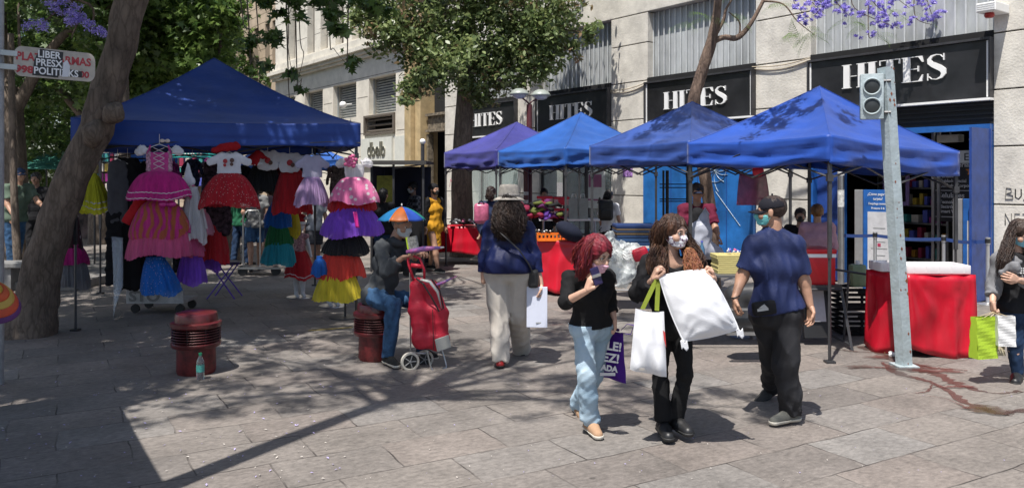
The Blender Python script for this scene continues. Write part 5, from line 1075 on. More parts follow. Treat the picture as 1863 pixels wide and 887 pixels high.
mb = MB(); mb.tube([P(905, 418, 7.56), P(925, 436, 7.50), P(945, 455, 7.50), P(962, 480, 7.56), P(970, 497, 7.6)], .014, 6, flat=.4); mb.box(P(970, 505, 7.72), (.10, .2, .18), bev=.03); tag(mb.build('crossbody_bag', blackl), 'small black shoulder bag slung across the back of the navy blouse', 'bag')
q = P(977, 558, 7.66); mb = MB(); Mq = face_M(q, Vector((1, -.15, 0)), Vector((.13, 0, 1))); mb.box((0, 0, 0), (.20, .39, .012), bev=.003); mb.v = [tuple(Mq @ Vector(c)) for c in mb.v]
a = empty('envelope', q, 'white cardboard envelope dangling from the right hand of the hat woman', 'envelope'); mb.build('sheet', mat('pale blue-white card', (.60, .63, .74), .6, var=.03), a, world=True)
mb = MB(); mb.box(Mq @ Vector((.02, -.15, .008)), (.06, .002, .012)); mb.build('print_line', mat('grey print', (0, 0, 0)), a, world=True)
# --- seated man with umbrella hat
J = px(7.95, dict(head=(731, 409, -.02), shL=(733, 446, .16), shR=(694, 450, -.10), elL=(744, 492, .1), wrL=(757, 466, -.12), elR=(702, 492, -.24), wrR=(733, 468, -.30), hipL=(697, 541, .14), hipR=(684, 541, -.08), knL=(760, 546, .14), anL=(768, 636, .14), knR=(717, 556, -.30), anR=(706, 648, -.26)))
t, H, J, core, arms, legs = person('old man in a rainbow umbrella hat and grey jacket sitting on a bollard', J, (.80, -.55, -.22), skB, 1.10, .98, hands={'R': ((.85, -.35, .1), (.2, .3, .9), .7), 'L': ((.5, -.4, .3), (-.2, .2, -.9), .8)}, root_at=Vector((-1.35, 7.9, 0)))
cc = (J['hipL'] + J['hipR']) / 2
garment(t, 'jacket', greyj, grow(core, .024) + [(cc + Vector((-.03, -.05, .02)), cc + Vector((.0, .08, .02)), .15, .15)], [sleeve(arms['L'], 1.8, .03, .03), sleeve(arms['R'], 1.78, .034, .034)], planes=[(cc + UP * -.06, Vector((-.1, 0, -1)))], holes=[(H.w(0, .01, -.13), .062)], amp=.010, fr=17, seed=43, sq=(1, 1, .9), hot=[(J['elR'], .12, .010)])
garment(t, 'collar', greyj, [(H.w(-.05, -.02, -.16), H.w(.05, -.02, -.16), .058, .058), (H.w(-.04, .02, -.155), H.w(.04, .02, -.155), .05, .05)], holes=[(H.w(0, .01, -.105), .066)], amp=.004, h=.007)
garment(t, 'jeans', denim_m, [(J['hipL'], J['hipR'], .125, .125)], [trouser(legs['L'], 0, .025, .028, .03), trouser(legs['R'], 0, .028, .032, .035)], amp=.009, fr=19, seed=44, lk=.02, hot=[(J['knR'], .12, .008), (J['anR'], .12, .010), (J['hipR'] + Vector((.08, -.1, .03)), .12, .01)])
shoe(t, J['anR'], (.55, -.75, 0), fab('dark slip-on', (.03, .03, .028)), rubber_w, .26, 1.05); shoe(t, J['anL'], (.7, -.5, 0), fab('dark slip-on', (0, 0, 0)), rubber_w, .26, 1.05)
V, Fq = hair_cap(H, .004, (0, .125, -.03), (.07, .09, .09), -.05, .003, 80, 9, h=.006); build_hair(t, V, Fq, hairm('grey hair', (.2, .19, .18), (.08, .075, .07)))
mask_mesh(t, H, mat('pale grey mask', (.50, .54, .55), .8, bump=.2, bs=150))
rain = [(.50, .13, .02), (.03, .10, .50), (.02, .36, .30), (.30, .02, .22), (.03, .25, .50), (.02, .30, .28), (.02, .28, .36), (.02, .2, .45)]
rm = [mat('umbrella gore %s' % 'abcdefgh'[i], c, .45, var=.06, transl=.35) for i, c in enumerate(rain)]
q = H.w(0, -.01, .10); a = empty('umbrella_hat', q, 'small rainbow umbrella worn as a hat by the seated old man', 'umbrella hat')
for k in range(8):
    mb = MB()
    def fn(s, q_, k=k):
        an = R(-112 + 45 * (k + s)); r_ = .245 * q_; sc_ = 1 - .12 * math.sin(math.pi * s) * q_
        return P(731, 376, 7.90) + Vector((math.cos(an) * r_ * sc_, math.sin(an) * r_ * sc_, -.125 * q_ ** 1.7 - .012 * math.sin(math.pi * s) * q_))
    mb.grid(fn, 6, 10); mb.build('gore', rm[k], a, world=True, smooth=True, solid=.002, label=['orange', 'blue', 'teal', 'magenta', 'azure', 'green-teal', 'sea green', 'blue'][k] + ' umbrella panel')
mb = MB(); mb.lathe([(.0, .01), (.008, .02), (.006, .035), (0, .04)], P(731, 377, 7.90), 8)
for k in range(8):
    an = R(-112 + 45 * k); mb.tube([P(731, 377, 7.90) + Vector((math.cos(an) * .245 * q_, math.sin(an) * .245 * q_, -.125 * q_ ** 1.7 - .004)) for q_ in [j / 6 for j in range(7)]], .0022, 5)
mb.build('rib', mat('white plastic', (.6, .6, .58), .4), a, world=True)
mb = MB(); mb.lathe([(.088, .0), (.091, .0), (.091, .028), (.088, .028)], H.M(0, -.01, .048), 24); mb.build('headband', blackl, a, world=True)
# leaflets in his hands
mb = MB(); Mq = face_M(P(752, 446, 7.62), Vector((.75, -.5, .2)), Vector((.15, -.1, .9)));
mb.box((0, 0, 0), (.115, .17, .02)); mb.v = [tuple(Mq @ Vector(c)) for c in mb.v]; n0 = len(mb.f); a = empty('leaflet_stack', P(752, 450, 7.62), 'pack of leaflets with a lime spine held upright by the seated man', 'leaflets'); mb.build('cover', mat('grey leaflet', (.28, .28, .26), .5, var=.5, vs=40), a, world=True)
mb = MB(); mb.box((-.062, 0, 0), (.016, .18, .026)); mb.v = [tuple(Mq @ Vector(c)) for c in mb.v]; mb.build('spine', mat('lime card', (.4, .55, .03), .5), a, world=True)
mb = MB(); a_, b_ = P(740, 458, 7.6), P(802, 450, 7.5); mb.tube([a_, a_.lerp(b_, .5) + UP * .008, b_], [.02, .026, .012], 8); a = empty('folded_umbrella', a_, 'folded multicoloured toy umbrella lying across the seated man hands', 'umbrella'); mb.build('furled_cloth', mat('mixed foil stripes', (.55, .12, .3), .3, var=.5, vs=30, col2=(.05, .12, .35)), a, world=True, smooth=True)
mb = MB(); mb.tube([b_, b_ + Vector((.03, -.01, .004))], .009, 6); mb.build('tip', mat('white plastic', (0, 0, 0)), a, world=True)
# --- woman with blue mask at the right edge
J = px(7.15, dict(head=(1856, 424, -.05), shL=(1884, 474, 0), shR=(1822, 474, 0), elL=(1890, 520, -.1), wrL=(1852, 508, -.26), elR=(1808, 518, .02), wrR=(1806, 548, -.08), hipL=(1874, 560, 0), hipR=(1842, 560, 0), knL=(1880, 625, .15), anL=(1885, 680, .2), knR=(1846, 622, -.03), anR=(1851, 678, 0)))
t, H, J, core, arms, legs = person('woman with long dark hair and blue mask at the right edge, looking down', J, (.25, -.85, -.48), skA, .98, 1.0, hands={'R': ((.0, -.1, -1), (.9, 0, 0), 1.0), 'L': ((-.7, -.2, .2), (.1, .9, 0), .5)}, brow=hair_bk)
garment(t, 'top', fab('black tunic', (.014, .014, .016)), grow(core, .03) + [((J['hipL'] + J['hipR']) / 2 - Vector((.05, 0, 0)), (J['hipL'] + J['hipR']) / 2 + Vector((.05, 0, 0)), .135, .135)], [], planes=[(P(1850, 566, 7.15), Vector((0, 0, -1)))], amp=.009, fr=17, seed=53, holes=[(H.w(0, .02, -.15), .06)])
garment(t, 'sleeves', fab('grey marl', (.19, .19, .2)), [], [sleeve(arms['L'], 1.75, .032, .028), sleeve(arms['R'], 1.7, .036, .03), ([(J['shR'], J['shR'].lerp(J['shL'], .3), .09, .095)], None)], amp=.008, fr=22, seed=54)
garment(t, 'jeans', denim_d, [(J['hipL'], J['hipR'], .118, .118)], [trouser(legs['L'], 0, .02, .012, .012), trouser(legs['R'], 0, .022, .014, .014)], amp=.006, fr=22, seed=55, lk=.015, planes=[(P(1850, 548, 7.15), Vector((0, 0, 1)))])
shoe(t, J['anR'], (-.55, -.7, 0), blackl, rubber_b, .25, 1.15); shoe(t, J['anL'], (.3, -.9, 0), blackl, rubber_b, .25, 1.15)
V, Fq = hair_cap(H, .014, (0, .120, -.035), (.060, .078, .088), -.10, .004, 55, 7, back=.02)
build_hair(t, V, Fq, hair_dk, [[(H.w(.02, -.02, .09), .03), (H.w(.075, -.02, .02), .035), (P(1832, 452, 7.05), .04), (P(1826, 478, 7.0), .045), (P(1824, 505, 6.98), .02)], [(H.w(-.02, -.02, .09), .03), (H.w(-.075, -.02, .02), .035), (P(1878, 455, 7.05), .045), (P(1884, 500, 7.0), .03)]], 110, 61, wob=.012, rad=.0032)
mask_mesh(t, H, mat('sky blue mask', (.22, .50, .62), .8, bump=.2, bs=150))
mb = MB(); Mq = face_M(P(1862, 492, 6.93), Vector((1, 0, 0)), UP)
for k in range(3):
    for j in range(5): mb.box(Mq @ Vector((-.05 + .028 * j, .02 - .02 * k, 0)), (.02, .003, .012))
mb.build('shirt_print', mat('white print', (.6, .6, .6), .7), t, world=True)
garment(t, 'scarf', fab('grey marl', (0, 0, 0)), [(P(1824, 496, 6.95), P(1845, 484, 6.9), .032, .04), (P(1845, 484, 6.9), P(1852, 490, 6.88), .04, .03)], amp=.007, fr=40, seed=57, h=.009)
hold = J['wrR'] + Vector((0, -.02, -.09))
paperm = lambda n_, c: mat(n_, c, .55, var=.05, transl=.2)
def paper_bag(label, c, w_, h_, d_, rz, m, hold):
    a = empty('paper_bag', c, label, 'paper bag', 'paper bags held by the woman at the right edge', rz); mb = MB(); pr = [(-w_ / 2, -d_ / 2), (w_ / 2, -d_ / 2), (w_ / 2, d_ / 2), (-w_ / 2, d_ / 2)]; g = random.Random(int(c.x * 100))
    for (p, q) in zip(pr, pr[1:] + pr[:1]):
        def fn(s, z_): return Vector((p[0] + (q[0] - p[0]) * s, (p[1] + (q[1] - p[1]) * s) * (1 - .45 * z_), h_ * z_)) + Vector((0, .006 * math.sin(14 * z_ + 5 * s), 0))
        mb.grid(fn, 6, 12)
    mb.add([(x, y, 0) for x, y in pr], [(3, 2, 1, 0)]); mb.build('bag_body', m, a, solid=.002); lc = Matrix.Rotation(-rz, 3, 'Z') @ (hold - c)
    mb = MB()
    for s in (-1, 1): mb.tube([(-w_ * .2, s * d_ * .28, h_ - .01), lc + Vector((-.01, s * .005, 0)), lc + Vector((.01, s * .005, 0)), (w_ * .2, s * d_ * .28, h_ - .01)], .003, 5)
    mb.build('handle', mat('twisted paper cord', (.5, .4, .25), .8), a)
paper_bag('lime green paper bag hanging lowest beside the red table', P(1789, 650, 7.0), .21, .36, .10, R(15), paperm('lime paper', (.42, .60, .04)), hold)
paper_bag('plain white paper bag next to the green one', P(1829, 628, 6.95), .14, .26, .08, R(-10), paperm('white paper', (.68, .68, .68)), hold); paper_bag('cream paper bag behind the green one', P(1806, 645, 7.22), .18, .33, .09, R(10), paperm('cream paper', (.60, .53, .38)), hold)

# --- people further off, built standing
def figure(label, u, Y, hgt, head, top, topm, low, lowm, skin, hair=None, hm=None, stride=.12, arms=((.05, .1), (.05, .1)), sl=1.9, shoes=blackl, sole=rubber_b, mk=None, hb=1.0, group=None, lean=0, z0=0, h=.016, hemk=.8, name='person', eyes=False, hairlen=0, e=.022, facea=None):
    x = (u - UC) / FO * Y; J, f, r = pose(x, Y, hgt, R(head), stride, arms, lean, z0)
    fa = f if facea is None else Vector((math.sin(R(facea)), -math.cos(R(facea)), -.05)); k = hgt / 1.7
    t, H, J, core, arms_, legs = person(label, J, fa, skin, min(1.03, k), hb * k, hands={'L': ((0, 0, -1), -r, .6, dict(h=.006)), 'R': ((0, 0, -1), r, .6, dict(h=.006))} if arms != 'x' else None, h=h, hh=.008, eyes=eyes, group=group, root_at=Vector((x, Y, z0)))
    cc = (J['hipL'] + J['hipR']) / 2
    if low == 'trousers': garment(t, 'trousers', lowm, [(J['hipL'], J['hipR'], .11 * hb, .11 * hb)], [trouser(legs[s], 0, .02, .024, .03) for s in 'LR'], amp=.008, fr=20, seed=int(u), lk=.015, h=h * .9, planes=[(cc + UP * .1, UP)])
    elif low == 'shorts': garment(t, 'shorts', lowm, [(J['hipL'], J['hipR'], .115 * hb, .115 * hb)], [trouser(legs[s], 0, .025, .04, .03, .85) for s in 'LR'], amp=.008, fr=20, seed=int(u), lk=.015, h=h * .9, planes=[(cc + UP * .1, UP)])
    elif low == 'skirt': garment(t, 'skirt', lowm, [(J['hipL'], J['hipR'], .12 * hb, .12 * hb), (cc, (J['knL'] + J['knR']) / 2, .13 * hb, .15 * hb)], [], amp=.008, fr=20, seed=int(u), h=h * .9, planes=[(cc + UP * .1, UP), ((J['knL'] + J['knR']) / 2 + UP * .06, -UP)])
    if top == 'dress':
        kn = (J['knL'] + J['knR']) / 2; garment(t, 'dress', topm, grow(core, e * .6) + [(cc, kn, .125 * hb, .125 * hb), (J['shL'].lerp(J['shR'], .5) - UP * .15, cc, .12 * hb, .13 * hb), (J['hipL'], J['hipR'], .125 * hb, .125 * hb)], [sleeve(arms_[s], sl, e, e) for s in 'LR'] if sl else [], planes=[(kn - UP * .04, -UP)], amp=.009, fr=17, seed=int(u) + 1, h=h * .9, sq=(1, 1, 1), holes=[(H.w(0, .02, -.14), .07)])
    else:
        garment(t, top, topm, grow(core, e) + [(cc, cc + UP * .04, .13 * hb, .13 * hb)], [sleeve(arms_[s], sl, e, e + .006) for s in 'LR'], planes=[(cc - UP * .06, -UP)], amp=.009, fr=17, seed=int(u) + 1, h=h * .9, holes=[(H.w(0, .01, -.13), .06)])
    for s in 'LR': shoe(t, J['an' + s], f, shoes, sole, .25 * k)
    if hair: 
        V, Fq = hair_cap(H, .014, (0, .122, -.035), (.064, .08, .09), -.075, .006, 55, int(u), h=.009, back=.015 if hairlen else 0)
        ch = [[(H.w(0, -.06, .05), .055), (H.w(0, -.095, -.06), .065), (H.w(0, -.1, -.06 - hairlen), .05)]] if hairlen else []
        build_hair(t, V, Fq, hair, ch, 70, int(u), wob=.012, rad=.005)
    if mk: mask_mesh(t, H, mk, h=.008)
    return t, H, J, core, arms_, legs
mustard = fab('mustard jersey', (.55, .27, .02)); maskbk = mat('black mask cloth', (.02, .02, .02), .8); maskwh = mat('white mask cloth', (.55, .57, .58), .8)
t, H, J, core, arms_, legs = figure('woman in a tight mustard dress, black cardigan and black turban', 789, 15.4, 1.70, 48, 'dress', mustard, None, None, skB, stride=.20, arms=((.1, .15), (-.1, .3)), sl=0, mk=maskbk, hb=1.1, h=.014, shoes=fab('black canvas', (.02, .02, .02)), sole=rubber_w)
garment(t, 'cardigan', blk2, [], [sleeve(arms_['L'], 1.95, .02, .02), sleeve(arms_['R'], 1.95, .02, .02), ([(J['shL'] + UP * .01, J['hipL'] - UP * .1, .075, .07)], None), ([(J['shR'] + UP * .01, J['hipR'] - UP * .1, .07, .065)], None)], amp=.008, fr=18, seed=7, h=.013)
V, Fq = H.mesh(lambda x, y, z: np.maximum(el(x, y, z, (0, -.03, .04), (.09, .115, .092)) + fold(x, y, z, .003, 50, 3), .1 - (z + .07) - .9 * (-y + .06)), ((-.13, -.17, -.1), (.13, .13, .15)), .008); mb = MB(); mb.arr(V, Fq); mb.build('turban', blk2, t, world=True, smooth=True)
def plaid():
    m = bpy.data.materials.new('black and grey plaid'); m.use_nodes = True; n = m.node_tree.nodes; l = m.node_tree.links; tc = n.new('ShaderNodeTexCoord'); ck = n.new('ShaderNodeTexChecker'); ck.inputs['Scale'].default_value = 16; l.new(tc.outputs['Object'], ck.inputs[0]); ck.inputs[1].default_value = (.22, .22, .24, 1); ck.inputs[2].default_value = (.03, .03, .035, 1); l.new(ck.outputs[0], n['Principled BSDF'].inputs['Base Color']); return m
figure('man in a checked shirt and pale mask beside the dark kiosk', 752, 16.6, 1.72, -50, 'shirt', plaid(), 'trousers', blk2, skB, hair_bk, stride=.05, mk=maskwh)
figure('man in a maroon t-shirt and dark cap serving behind the stall table', 1268, 10.3, 1.74, -8, 't-shirt'.replace('-', '_'), fab('maroon jersey', (.12, .012, .035)), 'trousers', blk2, skB, hair_dk, stride=.02, arms=((.5, .9), (.4, 1.0)), sl=.75, hb=1.12, h=.013)
for o in sc.objects:
    if o.get('label', '').startswith('man in a maroon'): vend = o
HV = HeadF(Vector(((1268 - UC) / FO * 10.3, 10.3 - .02, 1.585 * 1.74 / 1.7)), (-.14, -.99, -.05)); cap(vend, HV, fab('dark blue cap', (.02, .028, .06)))
mb = MB(); garment(vend, 'apron', blk2, [(P(1268, 392, 10.12), P(1270, 440, 10.12), .11, .14)], [], amp=.006, h=.014)
figure('short woman in a pink top and white cardigan facing the shop', 1487, 9.9, 1.48, 160, 'cardigan', fab('pale pink cotton', (.52, .30, .36)), 'trousers', blk2, skB, hairm('ginger brown hair', (.20, .085, .035), (.07, .03, .015)), stride=.06, arms=((.3, 1.2), (.2, 1.6)), hb=1.08)
figure('child with brown hair and a black mask beside the woman in pink', 1456, 10.3, 1.42, -20, 'jacket', blk2, 'trousers', denim_d, skB, hair_dk, stride=.04, mk=maskbk, eyes=True)
t, H, J, core, arms_, legs = figure('woman in a white t-shirt walking towards the shop wall', 1107, 15.4, 1.58, 150, 't_shirt', whitec, 'skirt', blk2, skB, hair_bk, stride=.12, arms=((.1, .4), (.1, .6)), sl=.7, hb=.9, hairlen=.02)
q = P(1102, 382, 15.2); a = empty('backpack', q, 'black backpack worn over a white t-shirt', 'backpack'); mb = MB(); mb.box(q, (.28, .15, .40), bev=.06); mb.build('main_pocket', blackl, a, world=True, smooth=True); mb = MB(); mb.box(q + Vector((0, -.09, -.06)), (.2, .05, .17), bev=.02); mb.build('front_pocket', blackl, a, world=True, smooth=True); mb = MB(); [mb.tube([q + Vector((s * .09, .02, .18)), q + Vector((s * .1, .12, .24)), q + Vector((s * .12, .26, .12))], .014, 6, flat=.5) for s in (-1, 1)]; mb.build('strap', blackl, a, world=True)
figure('woman in a navy jacket seen past the shoulder of the hat woman', 893, 14.2, 1.66, 170, 'jacket', fab('navy cotton', (.02, .03, .07)), 'trousers', denim_d, skA, hair_dk, stride=.05, hairlen=.05)
q = P(876, 388, 13.9); a = empty('backpack', q, 'pink satin backpack beside the navy jacket', 'backpack'); mb = MB(); mb.box(q, (.26, .2, .36), bev=.07); mb.build('main_pocket', mat('pink satin', (.5, .12, .22), .35, var=.3, vs=9), a, world=True, smooth=True); mb = MB(); mb.tube([q + Vector((-.05, -.08, .17)), q + Vector((0, -.1, .23)), q + Vector((.05, -.08, .17))], .012, 6); mb.build('strap', blackl, a, world=True)
figure('dark-haired woman sitting low behind the stacked red bags', 990, 16.2, 1.60, 0, 'jacket', blk2, 'trousers', blk2, skB, hair_bk, stride=.02, eyes=True, mk=None)
# left-hand side
green_s = fab('sage green cotton', (.10, .14, .105)); 
t, H, J, core, arms_, legs = figure('stallholder in a sage green shirt and jeans leaning forward at the far left', 26, 14.0, 1.86, 60, 'shirt', green_s, 'trousers', denim_m, skB, stride=.1, lean=.14, arms=((.6, .5), (.3, .5)), sl=.7, hb=1.1, z0=.14)
cap(t, H, fab('faded blue cap', (.03, .05, .10)))
figure('person in black standing beyond the slim trunk', 66, 15.2, 1.78, 10, 'jacket', blk2, 'trousers', blk2, skC, hair_bk, stride=.05, z0=.14)
figure('person in a teal top bending behind the leaning trunk', 88, 14.0, 1.35, 90, 'shirt', fab('teal cotton', (.02, .16, .17)), 'trousers', denim_d, skC, hair_bk, lean=.2)
figure('shopper in a green top and dark jeans behind the red dress', 438, 16.4, 1.72, 150, 'shirt', fab('bottle green', (.02, .12, .06)), 'trousers', denim_d, skB, hair_bk, stride=.12)
figure('shopper in denim shorts and a grey t-shirt pushing a trolley', 464, 15.6, 1.75, 20, 't_shirt', fab('grey jersey', (.2, .2, .2)), 'shorts', denim_m, skB, hair_bk, sl=.7, arms=((.3, .9), (.3, 1.1)), stride=.1, shoes=blackl)
figure('shopper in navy shorts beside the trolley handle', 492, 16.8, 1.70, 170, 't_shirt', fab('dusky top', (.14, .1, .12)), 'shorts', denim_d, skB, hair_bk, sl=.7, stride=.1)
figure('shopper in a grey top and striped shorts behind the lilac dress', 572, 15.4, 1.66, 30, 't_shirt', fab('light grey jersey', (.35, .36, .38)), 'shorts', mat('striped cotton', (.05, .05, .06), .8, var=.9, vs=10, stretch=(.1, .1, 6)), skB, hair_bk, sl=.7, stride=.12, shoes=whitec, sole=rubber_w)
figure('dark-haired shopper standing at the yellow poster of the kiosk', 697, 14.6, 1.62, 160, 't_shirt', blk2, 'trousers', denim_d, skB, hair_bk, hairlen=.08, stride=.05)
# ---------------------------------------------------------------- dresses on the left stall
def YF(u):
    a = (u - UC) / FO; s = (9.4 * a + 5.2) / (3.22 - a); return 9.4 + s
TX = Vector((.955, .297, 0)); TY = Vector((-.297, .955, 0))
def tulle(name, c, alpha=.82, sparkle=0, tl=.35, stripes=None):
    if name in MC: return MC[name]
    c = tuple(min(.85, x * 1.45) for x in c); m = mat(name, c, .8, var=.16, vs=3, bump=.5, bs=60, transl=tl, alpha=alpha, stretch=(6, 6, .6), sheen=.2); n = m.node_tree.nodes; l = m.node_tree.links; b = n['Principled BSDF']
    if sparkle or stripes:
        src = b.inputs['Base Color'].links[0].from_socket; tc = n.new('ShaderNodeTexCoord'); vo = n.new('ShaderNodeTexVoronoi'); l.new(tc.outputs['Object'], vo.inputs[0])
        if sparkle:
            vo.inputs['Scale'].default_value = sparkle; lt = n.new('ShaderNodeMath'); lt.operation = 'LESS_THAN'; lt.inputs[1].default_value = .3 if sparkle < 25 else .16; l.new(vo.outputs[0], lt.inputs[0]); fac = lt.outputs[0]; c2 = (.8, .72, .74, 1)
        else:
            wv = n.new('ShaderNodeTexWave'); wv.inputs['Scale'].default_value = 4; wv.inputs['Distortion'].default_value = 9; l.new(tc.outputs['Object'], wv.inputs[0]); lt = n.new('ShaderNodeMath'); lt.operation = 'GREATER_THAN'; lt.inputs[1].default_value = .55; l.new(wv.outputs['Fac'], lt.inputs[0]); fac = lt.outputs[0]; c2 = (*stripes, 1)
        mx = n.new('ShaderNodeMix'); mx.data_type = 'RGBA'; l.new(fac, mx.inputs[0]); l.new(src, mx.inputs[6]); mx.inputs[7].default_value = c2
        for lk_ in list(b.inputs['Base Color'].links): l.remove(lk_)
        l.new(mx.outputs[2], b.inputs['Base Color'])
    return m
def skirt(root, c, rt, rb, h, m, name='skirt', layers=3, n=26, amp=.024, flare=.5, flat=.6, seed=1, bands=(), bandm=None, tilt=0, under=None, lab=None):
    g = random.Random(seed); mats_ = [m] + ([under] if under else []); mb = MB(); bd = MB()
    for L in range(layers):
        ph = [g.random() * 6.28 for _ in range(5)]; RB = rb * (1 - .10 * L); hh = h * (1 - .13 * L if not under else 1 + .04 * L); nn = n + 5 * L; A = amp * (1 + .3 * L)
        def pt(s, q, off=0):
            th = 2 * math.pi * s; r = rt + (RB - rt) * (q ** flare - .10 * q ** 5) / .9 + A * (.15 + q) * math.sin(nn * th + ph[0] + 2.4 * math.sin(3 * th + ph[1]) + 1.5 * math.sin(7 * th + ph[3])) * (.65 + .5 * math.sin(5 * th + ph[2])) + .35 * A * q * math.sin(2.3 * nn * th + ph[2])
            r += off; z = -hh * q * (1 + .05 * math.sin(4 * th + ph[3]) + .012 * math.sin(nn * th + ph[4]) + .012 * math.sin(2.7 * nn * th + ph[2])) + .02 * math.sin(2 * th + ph[1]) * q
            return c + TX * (math.cos(th) * r + tilt * q * h) + TY * (math.sin(th) * r * flat) + UP * z
        mb.grid(pt, nn * 5, 9, mi=(1 if under and L else 0))
        if L == 0 and bands:
            for b_ in bands: bd.grid(lambda s, q: pt(s, b_ + .022 * q, .006), nn * 4, 1)
    o = mb.build(name, mats_, root, world=True, smooth=True, label=lab)
    if bands: bd.build('ribbon_trim', bandm or mat('silver ribbon', (.62, .55, .6), .35), o, world=True)
    return o
def flat(root, name, m, c, prims, ys=.35, h=.009, amp=.006, fr=30, seed=1, k=.02, planes=(), rot=0, lab=None):
    pr = [(Vector((a[0], 0, a[1])), Vector((b[0], 0, b[1])), ra, rb) for a, b, ra, rb in prims]
    def dp(X, Y, Z):
        return fold(X, Y, Z, amp, fr, seed, (1, .2, .5))
    def ct(X, Y, Z, D):
        for x0, z0, nx, nz in planes: D = np.maximum(D, (X - x0) * nx + (Z - z0) * nz)
        return D
    V, Fq = prims_mesh(pr, h, k, disp=dp, cut=ct)
    V = np.array(c)[None] + V[:, :1] * np.array(TX) + V[:, 1:2] * ys * np.array(TY) + V[:, 2:3] * np.array((0, 0, 1.)); mb = MB(); mb.arr(V, Fq)
    return mb.build(name, m, root, world=True, smooth=True, label=lab)
def W(px_, Y): return px_ / FO * Y
def hangerp(root, c, w_=.16, top=.12):
    mb = MB(); mb.tube([c + TX * -w_ + UP * -.06, c + UP * 0, c + TX * w_ + UP * -.06], .005, 5); mb.tube([c, c + UP * top], .003, 5); mb.build('hanger', mat('white plastic', (0, 0, 0)), root, world=True)
def tutu(label, ul, ur, vt, vb, m, off=.15, name='tutu_skirt', rt=.35, seed=None, cat='skirt', group='party skirts on the dress stall', **k):
    u = (ul + ur) / 2; Y = YF(u) + off; c = P(u, vt, Y); rb = W(ur - ul, Y) / 2 - .01; t = empty(name, c, label, cat, group)
    skirt(t, c, rb * rt, rb, W(vb - vt, Y), m, seed=seed or int(u * 7 + vt), **k); mb = MB(); mb.lathe([(rb * rt, -.01), (rb * rt + .006, .0), (rb * rt + .006, .03), (rb * rt, .035)], Matrix.Translation(c) @ Matrix.Scale(.55, 4, (0, 1, 0)), 20); mb.build('waistband', m, t, world=True); return t, c, Y
def dress(label, ul, ur, v0, vw, vb, bod, skm, off=0, bw=.5, sleeves=None, straps=True, tee=False, group='party dresses hanging from the tent', seed=None, **k):
    u = (ul + ur) / 2; Y = YF(u) + off; c = P(u, vw, Y); rb = W(ur - ul, Y) / 2 - .01; hb_ = W(vw - v0, Y); w_ = W(bw, Y) / 2; t = empty('party_dress', c, label, 'dress', group)
    skirt(t, c, w_ * .8, rb, W(vb - vw, Y), skm, seed=seed or int(u), **k)
    if tee:
        flat(t, 'bodice', bod, c, [((-w_ * .55, -.02), (-w_ * .55, hb_ * .75), .07, .06), ((w_ * .55, -.02), (w_ * .55, hb_ * .75), .07, .06), ((0, 0), (0, hb_ * .72), .08, .06), ((-w_ * .6, hb_ * .78), (-w_ * 1.6, hb_ * .52), .055, .05), ((w_ * .6, hb_ * .78), (w_ * 1.6, hb_ * .52), .055, .05)], amp=.005, seed=int(u), planes=[(0, -.005, 0, -1)])
    else:
        flat(t, 'bodice', bod, c, [((-w_ * .5, 0), (-w_ * .6, hb_ * .62), .05, .05), ((w_ * .5, 0), (w_ * .6, hb_ * .62), .05, .05), ((0, 0), (0, hb_ * .6), .07, .06)], amp=.006, seed=int(u), planes=[(0, hb_ * .7, 0, 1), (0, -.03, 0, -1)])
        if straps:
            mb = MB(); 
            for s in (-1, 1): mb.tube([c + TX * s * w_ * .8 + UP * hb_ * .66 - TY * .03, c + TX * s * w_ * .6 + UP * hb_ * .95, c + TX * s * w_ * .7 + UP * hb_ * .66 + TY * .03], .009, 6, flat=.5)
            mb.build('shoulder_strap', k.get('bandm') or bod, t, world=True)
    if sleeves:
        for s in (-1, 1):
            flat(t, 'puff_sleeve', sleeves, c + TX * s * w_ * 1.15 + UP * hb_ * .78, [((0, 0), (s * .03, -.02), .062, .055)], ys=.7, amp=.007, fr=60, seed=3 + s)
    hangerp(t, c + UP * hb_ * 1.0, w_ * .9)
    return t, c, Y
magenta = tulle('magenta tulle', (.50, .015, .22)); redg = tulle('red glitter tulle', (.42, .008, .02), sparkle=34); multi = tulle('pink and orange zigzag tulle', (.50, .03, .22), stripes=(.55, .16, .05)); blueg = tulle('blue sequin tulle', (.01, .14, .50), sparkle=40); whitet = tulle('white tulle', (.58, .57, .60), .85); purplet = tulle('purple tulle', (.22, .07, .55)); yellowt = tulle('yellow tulle', (.62, .58, .03), .92)
pinkdot = tulle('pink polka dot satin', (.68, .14, .30), 1, sparkle=13, tl=.25); blackt = tulle('black tulle', (.012, .012, .014), .93); lil = tulle('pale lilac tulle', (.42, .28, .48), .88); redt = tulle('red tulle', (.45, .012, .02), .95); coral = tulle('coral red tulle', (.58, .045, .03), .95); yel2 = tulle('golden yellow tulle', (.70, .48, .03), .95); green_t = tulle('green tulle', (.015, .16, .05), .95); tealt = tulle('turquoise tulle', (.02, .30, .38), .9); bluet = tulle('royal blue tulle', (.012, .12, .45), .95); pinkt = tulle('soft pink tulle', (.60, .25, .36), .9); dkp = tulle('dark floral satin', (.05, .012, .02), 1, sparkle=12)
satin = mat('magenta satin', (.48, .02, .22), .35, var=.1); whitex = fab('white jersey', (.62, .62, .66)); greyl = fab('lilac grey jersey', (.36, .34, .45))
t, c, Y = dress('magenta dress with laced bodice, white puff sleeves and two silver bands, leftmost at the front', 235, 345, 262, 312, 362, satin, magenta, off=-.12, bw=50, sleeves=whitex, bands=(.72, .93), flare=.5, amp=.016, n=34)
mb = MB()
for k in range(4):
    z0 = .03 + .065 * k
    for s in (-1, 1): mb.tube([c + TX * s * -.06 + UP * z0 - TY * .046, c + TX * s * .06 + UP * (z0 + .06) - TY * .046], .004, 5)
mb.build('lacing', mat('silver ribbon', (0, 0, 0)), t, world=True)
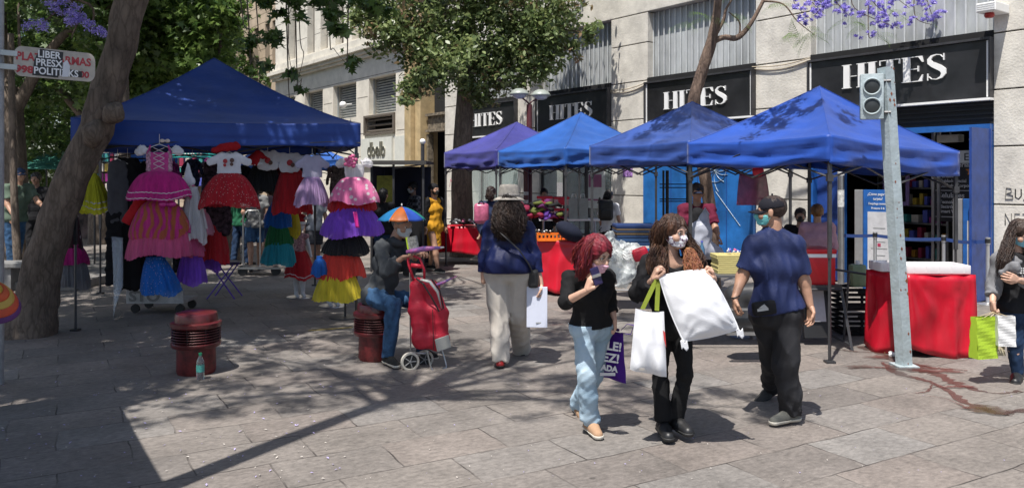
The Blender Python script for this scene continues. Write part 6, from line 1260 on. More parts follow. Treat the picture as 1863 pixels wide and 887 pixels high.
flat(t, 'side_panel', mat('pale pink lace', (.45, .25, .33), .7, var=.5, vs=40), c, [((-.115, .02), (-.115, .22), .035, .035), ((.115, .02), (.115, .22), .035, .035)], ys=.6)
mb = MB(); q = c + TX * .06 + UP * .37
for s in (-1, 1): mb.ell(q + TX * s * .03, (.03, .012, .022))
mb.ell(q, .012); mb.build('bow', mat('cream satin', (.6, .5, .45), .5), t, world=True, smooth=True)
mb = MB(); Yt = YF(240); 
flat(empty('velvet_stocking', P(243, 385, Yt), 'long red velvet sleeve hanging diagonally under the magenta dress', 'stocking'), 'leg', fab('red velvet', (.42, .012, .018), .7), P(243, 385, Yt), [((.09, .15), (-.08, -.13), .075, .06)], ys=.5, amp=.006, planes=[(-.1, -.13, -.5, -.86)])
tutu('white underskirt hanging between the magenta dress and the zigzag tutu', 250, 300, 352, 395, whitet, off=.05, layers=2, n=16, rt=.6, flare=1)
t, c, Y = tutu('pink and orange zigzag tutu with a magenta bow', 238, 345, 366, 430, multi, off=-.08, rt=.42, flare=.6, amp=.018, n=30); skirt(t, c - UP * W(38, Y), .22, .36, W(62, Y), tulle('rose tulle', (.55, .09, .22), .9), 'ruffle', layers=2, n=34, amp=.02, seed=5)
mb = MB(); q = c + TX * .10 - TY * .17 - UP * .03
for s in (-1, 1): mb.ell(q + TX * s * .05, (.05, .03, .035))
mb.ell(q, .025); mb.tube([q, q - UP * .12 + TX * .03], .012, 5, flat=.4); mb.build('bow', satin, t, world=True, smooth=True)
tutu('blue sequinned tutu at the bottom of the left column', 248, 318, 472, 534, blueg, off=-.05, rt=.5, flare=.8, amp=.02, n=20, layers=3, tilt=.15)
tutu('white tulle overdress beside the magenta dress', 326, 374, 345, 440, whitet, off=-.02, rt=.4, flare=.9, n=14, name='tutu_skirt')
flat(empty('halter_top', P(343, 315, YF(343)), 'white halter top with a red sash above the white tulle', 'top'), 'top', whitex, P(343, 330, YF(343)), [((0, .02), (-.01, .22), .06, .015), ((-.03, 0), (.03, 0), .055, .055)], amp=.004)
tutu('soft pink skirt peeping from behind the white tulle', 350, 386, 385, 428, pinkt, off=.2, n=14)
tutu('purple tutu at the bottom beside the blue one', 322, 374, 460, 515, purplet, off=.15, rt=.5, n=16)
tutu('rose pink ruffle below the white tulle', 318, 370, 430, 465, tulle('rose tulle', (0, 0, 0)), off=.05, n=18, rt=.5)
t, c, Y = dress('red glittered tulle dress with a white printed christmas t-shirt', 362, 472, 276, 315, 376, whitex, redg, off=.0, bw=40, tee=True, flare=.58, amp=.016, n=30)
mb = MB(); Mq = face_M(c + TX * 0 + UP * .13 - TY * .052, TX, UP)
for k, (x, z, r_) in enumerate(((-.045, .02, .028), (.035, .03, .028), (-.05, -.03, .02), (.03, -.02, .022))): mb.ell(Mq @ Vector((x, z, 0)), (r_, .006, r_), mi=k % 2)
mb.build('chest_print', [mat('print red', (.4, .03, .04), .7), mat('print brown', (.1, .05, .04), .7)], t, world=True)
def santa(label, u, v, Y, s=1.0):
    t = empty('santa_hat', P(u, v, Y), label, 'santa hat'); c = P(u, v, Y); flat(t, 'cone', fab('crimson felt', (.30, .01, .015), .9), c, [((0, 0), (.05 * s, .07 * s), .085 * s, .05 * s), ((.05 * s, .07 * s), (.15 * s, .02 * s), .05 * s, .025 * s)], ys=.6, amp=.008); flat(t, 'fur_trim', fab('white fur', (.62, .62, .62), .95), c - UP * .055 * s, [((-.085 * s, 0), (.085 * s, 0), .026 * s, .026 * s)], ys=1, amp=.006, fr=90)
t = empty('felt_beret', P(412, 270, YF(412)), 'red felt hat on the hanger of the christmas t-shirt', 'hat'); flat(t, 'crown', fab('crimson felt', (.30, .01, .015), .9), P(412, 269, YF(412) - .03), [((-.15, -.03), (.12, .02), .035, .05), ((-.05, .01), (.1, .03), .05, .05)], ys=.7, amp=.006)
tutu('dark red skirt deeper in the stall below the christmas dress', 352, 416, 400, 476, redt, off=.6, n=20); tutu('dark violet skirt low behind the folding stool', 352, 400, 440, 492, purplet, off=.9, n=16)
tutu('black tutu beneath the t-shirts, deeper in the stall', 448, 512, 296, 352, blackt, off=.7, n=28, amp=.025); tutu('large red tutu beside the black one', 496, 566, 306, 386, redt, off=.6, n=28, amp=.025)
for k, (lb, a, b, c_, d, m_) in enumerate((('royal blue tutu at the top of the hanging column', 482, 535, 372, 412, bluet), ('green tutu in the middle of the hanging column', 484, 532, 406, 445, green_t), ('turquoise tutu at the bottom of the hanging column', 478, 538, 436, 480, tealt), ('narrow yellow skirt right of the blue tutu', 520, 545, 378, 430, yel2))): tutu(lb, a, b, c_, d, m_, off=1.3, n=20, rt=.55)
for i, (u, v, lb) in enumerate(((487, 288, 'white t-shirt with a santa print left of the printed pair'), (527, 292, 'white t-shirt with a red and brown christmas print'))):
    Y = YF(u) + .45; t = empty('printed_t_shirt', P(u, v, Y), lb, 't-shirt', 't-shirts hanging in the dress stall'); w_ = .12
    flat(t, 'shirt', whitex, P(u, v + 12, Y), [((-.07, 0), (-.07, .13), .07, .06), ((.07, 0), (.07, .13), .07, .06), ((0, 0), (0, .13), .08, .06), ((-.08, .14), (-.19, .09), .055, .05), ((.08, .14), (.19, .09), .055, .05)], seed=i)
    mb = MB(); mb.ell(P(u, v + 4, Y) - TY * .055, (.04, .008, .04)); mb.ell(P(u + 5, v + 8, Y) - TY * .057, (.03, .008, .03), mi=1); mb.build('print', [mat('print red', (0, 0, 0)), mat('print brown', (0, 0, 0))], t, world=True, smooth=True); hangerp(t, P(u, v - 8, Y), .12)
santa('santa hat perched above the left white t-shirt', 462, 290, YF(462) + .3)
dress('lilac-grey t-shirt dress with a pale lilac tulle skirt', 538, 598, 280, 322, 372, greyl, lil, off=.1, bw=30, tee=True, flare=.7, n=22)
t, c, Y = dress('pink polka dot dress with rosettes and white puff sleeves at the right corner', 598, 692, 288, 322, 368, whitet, pinkdot, off=-.15, bw=38, sleeves=whitet, flare=.55, n=14, amp=.016, layers=2)
mb = MB(); g = random.Random(5); q = c + TX * -.05 + UP * .2 - TY * .07
for k in range(13):
    a = k * 2.4; mb.ell(q + TX * math.cos(a) * .012 * k ** .55 * 1.6 + UP * math.sin(a) * .012 * k ** .55 * 1.6, (.03, .018, .024), n=8, m=6)
mb.build('rosette', mat('hot pink satin', (.65, .12, .28), .4), t, world=True, smooth=True)
tutu('red ruffled tutu under the polka dot dress', 596, 684, 348, 384, redt, off=0, rt=.6, n=40, amp=.02); tutu('violet tutu with a magenta sash', 582, 698, 372, 428, purplet, off=-.05, rt=.35, n=40, amp=.018, flare=.6)
mb = MB(); q = P(645, 385, YF(640) - .32); t_ = empty('ribbon_sash', q, 'magenta ribbon sash across the violet tutu', 'sash'); mb.grid(lambda s, z: q + TX * (.05 * s - .02 + .03 * z) + UP * (-.2 * z) - TY * (.05 * z + .012 * math.sin(8 * s + 3 * z)), 8, 8); mb.build('ribbon', satin, t_, world=True, smooth=True, solid=.003)
tutu('black sequinned tutu between the violet and the red one', 588, 672, 426, 462, blackt, off=.0, rt=.5, n=30, amp=.025); tutu('coral red tutu in the lower part of the column', 576, 664, 455, 505, coral, off=.0, rt=.5, n=26, amp=.02); tutu('golden yellow tutu at the bottom of the column', 570, 660, 494, 544, yel2, off=-.04, rt=.62, n=24, amp=.02, flare=.9)
tutu('small blue and pink tutu at the left of the column', 566, 596, 470, 500, bluet, off=-.1, n=14)
# the stand inside the column
t = empty('display_stand', P(640, 575, YF(640) + .02), 'black metal stand inside the column of tutus', 'stand'); mb = MB(); b = P(628, 572, YF(628)); mb.tube([Vector((b.x, b.y, 0)), Vector((b.x, b.y, 1.9))], .014, 8); mb.build('pole', framep, t, world=True); mb = MB(); mb.lathe([(0, .02), (.2, .015), (.2, 0)], Vector((b.x, b.y, 0)), 20); mb.build('base', framep, t, world=True)
# yellow dress and dark floral dress left of the leg
dress('yellow tulle dress with two silver bands hanging behind the leaning trunk', 128, 202, 285, 315, 385, mat('gold lace', (.45, .36, .15), .5, var=.5, vs=40), yellowt, off=.75, bw=22, flare=.75, n=24, bands=(.72, .86), straps=True)
tutu('dark floral skirt over a pink petticoat, behind the left tent leg', 100, 150, 385, 470, dkp, off=.55, n=12, rt=.6, flare=1, under=None, layers=1); tutu('magenta petticoat with a grey and black hem', 92, 158, 448, 480, magenta, off=.55, rt=.6, n=22); tutu('grey and black ruffled hem at the bottom left', 90, 160, 470, 522, tulle('grey tulle', (.2, .2, .22), .9), off=.58, rt=.7, n=22, layers=2)
# dark costumes left of the magenta dress
for i, (lb, u, v0, v1, w_, m_, nm) in enumerate((('grey padded costume hanging left of the magenta dress', 214, 292, 400, 34, fab('charcoal knit', (.09, .09, .10)), 'costume'), ('long black coat hanging behind the magenta dress', 232, 290, 520, 46, blk2, 'coat'), ('black cape at the back left of the stall', 262, 300, 515, 60, blk2, 'cape'), ('black trousers hanging left of the purple tutu', 208, 380, 515, 30, blk2, 'trousers'), ('dark shawl hanging behind the christmas dress', 395, 300, 420, 50, fab('dark floral', (.05, .03, .04), var=.8, vs=20), 'shawl'))):
    Y = YF(u) + .35 + .2 * (i % 3); c = P(u, v0, Y); L = W(v1 - v0, Y); w2 = W(w_, Y) / 2; t = empty(nm, c, lb, nm, None); flat(t, 'cloth', m_, c, [((-w2 * .5, -.05), (-w2 * .6, -L), w2 * .5, w2 * .45), ((w2 * .5, -.05), (w2 * .6, -L), w2 * .5, w2 * .45), ((0, -.05), (0, -L), w2 * .5, w2 * .4)], amp=.014, fr=16, seed=i, h=.014); hangerp(t, c + UP * .02, w2)
for i, (u, v, w_, L_, c_, nm, lb) in enumerate(((308, 292, 24, 50, (.30, .04, .20), 'cardigan', 'plum cardigan glimpsed just right of the magenta dress'), (350, 288, 22, 46, (.04, .05, .10), 'blouse', 'midnight blue blouse above the soft pink skirt'), (378, 292, 22, 60, (.28, .22, .30), 'shirt', 'mauve patterned shirt left of the christmas dress sleeve'), (440, 300, 26, 60, (.02, .02, .025), 'vest', 'black vest between the christmas dress and the black tutu'), (515, 300, 24, 45, (.30, .03, .04), 'jumper', 'dark red jumper under the printed t-shirt on the right'), (560, 300, 20, 60, (.10, .04, .06), 'tunic', 'maroon tunic behind the lilac dress'), (612, 300, 22, 55, (.08, .06, .05), 'shawl', 'brown shawl just left of the polka dot dress'), (330, 400, 28, 90, (.03, .03, .035), 'leggings', 'black leggings hanging behind the white tulle'))):
    Y = YF(u) + .8 + .15 * (i % 3); c = P(u, v, Y); L = W(L_, Y); w2 = W(w_, Y) / 2; t = empty(nm, c, lb, nm); flat(t, 'cloth', fab('back rail cloth %s' % 'abcdefgh'[i], c_, var=.6, vs=22), c, [((-w2 * .5, -.04), (-w2 * .7, -L), w2 * .5, w2 * .45), ((w2 * .5, -.04), (w2 * .7, -L), w2 * .5, w2 * .45), ((0, -.04), (0, -L), w2 * .5, w2 * .4), ((-w2, -.06), (-w2 * 1.5, -L * .6), .035, .03), ((w2, -.06), (w2 * 1.5, -L * .6), .035, .03)], amp=.012, fr=18, seed=i, h=.013); hangerp(t, c + UP * .02, w2)
# rails
for (ua, ub, v, o, lb) in ((150, 655, 262, .0, 'thin front rail the party dresses hang from'), (200, 600, 285, .65, 'second rail deeper inside the dress stall')):
    mb = MB(); n = 12; mb.tube([P(ua + (ub - ua) * k / n, v + 4 * math.sin(k), YF(ua + (ub - ua) * k / n) + o) for k in range(n + 1)], .011, 6); tag(mb.build('hanging_rail', framep), lb, 'rail')
def goods_rack(label, u0, u1, v0, v1, Y, seed, n=(7, 4), dim=.5):
    t = empty('goods_rack', P((u0 + u1) / 2, 325, Y), label, 'rack'); g = random.Random(seed); mb = MB(); a = P(u0, v0, Y); b = P(u1, v0, Y)
    for x in (a, b): mb.tube([Vector((x.x, x.y, 0)), Vector((x.x, x.y, a.z + .05))], .02, 6)
    for k in range(n[1]): z = P(u0, v0 + (v1 - v0) * k / n[1], Y).z; mb.tube([Vector((a.x, a.y, z)), Vector((b.x, b.y, z))], .012, 5)
    mb.build('frame', framep, t, world=True)
    for r in range(n[1]):
        for k in range(n[0]):
            c = P(u0 + (u1 - u0) * (k + .5) / n[0], v0 + (v1 - v0) * (r + .5) / n[1], Y - .05); mb = MB(); w_ = W((u1 - u0) / n[0], Y) * g.uniform(.55, .85); h_ = W((v1 - v0) / n[1], Y) * .8; mb.box(c, (w_, .05, h_), bev=.008); mb.tube([c + UP * h_ * .5, c + UP * (h_ * .5 + .04)], .004, 4)
            mb.build('hanging_pack', gm[g.randrange(7)], t, world=True)
goods_rack('rack of coloured packs glimpsed under the tent, left of the magenta dress', 172, 236, 278, 350, 15.5, 3)
goods_rack('rack of dark packs behind the christmas dress', 325, 395, 286, 340, 15.2, 4, (6, 3))
mb = MB(); a = P(355, 277, 14.8); t = empty('banner', a, 'turquoise banner with white letters glimpsed under the tent', 'banner'); mb.box(a, (.85, .03, .2), bev=.005); mb.build('cloth', mat('turquoise vinyl', (.03, .36, .34), .5), t, world=True); mb = MB(); text_mesh(mb, 'amos', face_M(a + Vector((-.28, -.02, -.06)), Vector((1, 0, 0)), UP), .2, .002, bold=.004); mb.build('letters', whitep, t, world=True); mb = MB(); mb.tube([a + Vector((-.4, .03, .1)), Vector((a.x - .4, a.y + .03, 0))], .015, 5); mb.tube([a + Vector((.4, .03, .1)), Vector((a.x + .4, a.y + .03, 0))], .015, 5); mb.build('post', framep, t, world=True)
# child mannequins
def doll(label, u, vfeet, full):
    Y = 2610 / (vfeet - 325); o = Vector(((u - UC) / FO * Y, Y, 0)); t = empty('child_mannequin', o, label, 'mannequin', 'child mannequins under the dress stall'); wh = mat('mannequin white', (.55, .55, .56), .4)
    pr = []
    for s in (-1, 1): pr += [(o + Vector((s * .06, 0, .55)), o + Vector((s * .055, 0, .32)), .062, .046, .01), (o + Vector((s * .055, 0, .32)), o + Vector((s * .05, 0, .06)), .046, .03, .01), (o + Vector((s * .05, 0, .05)), o + Vector((s * .05 + .06, -.12, .03)), .03, .025, .01)]
    pr += [(o + Vector((-.04, 0, .58)), o + Vector((.04, 0, .58)), .085, .085), (o + Vector((0, 0, .6)), o + Vector((0, 0, .85)), .085, .08)]
    if full: pr += [(o + Vector((-.11, 0, .9)), o + Vector((-.18, -.02, .62)), .03, .022), (o + Vector((.11, 0, .9)), o + Vector((.18, -.02, .62)), .03, .022), (o + Vector((0, 0, .85)), o + Vector((0, 0, 1.0)), .04, .035), (o + Vector((0, -.01, 1.07)), o + Vector((0, 0, 1.11)), .075, .08)]
    mb = MB(); mb.arr(*prims_mesh(pr, .011)); mb.build('body', wh, t, world=True, smooth=True); mb = MB(); mb.lathe([(0, .012), (.19, .01), (.2, 0)], o, 28); mb.build('base', steel, t, world=True)
    if full:
        skirt(t, o + UP * .72, .09, .22, .42, redt, n=14, amp=.015, flare=.8, flat=.9, layers=2, bands=(.88,), seed=4); mb = MB(); mb.arr(*prims_mesh([(o + UP * .70, o + UP * .9, .095, .09), (o + Vector((-.1, 0, .92)), o + Vector((.1, 0, .92)), .05, .05)], .01, disp=lambda X, Y_, Z: fold(X, Y_, Z, .006, 70, 2))); mb.build('sequin_top', mat('rose sequins', (.42, .2, .22), .35, var=.6, vs=60), t, world=True, smooth=True)
        mb = MB(); mb.arr(*prims_mesh([(o + UP * 1.13, o + Vector((-.02, 0, 1.27)), .088, .03), (o + Vector((-.02, 0, 1.27)), o + Vector((.08, 0, 1.22)), .03, .02)], .009)); mb.build('hat', fab('crimson felt', (0, 0, 0)), t, world=True, smooth=True); mb = MB(); mb.ell(o + Vector((.1, 0, 1.2)), .03); mb.lathe([(.09, -.02), (.105, 0), (.09, .03)], o + UP * 1.12, 16); mb.build('pompom', fab('white fur', (0, 0, 0)), t, world=True, smooth=True)
doll('child mannequin in a red santa dress and hat standing under the stall', 545, 540, True); doll('white legs of a child mannequin under the column of tutus', 605, 556, False)
# platform trolley with board
Yc = 10.7; c = P(287, 540, Yc); t = empty('platform_trolley', Vector((c.x, c.y, 0)), 'low platform trolley with a white board reading STO under the dresses', 'trolley')
mb = MB(); mb.box(Vector((c.x, c.y + .2, .155)), (.74, .5, .04), bev=.008); mb.build('deck', mat('grey plastic deck', (.3, .3, .3), .6), t, world=True)
mb = MB(); mb.box(Vector((c.x, c.y - .08, .235)), (.76, .03, .19), bev=.005); bo = mb.build('board', mat('worn white board', (.5, .5, .5), .6, var=.2, vs=8), t, world=True); mb = MB(); text_mesh(mb, 'STO', face_M(Vector((c.x - .34, c.y - .102, .175)), Vector((1, 0, 0)), UP), .19, .002, bold=.006, sx=1.15); mb.build('letters', mat('grey letters', (.22, .22, .22), .6), bo, world=True)
for x in (-.3, .3):
    for y in (0, .4): mb = MB(); mb.lathe([(.0, -.015), (.058, -.015), (.058, .015), (0, .015)], Matrix.Translation((c.x + x, c.y + y, .06)) @ Matrix.Rotation(R(90), 4, 'X'), 16); mb.tube([(c.x + x, c.y + y, .07), (c.x + x, c.y + y, .14)], .015, 6); mb.build('wheel', rubber_b, t, world=True)
# hand truck with shoppers
c = P(458, 470, 15.0); t = empty('hand_truck', Vector((c.x, c.y, 0)), 'grey hand trolley pushed by the shopper in denim shorts', 'trolley'); mb = MB()
for s in (-.16, .16): mb.tube([(c.x + s, c.y, .12), (c.x + s, c.y, 1.1), (c.x + s * .6, c.y + .06, 1.2)], .016, 6)
mb.tube([(c.x - .1, c.y + .06, 1.2), (c.x + .1, c.y + .06, 1.2)], .016, 6); mb.build('handle', steel, t, world=True); mb = MB(); mb.box((c.x + .2, c.y, .14), (.8, .4, .04)); mb.build('deck', steel, t, world=True)
for x in (-.12, .5): mb = MB(); mb.lathe([(0, -.02), (.09, -.02), (.09, .02), (0, .02)], Matrix.Translation((c.x + x, c.y - .15, .09)) @ Matrix.Rotation(R(90), 4, 'X'), 16); mb.build('wheel', rubber_b, t, world=True)
# folding stool
Ys = 12.1; c = P(409, 477, Ys); t = empty('folding_stool', Vector((c.x, c.y, 0)), 'purple folding stool with a round seat standing under the dress tent', 'stool'); mb = MB(); mb.lathe([(0, .02), (.2, .02), (.215, .01), (.215, -.01), (.2, -.02), (0, -.02)], c, 28); mb.build('seat', mat('dark violet seat', (.03, .02, .09), .5), t, world=True, smooth='auto'); pu = mat('purple tube', (.09, .03, .35), .4)
for y in (-.14, .14):
    for s in (-1, 1): mb = MB(); mb.tube([(c.x - s * .17, c.y + y * .9, c.z - .02), (c.x + s * .21, c.y + y * 1.2, .0)], .011, 6); mb.build('leg', pu, t, world=True)
# clear sheet leaning
mb = MB(); a, b, c_, d = P(203, 430, 9.5), P(225, 432, 9.55), P(222, 520, 9.4), P(206, 578, 9.3); t = empty('plastic_sheet', a, 'clear plastic sheet hanging low beside the trolley', 'plastic sheet'); mb.grid(lambda s, q: a.lerp(b, s).lerp(d.lerp(c_, s), q) + Vector((0, .02 * math.sin(5 * s + 3 * q), 0)), 6, 10); mb.build('sheet', mat('clear sheet', (.5, .55, .6), .15, alpha=.35, var=.02), t, world=True, smooth=True, solid=.002)

# ---------------------------------------------------------------- bollards, bottle, shopping trolley
redpaint = mat('oxblood paint', (.10, .010, .012), .38, var=.3, vs=9, bump=.15, bs=30, coat=.3); redworn = mat('worn oxblood paint', (.13, .014, .015), .5, var=.4, vs=14)
def bollard(label, c):
    t = empty('ventilation_bollard', c, label, 'bollard', 'round red bollards with vent slats'); mb = MB(); mb.lathe([(.165, 0), (.175, .03), (.172, .25)], n=36); mb.build('base', redworn, t, smooth='auto')
    mb = MB(); mb.lathe([(.173, .245), (.215, .25), (.222, .262), (.222, .285), (.21, .295), (.15, .297)], n=36); mb.build('lower_ring', redpaint, t, smooth='auto')
    mb = MB(); mb.lathe([(.15, .29), (.15, .44)], n=24); mb.build('core', dark, t)
    for k in range(5): mb = MB(); z = .306 + .024 * k; mb.lathe([(.15, z), (.216, z), (.221, z + .004), (.216, z + .009), (.15, z + .009)], n=36); mb.build('slat', mat('dark red slats', (.075, .015, .018), .4, .3), t, smooth='auto')
    mb = MB()
    for k in range(8): a = k * math.pi / 4; mb.box((.205 * math.cos(a), .205 * math.sin(a), .36), (.012, .012, .13))
    mb.build('slat_post', dark, t)
    mb = MB(); mb.lathe([(.15, .422), (.215, .425), (.226, .44), (.226, .47), (.213, .478), (.19, .482), (.187, .54), (.18, .556), (.16, .562), (.0, .566)], n=40); mb.build('cap', redpaint, t, smooth='auto'); return t
b1 = bollard('oxblood red bollard with black vent slats and a bottle beside it', Vector((-2.94, 7.42, 0))); b2_ = copy_tree(b1, (-1.36, 7.98, 0), .4, label='oxblood red bollard the old man is sitting on')
c = Vector((-2.80, 7.16, 0)); t = empty('water_bottle', c, 'clear plastic bottle with a green cap and turquoise label by the red bollard', 'bottle'); mb = MB(); mb.lathe([(0, .004), (.03, .0), (.034, .008), (.034, .15), (.030, .175), (.013, .205), (.012, .225)], n=20); mb.build('body', mat('clear PET', (.75, .85, .85), .05, trans=.9, var=.02), t, smooth=True)
mb = MB(); mb.lathe([(.0345, .07), (.0348, .072), (.0348, .13), (.0345, .132)], n=20); mb.build('label_band', mat('turquoise label', (.10, .42, .36), .4, var=.3, vs=40), t); mb = MB(); mb.lathe([(.0135, .215), (.0145, .216), (.0145, .238), (0, .24)], n=16); mb.build('cap', mat('green cap', (.02, .28, .14), .4), t)
Yt = 7.62; cs = P(780, 570, Yt); t = empty('shopping_trolley', Vector((cs.x, Yt, 0)), 'red two-wheeled shopping trolley standing in front of the seated man', 'shopping trolley'); rn = mat('red nylon', (.50, .012, .035), .5, var=.12, vs=4, bump=.3, bs=90)
cr = [P(747, 502, Yt), P(795, 498, Yt + .05), P(822, 615, Yt + .05), P(818, 640, Yt + .02), P(752, 635, Yt)]
pr = [(P(760, 520, Yt), P(785, 525, Yt + .04), .075, .08), (P(762, 560, Yt), P(797, 570, Yt + .02), .095, .1), (P(766, 618, Yt), P(798, 618, Yt + .02), .085, .1)]
pr += [(pr[0][0], pr[1][0], .075, .09), (pr[1][0], pr[2][0], .09, .09), (pr[0][1], pr[1][1], .08, .1), (pr[1][1], pr[2][1], .1, .1)]
V, Fq = prims_mesh(pr, .01, disp=lambda X, Y_, Z: fold(X, Y_, Z, .008, 14, 3, (1, 1, .6)), cut=lambda X, Y_, Z, D: np.maximum(np.maximum(D, P(0, 638, Yt).z - Z), Z - P(0, 505, Yt).z - .25 * (P(770, 0, Yt).x - X))); mb = MB(); mb.arr(V, Fq); bag = mb.build('bag', rn, t, world=True, smooth=True)
mb = MB(); a = P(806, 624, Yt - .08); mb.box(a, (.155, .02, .12), rot=Matrix.Rotation(R(-12), 3, 'Y') @ Matrix.Rotation(R(38), 3, 'Z'), bev=.006); mb.build('grey_patch', mat('grey mesh cloth', (.34, .34, .32), .8, var=.1, bump=.5, bs=200), bag, world=True)
mb = MB(); mb.tube([P(765, 508, Yt - .11), P(782, 512, Yt - .11), P(796, 530, Yt - .11), P(803, 560, Yt - .09)], [.03, .042, .038, .01], 8, flat=.35); mb.build('flap_lining', mat('silver lining', (.5, .5, .47), .35, var=.1), bag, world=True, smooth=True)
mb = MB(); mb.tube([P(757, 506, Yt - .1), P(770, 516, Yt - .13), P(785, 540, Yt - .12), P(799, 566, Yt - .1), P(807, 560, Yt - .08), P(800, 528, Yt - .1), P(786, 508, Yt - .1)], .008, 6); mb.tube([P(787, 562, Yt - .105), P(789, 635, Yt - .1)], .004, 5); mb.build('piping', blackl, bag, world=True)
mb = MB(); hpts = [P(752, 508, Yt - .02), P(744, 482, Yt), P(742, 470, Yt), P(750, 464, Yt), P(764, 470, Yt - .02), P(772, 490, Yt - .02), P(772, 508, Yt)]; mb.tube(hpts, .017, 8, flat=.7); mb.tube([P(748, 482, Yt), P(768, 484, Yt - .01)], .022, 8); mb.build('handle_cover', rn, t, world=True, smooth=True)
mb = MB(); mb.tube([P(746, 495, Yt), P(747, 640, Yt), P(772, 643, Yt - .02), P(782, 640, Yt - .05)], .009, 6); mb.tube([P(776, 636, Yt - .1), P(784, 668, Yt - .1), P(790, 677, Yt - .1), P(812, 668, Yt - .02), P(811, 660, Yt), P(803, 632, Yt + .02)], .009, 6); mb.build('frame', steel, t, world=True)
for i, (u, v, Y) in enumerate(((746, 657, Yt - .08), (772, 653, Yt + .12))):
    Mw = Matrix.Translation(P(u, v, Y)) @ Matrix.Rotation(R(20), 4, 'Z') @ Matrix.Rotation(R(90), 4, 'X'); mb = MB(); mb.lathe([(.068, -.018), (.085, -.018), (.09, -.008), (.09, .008), (.085, .018), (.068, .018), (.064, 0), (.068, -.018)], Mw, 28); wh_ = mb.build('wheel', mat('cream tyre', (.55, .52, .45), .6), t, world=True, smooth='auto'); mb = MB(); mb.lathe([(.0, .012), (.066, .01), (.066, -.01), (0, -.012)], Mw, 20)
    for k in range(5): a_ = k * 1.257; mb.tube([Mw @ Vector((0, 0, .014)), Mw @ Vector((.06 * math.cos(a_), .06 * math.sin(a_), .014))], .005, 5, mi=1)
    mb.build('hub', [rubber_b, mat('grey plastic deck', (0, 0, 0))], wh_, world=True)
mb = MB(); mb.tube([P(790, 520, Yt), P(805, 514, Yt), P(822, 506, Yt)], [.014, .016, .008], 8); mb.tube([P(822, 506, Yt), P(831, 502, Yt)], .005, 5, mi=1); tag(mb.build('folded_umbrella', [mat('mixed foil stripes', (0, 0, 0)), mat('pink tip', (.6, .2, .4), .4)], smooth=True), 'folded multicoloured toy umbrella sticking out of the red trolley', 'umbrella')

# ---------------------------------------------------------------- tables on the right
redc = mat('red satin cloth', (.44, .006, .02), .34, var=.14, vs=2.5, bump=.25, bs=9, stretch=(1, 1, .3))
def cloth_table(label, a, b, dep, zt, zb, m=redc, seed=1, fa=.02, legs=True, group='market tables under red cloths', sag=.0, name='market_table', topm=None):
    a, b, dep = Vector(a), Vector(b), Vector(dep); c4 = [a, b, b + dep, a + dep]; t = empty(name, a, label, 'table', group); ctr = (a + b + dep + a + b + dep) / 4 if False else (c4[0] + c4[1] + c4[2] + c4[3]) / 4
    mb = MB(); mb.grid(lambda s, q: a.lerp(b, s) + dep * q + UP * (zt + .003 * math.sin(9 * s + 7 * q)), 10, 6); mb.build('cloth_top', topm or m, t, world=True, smooth=True, solid=.003); g = random.Random(seed)
    for k in range(4):
        p, q_ = c4[k], c4[(k + 1) % 4]; nr = (q_ - p).cross(UP).normalized(); L = (q_ - p).length; ph = [g.random() * 6 for _ in range(4)]; mb = MB()
        def fn(s, q, p=p, q_=q_, nr=nr, L=L, ph=ph):
            o = fa * ((1 - 2 * abs(math.sin(L * 7 * s + ph[0] + .5 * q))) * 1.3 + .6 * math.sin(L * 27 * s + ph[1] + q) + .8 * math.sin(L * 5 * s + 3 * q + ph[2]) + .5 * (1 - 2 * abs(math.sin(6 * q + 5 * s + ph[3])))) * (q * .8 + .12) + .05 * q; e = min(1, 10 * s * (1 - s) + .1); sc_ = min(s, 1 - s) * L; rr = math.hypot(sc_, q * .7); o += .022 * (1 - 2 * abs(math.sin(6 * math.atan2(sc_, q * .7 + .01) + ph[1]))) * min(1, rr * 5) * max(0, 1 - rr * 1.1)
            z = zt - (zt - zb) * q * (1 + .05 * math.sin(5 * s * L + ph[3]) - sag * math.sin(math.pi * s))
            return p.lerp(q_, s) + nr * (o * e + .004) + UP * z + (p.lerp(q_, s) - ctr).normalized() * .02 * q
        mb.grid(fn, max(12, int(L * 40)), 12); mb.build('cloth_side', m, t, world=True, smooth=True, solid=.003)
    if legs:
        for p in c4: q = p.lerp(ctr, .1); mb = MB(); mb.tube([Vector((q.x, q.y, 0)), Vector((q.x, q.y, zt - .02))], .015, 6); mb.build('leg', steel, t, world=True)
    return t
cloth_table('long table under a red cloth beside the tree trunk, behind the hat woman', (-2.1, 16.9, 0), (.35, 16.4, 0), (.12, .7, 0), .80, .24, seed=2); 
cloth_table('red clothed table with the orange crate, between the hat woman and the red-haired woman', (.12, 12.55, 0), (1.15, 12.2, 0), (.25, .75, 0), .84, .06, seed=3, fa=.025)
cloth_table('small table under a long red satin cloth beside the traffic light pole', (3.99, 8.05, 0), (4.68, 8.05, 0), (-.2, .47, 0), .83, .07, seed=9, fa=.03, sag=-.06)
cloth_table('low red clothed table behind the woman in mustard', (-2.5, 19.2, 0), (-1.9, 19.2, 0), (0, .6, 0), .85, .1, seed=5)
g = random.Random(12)
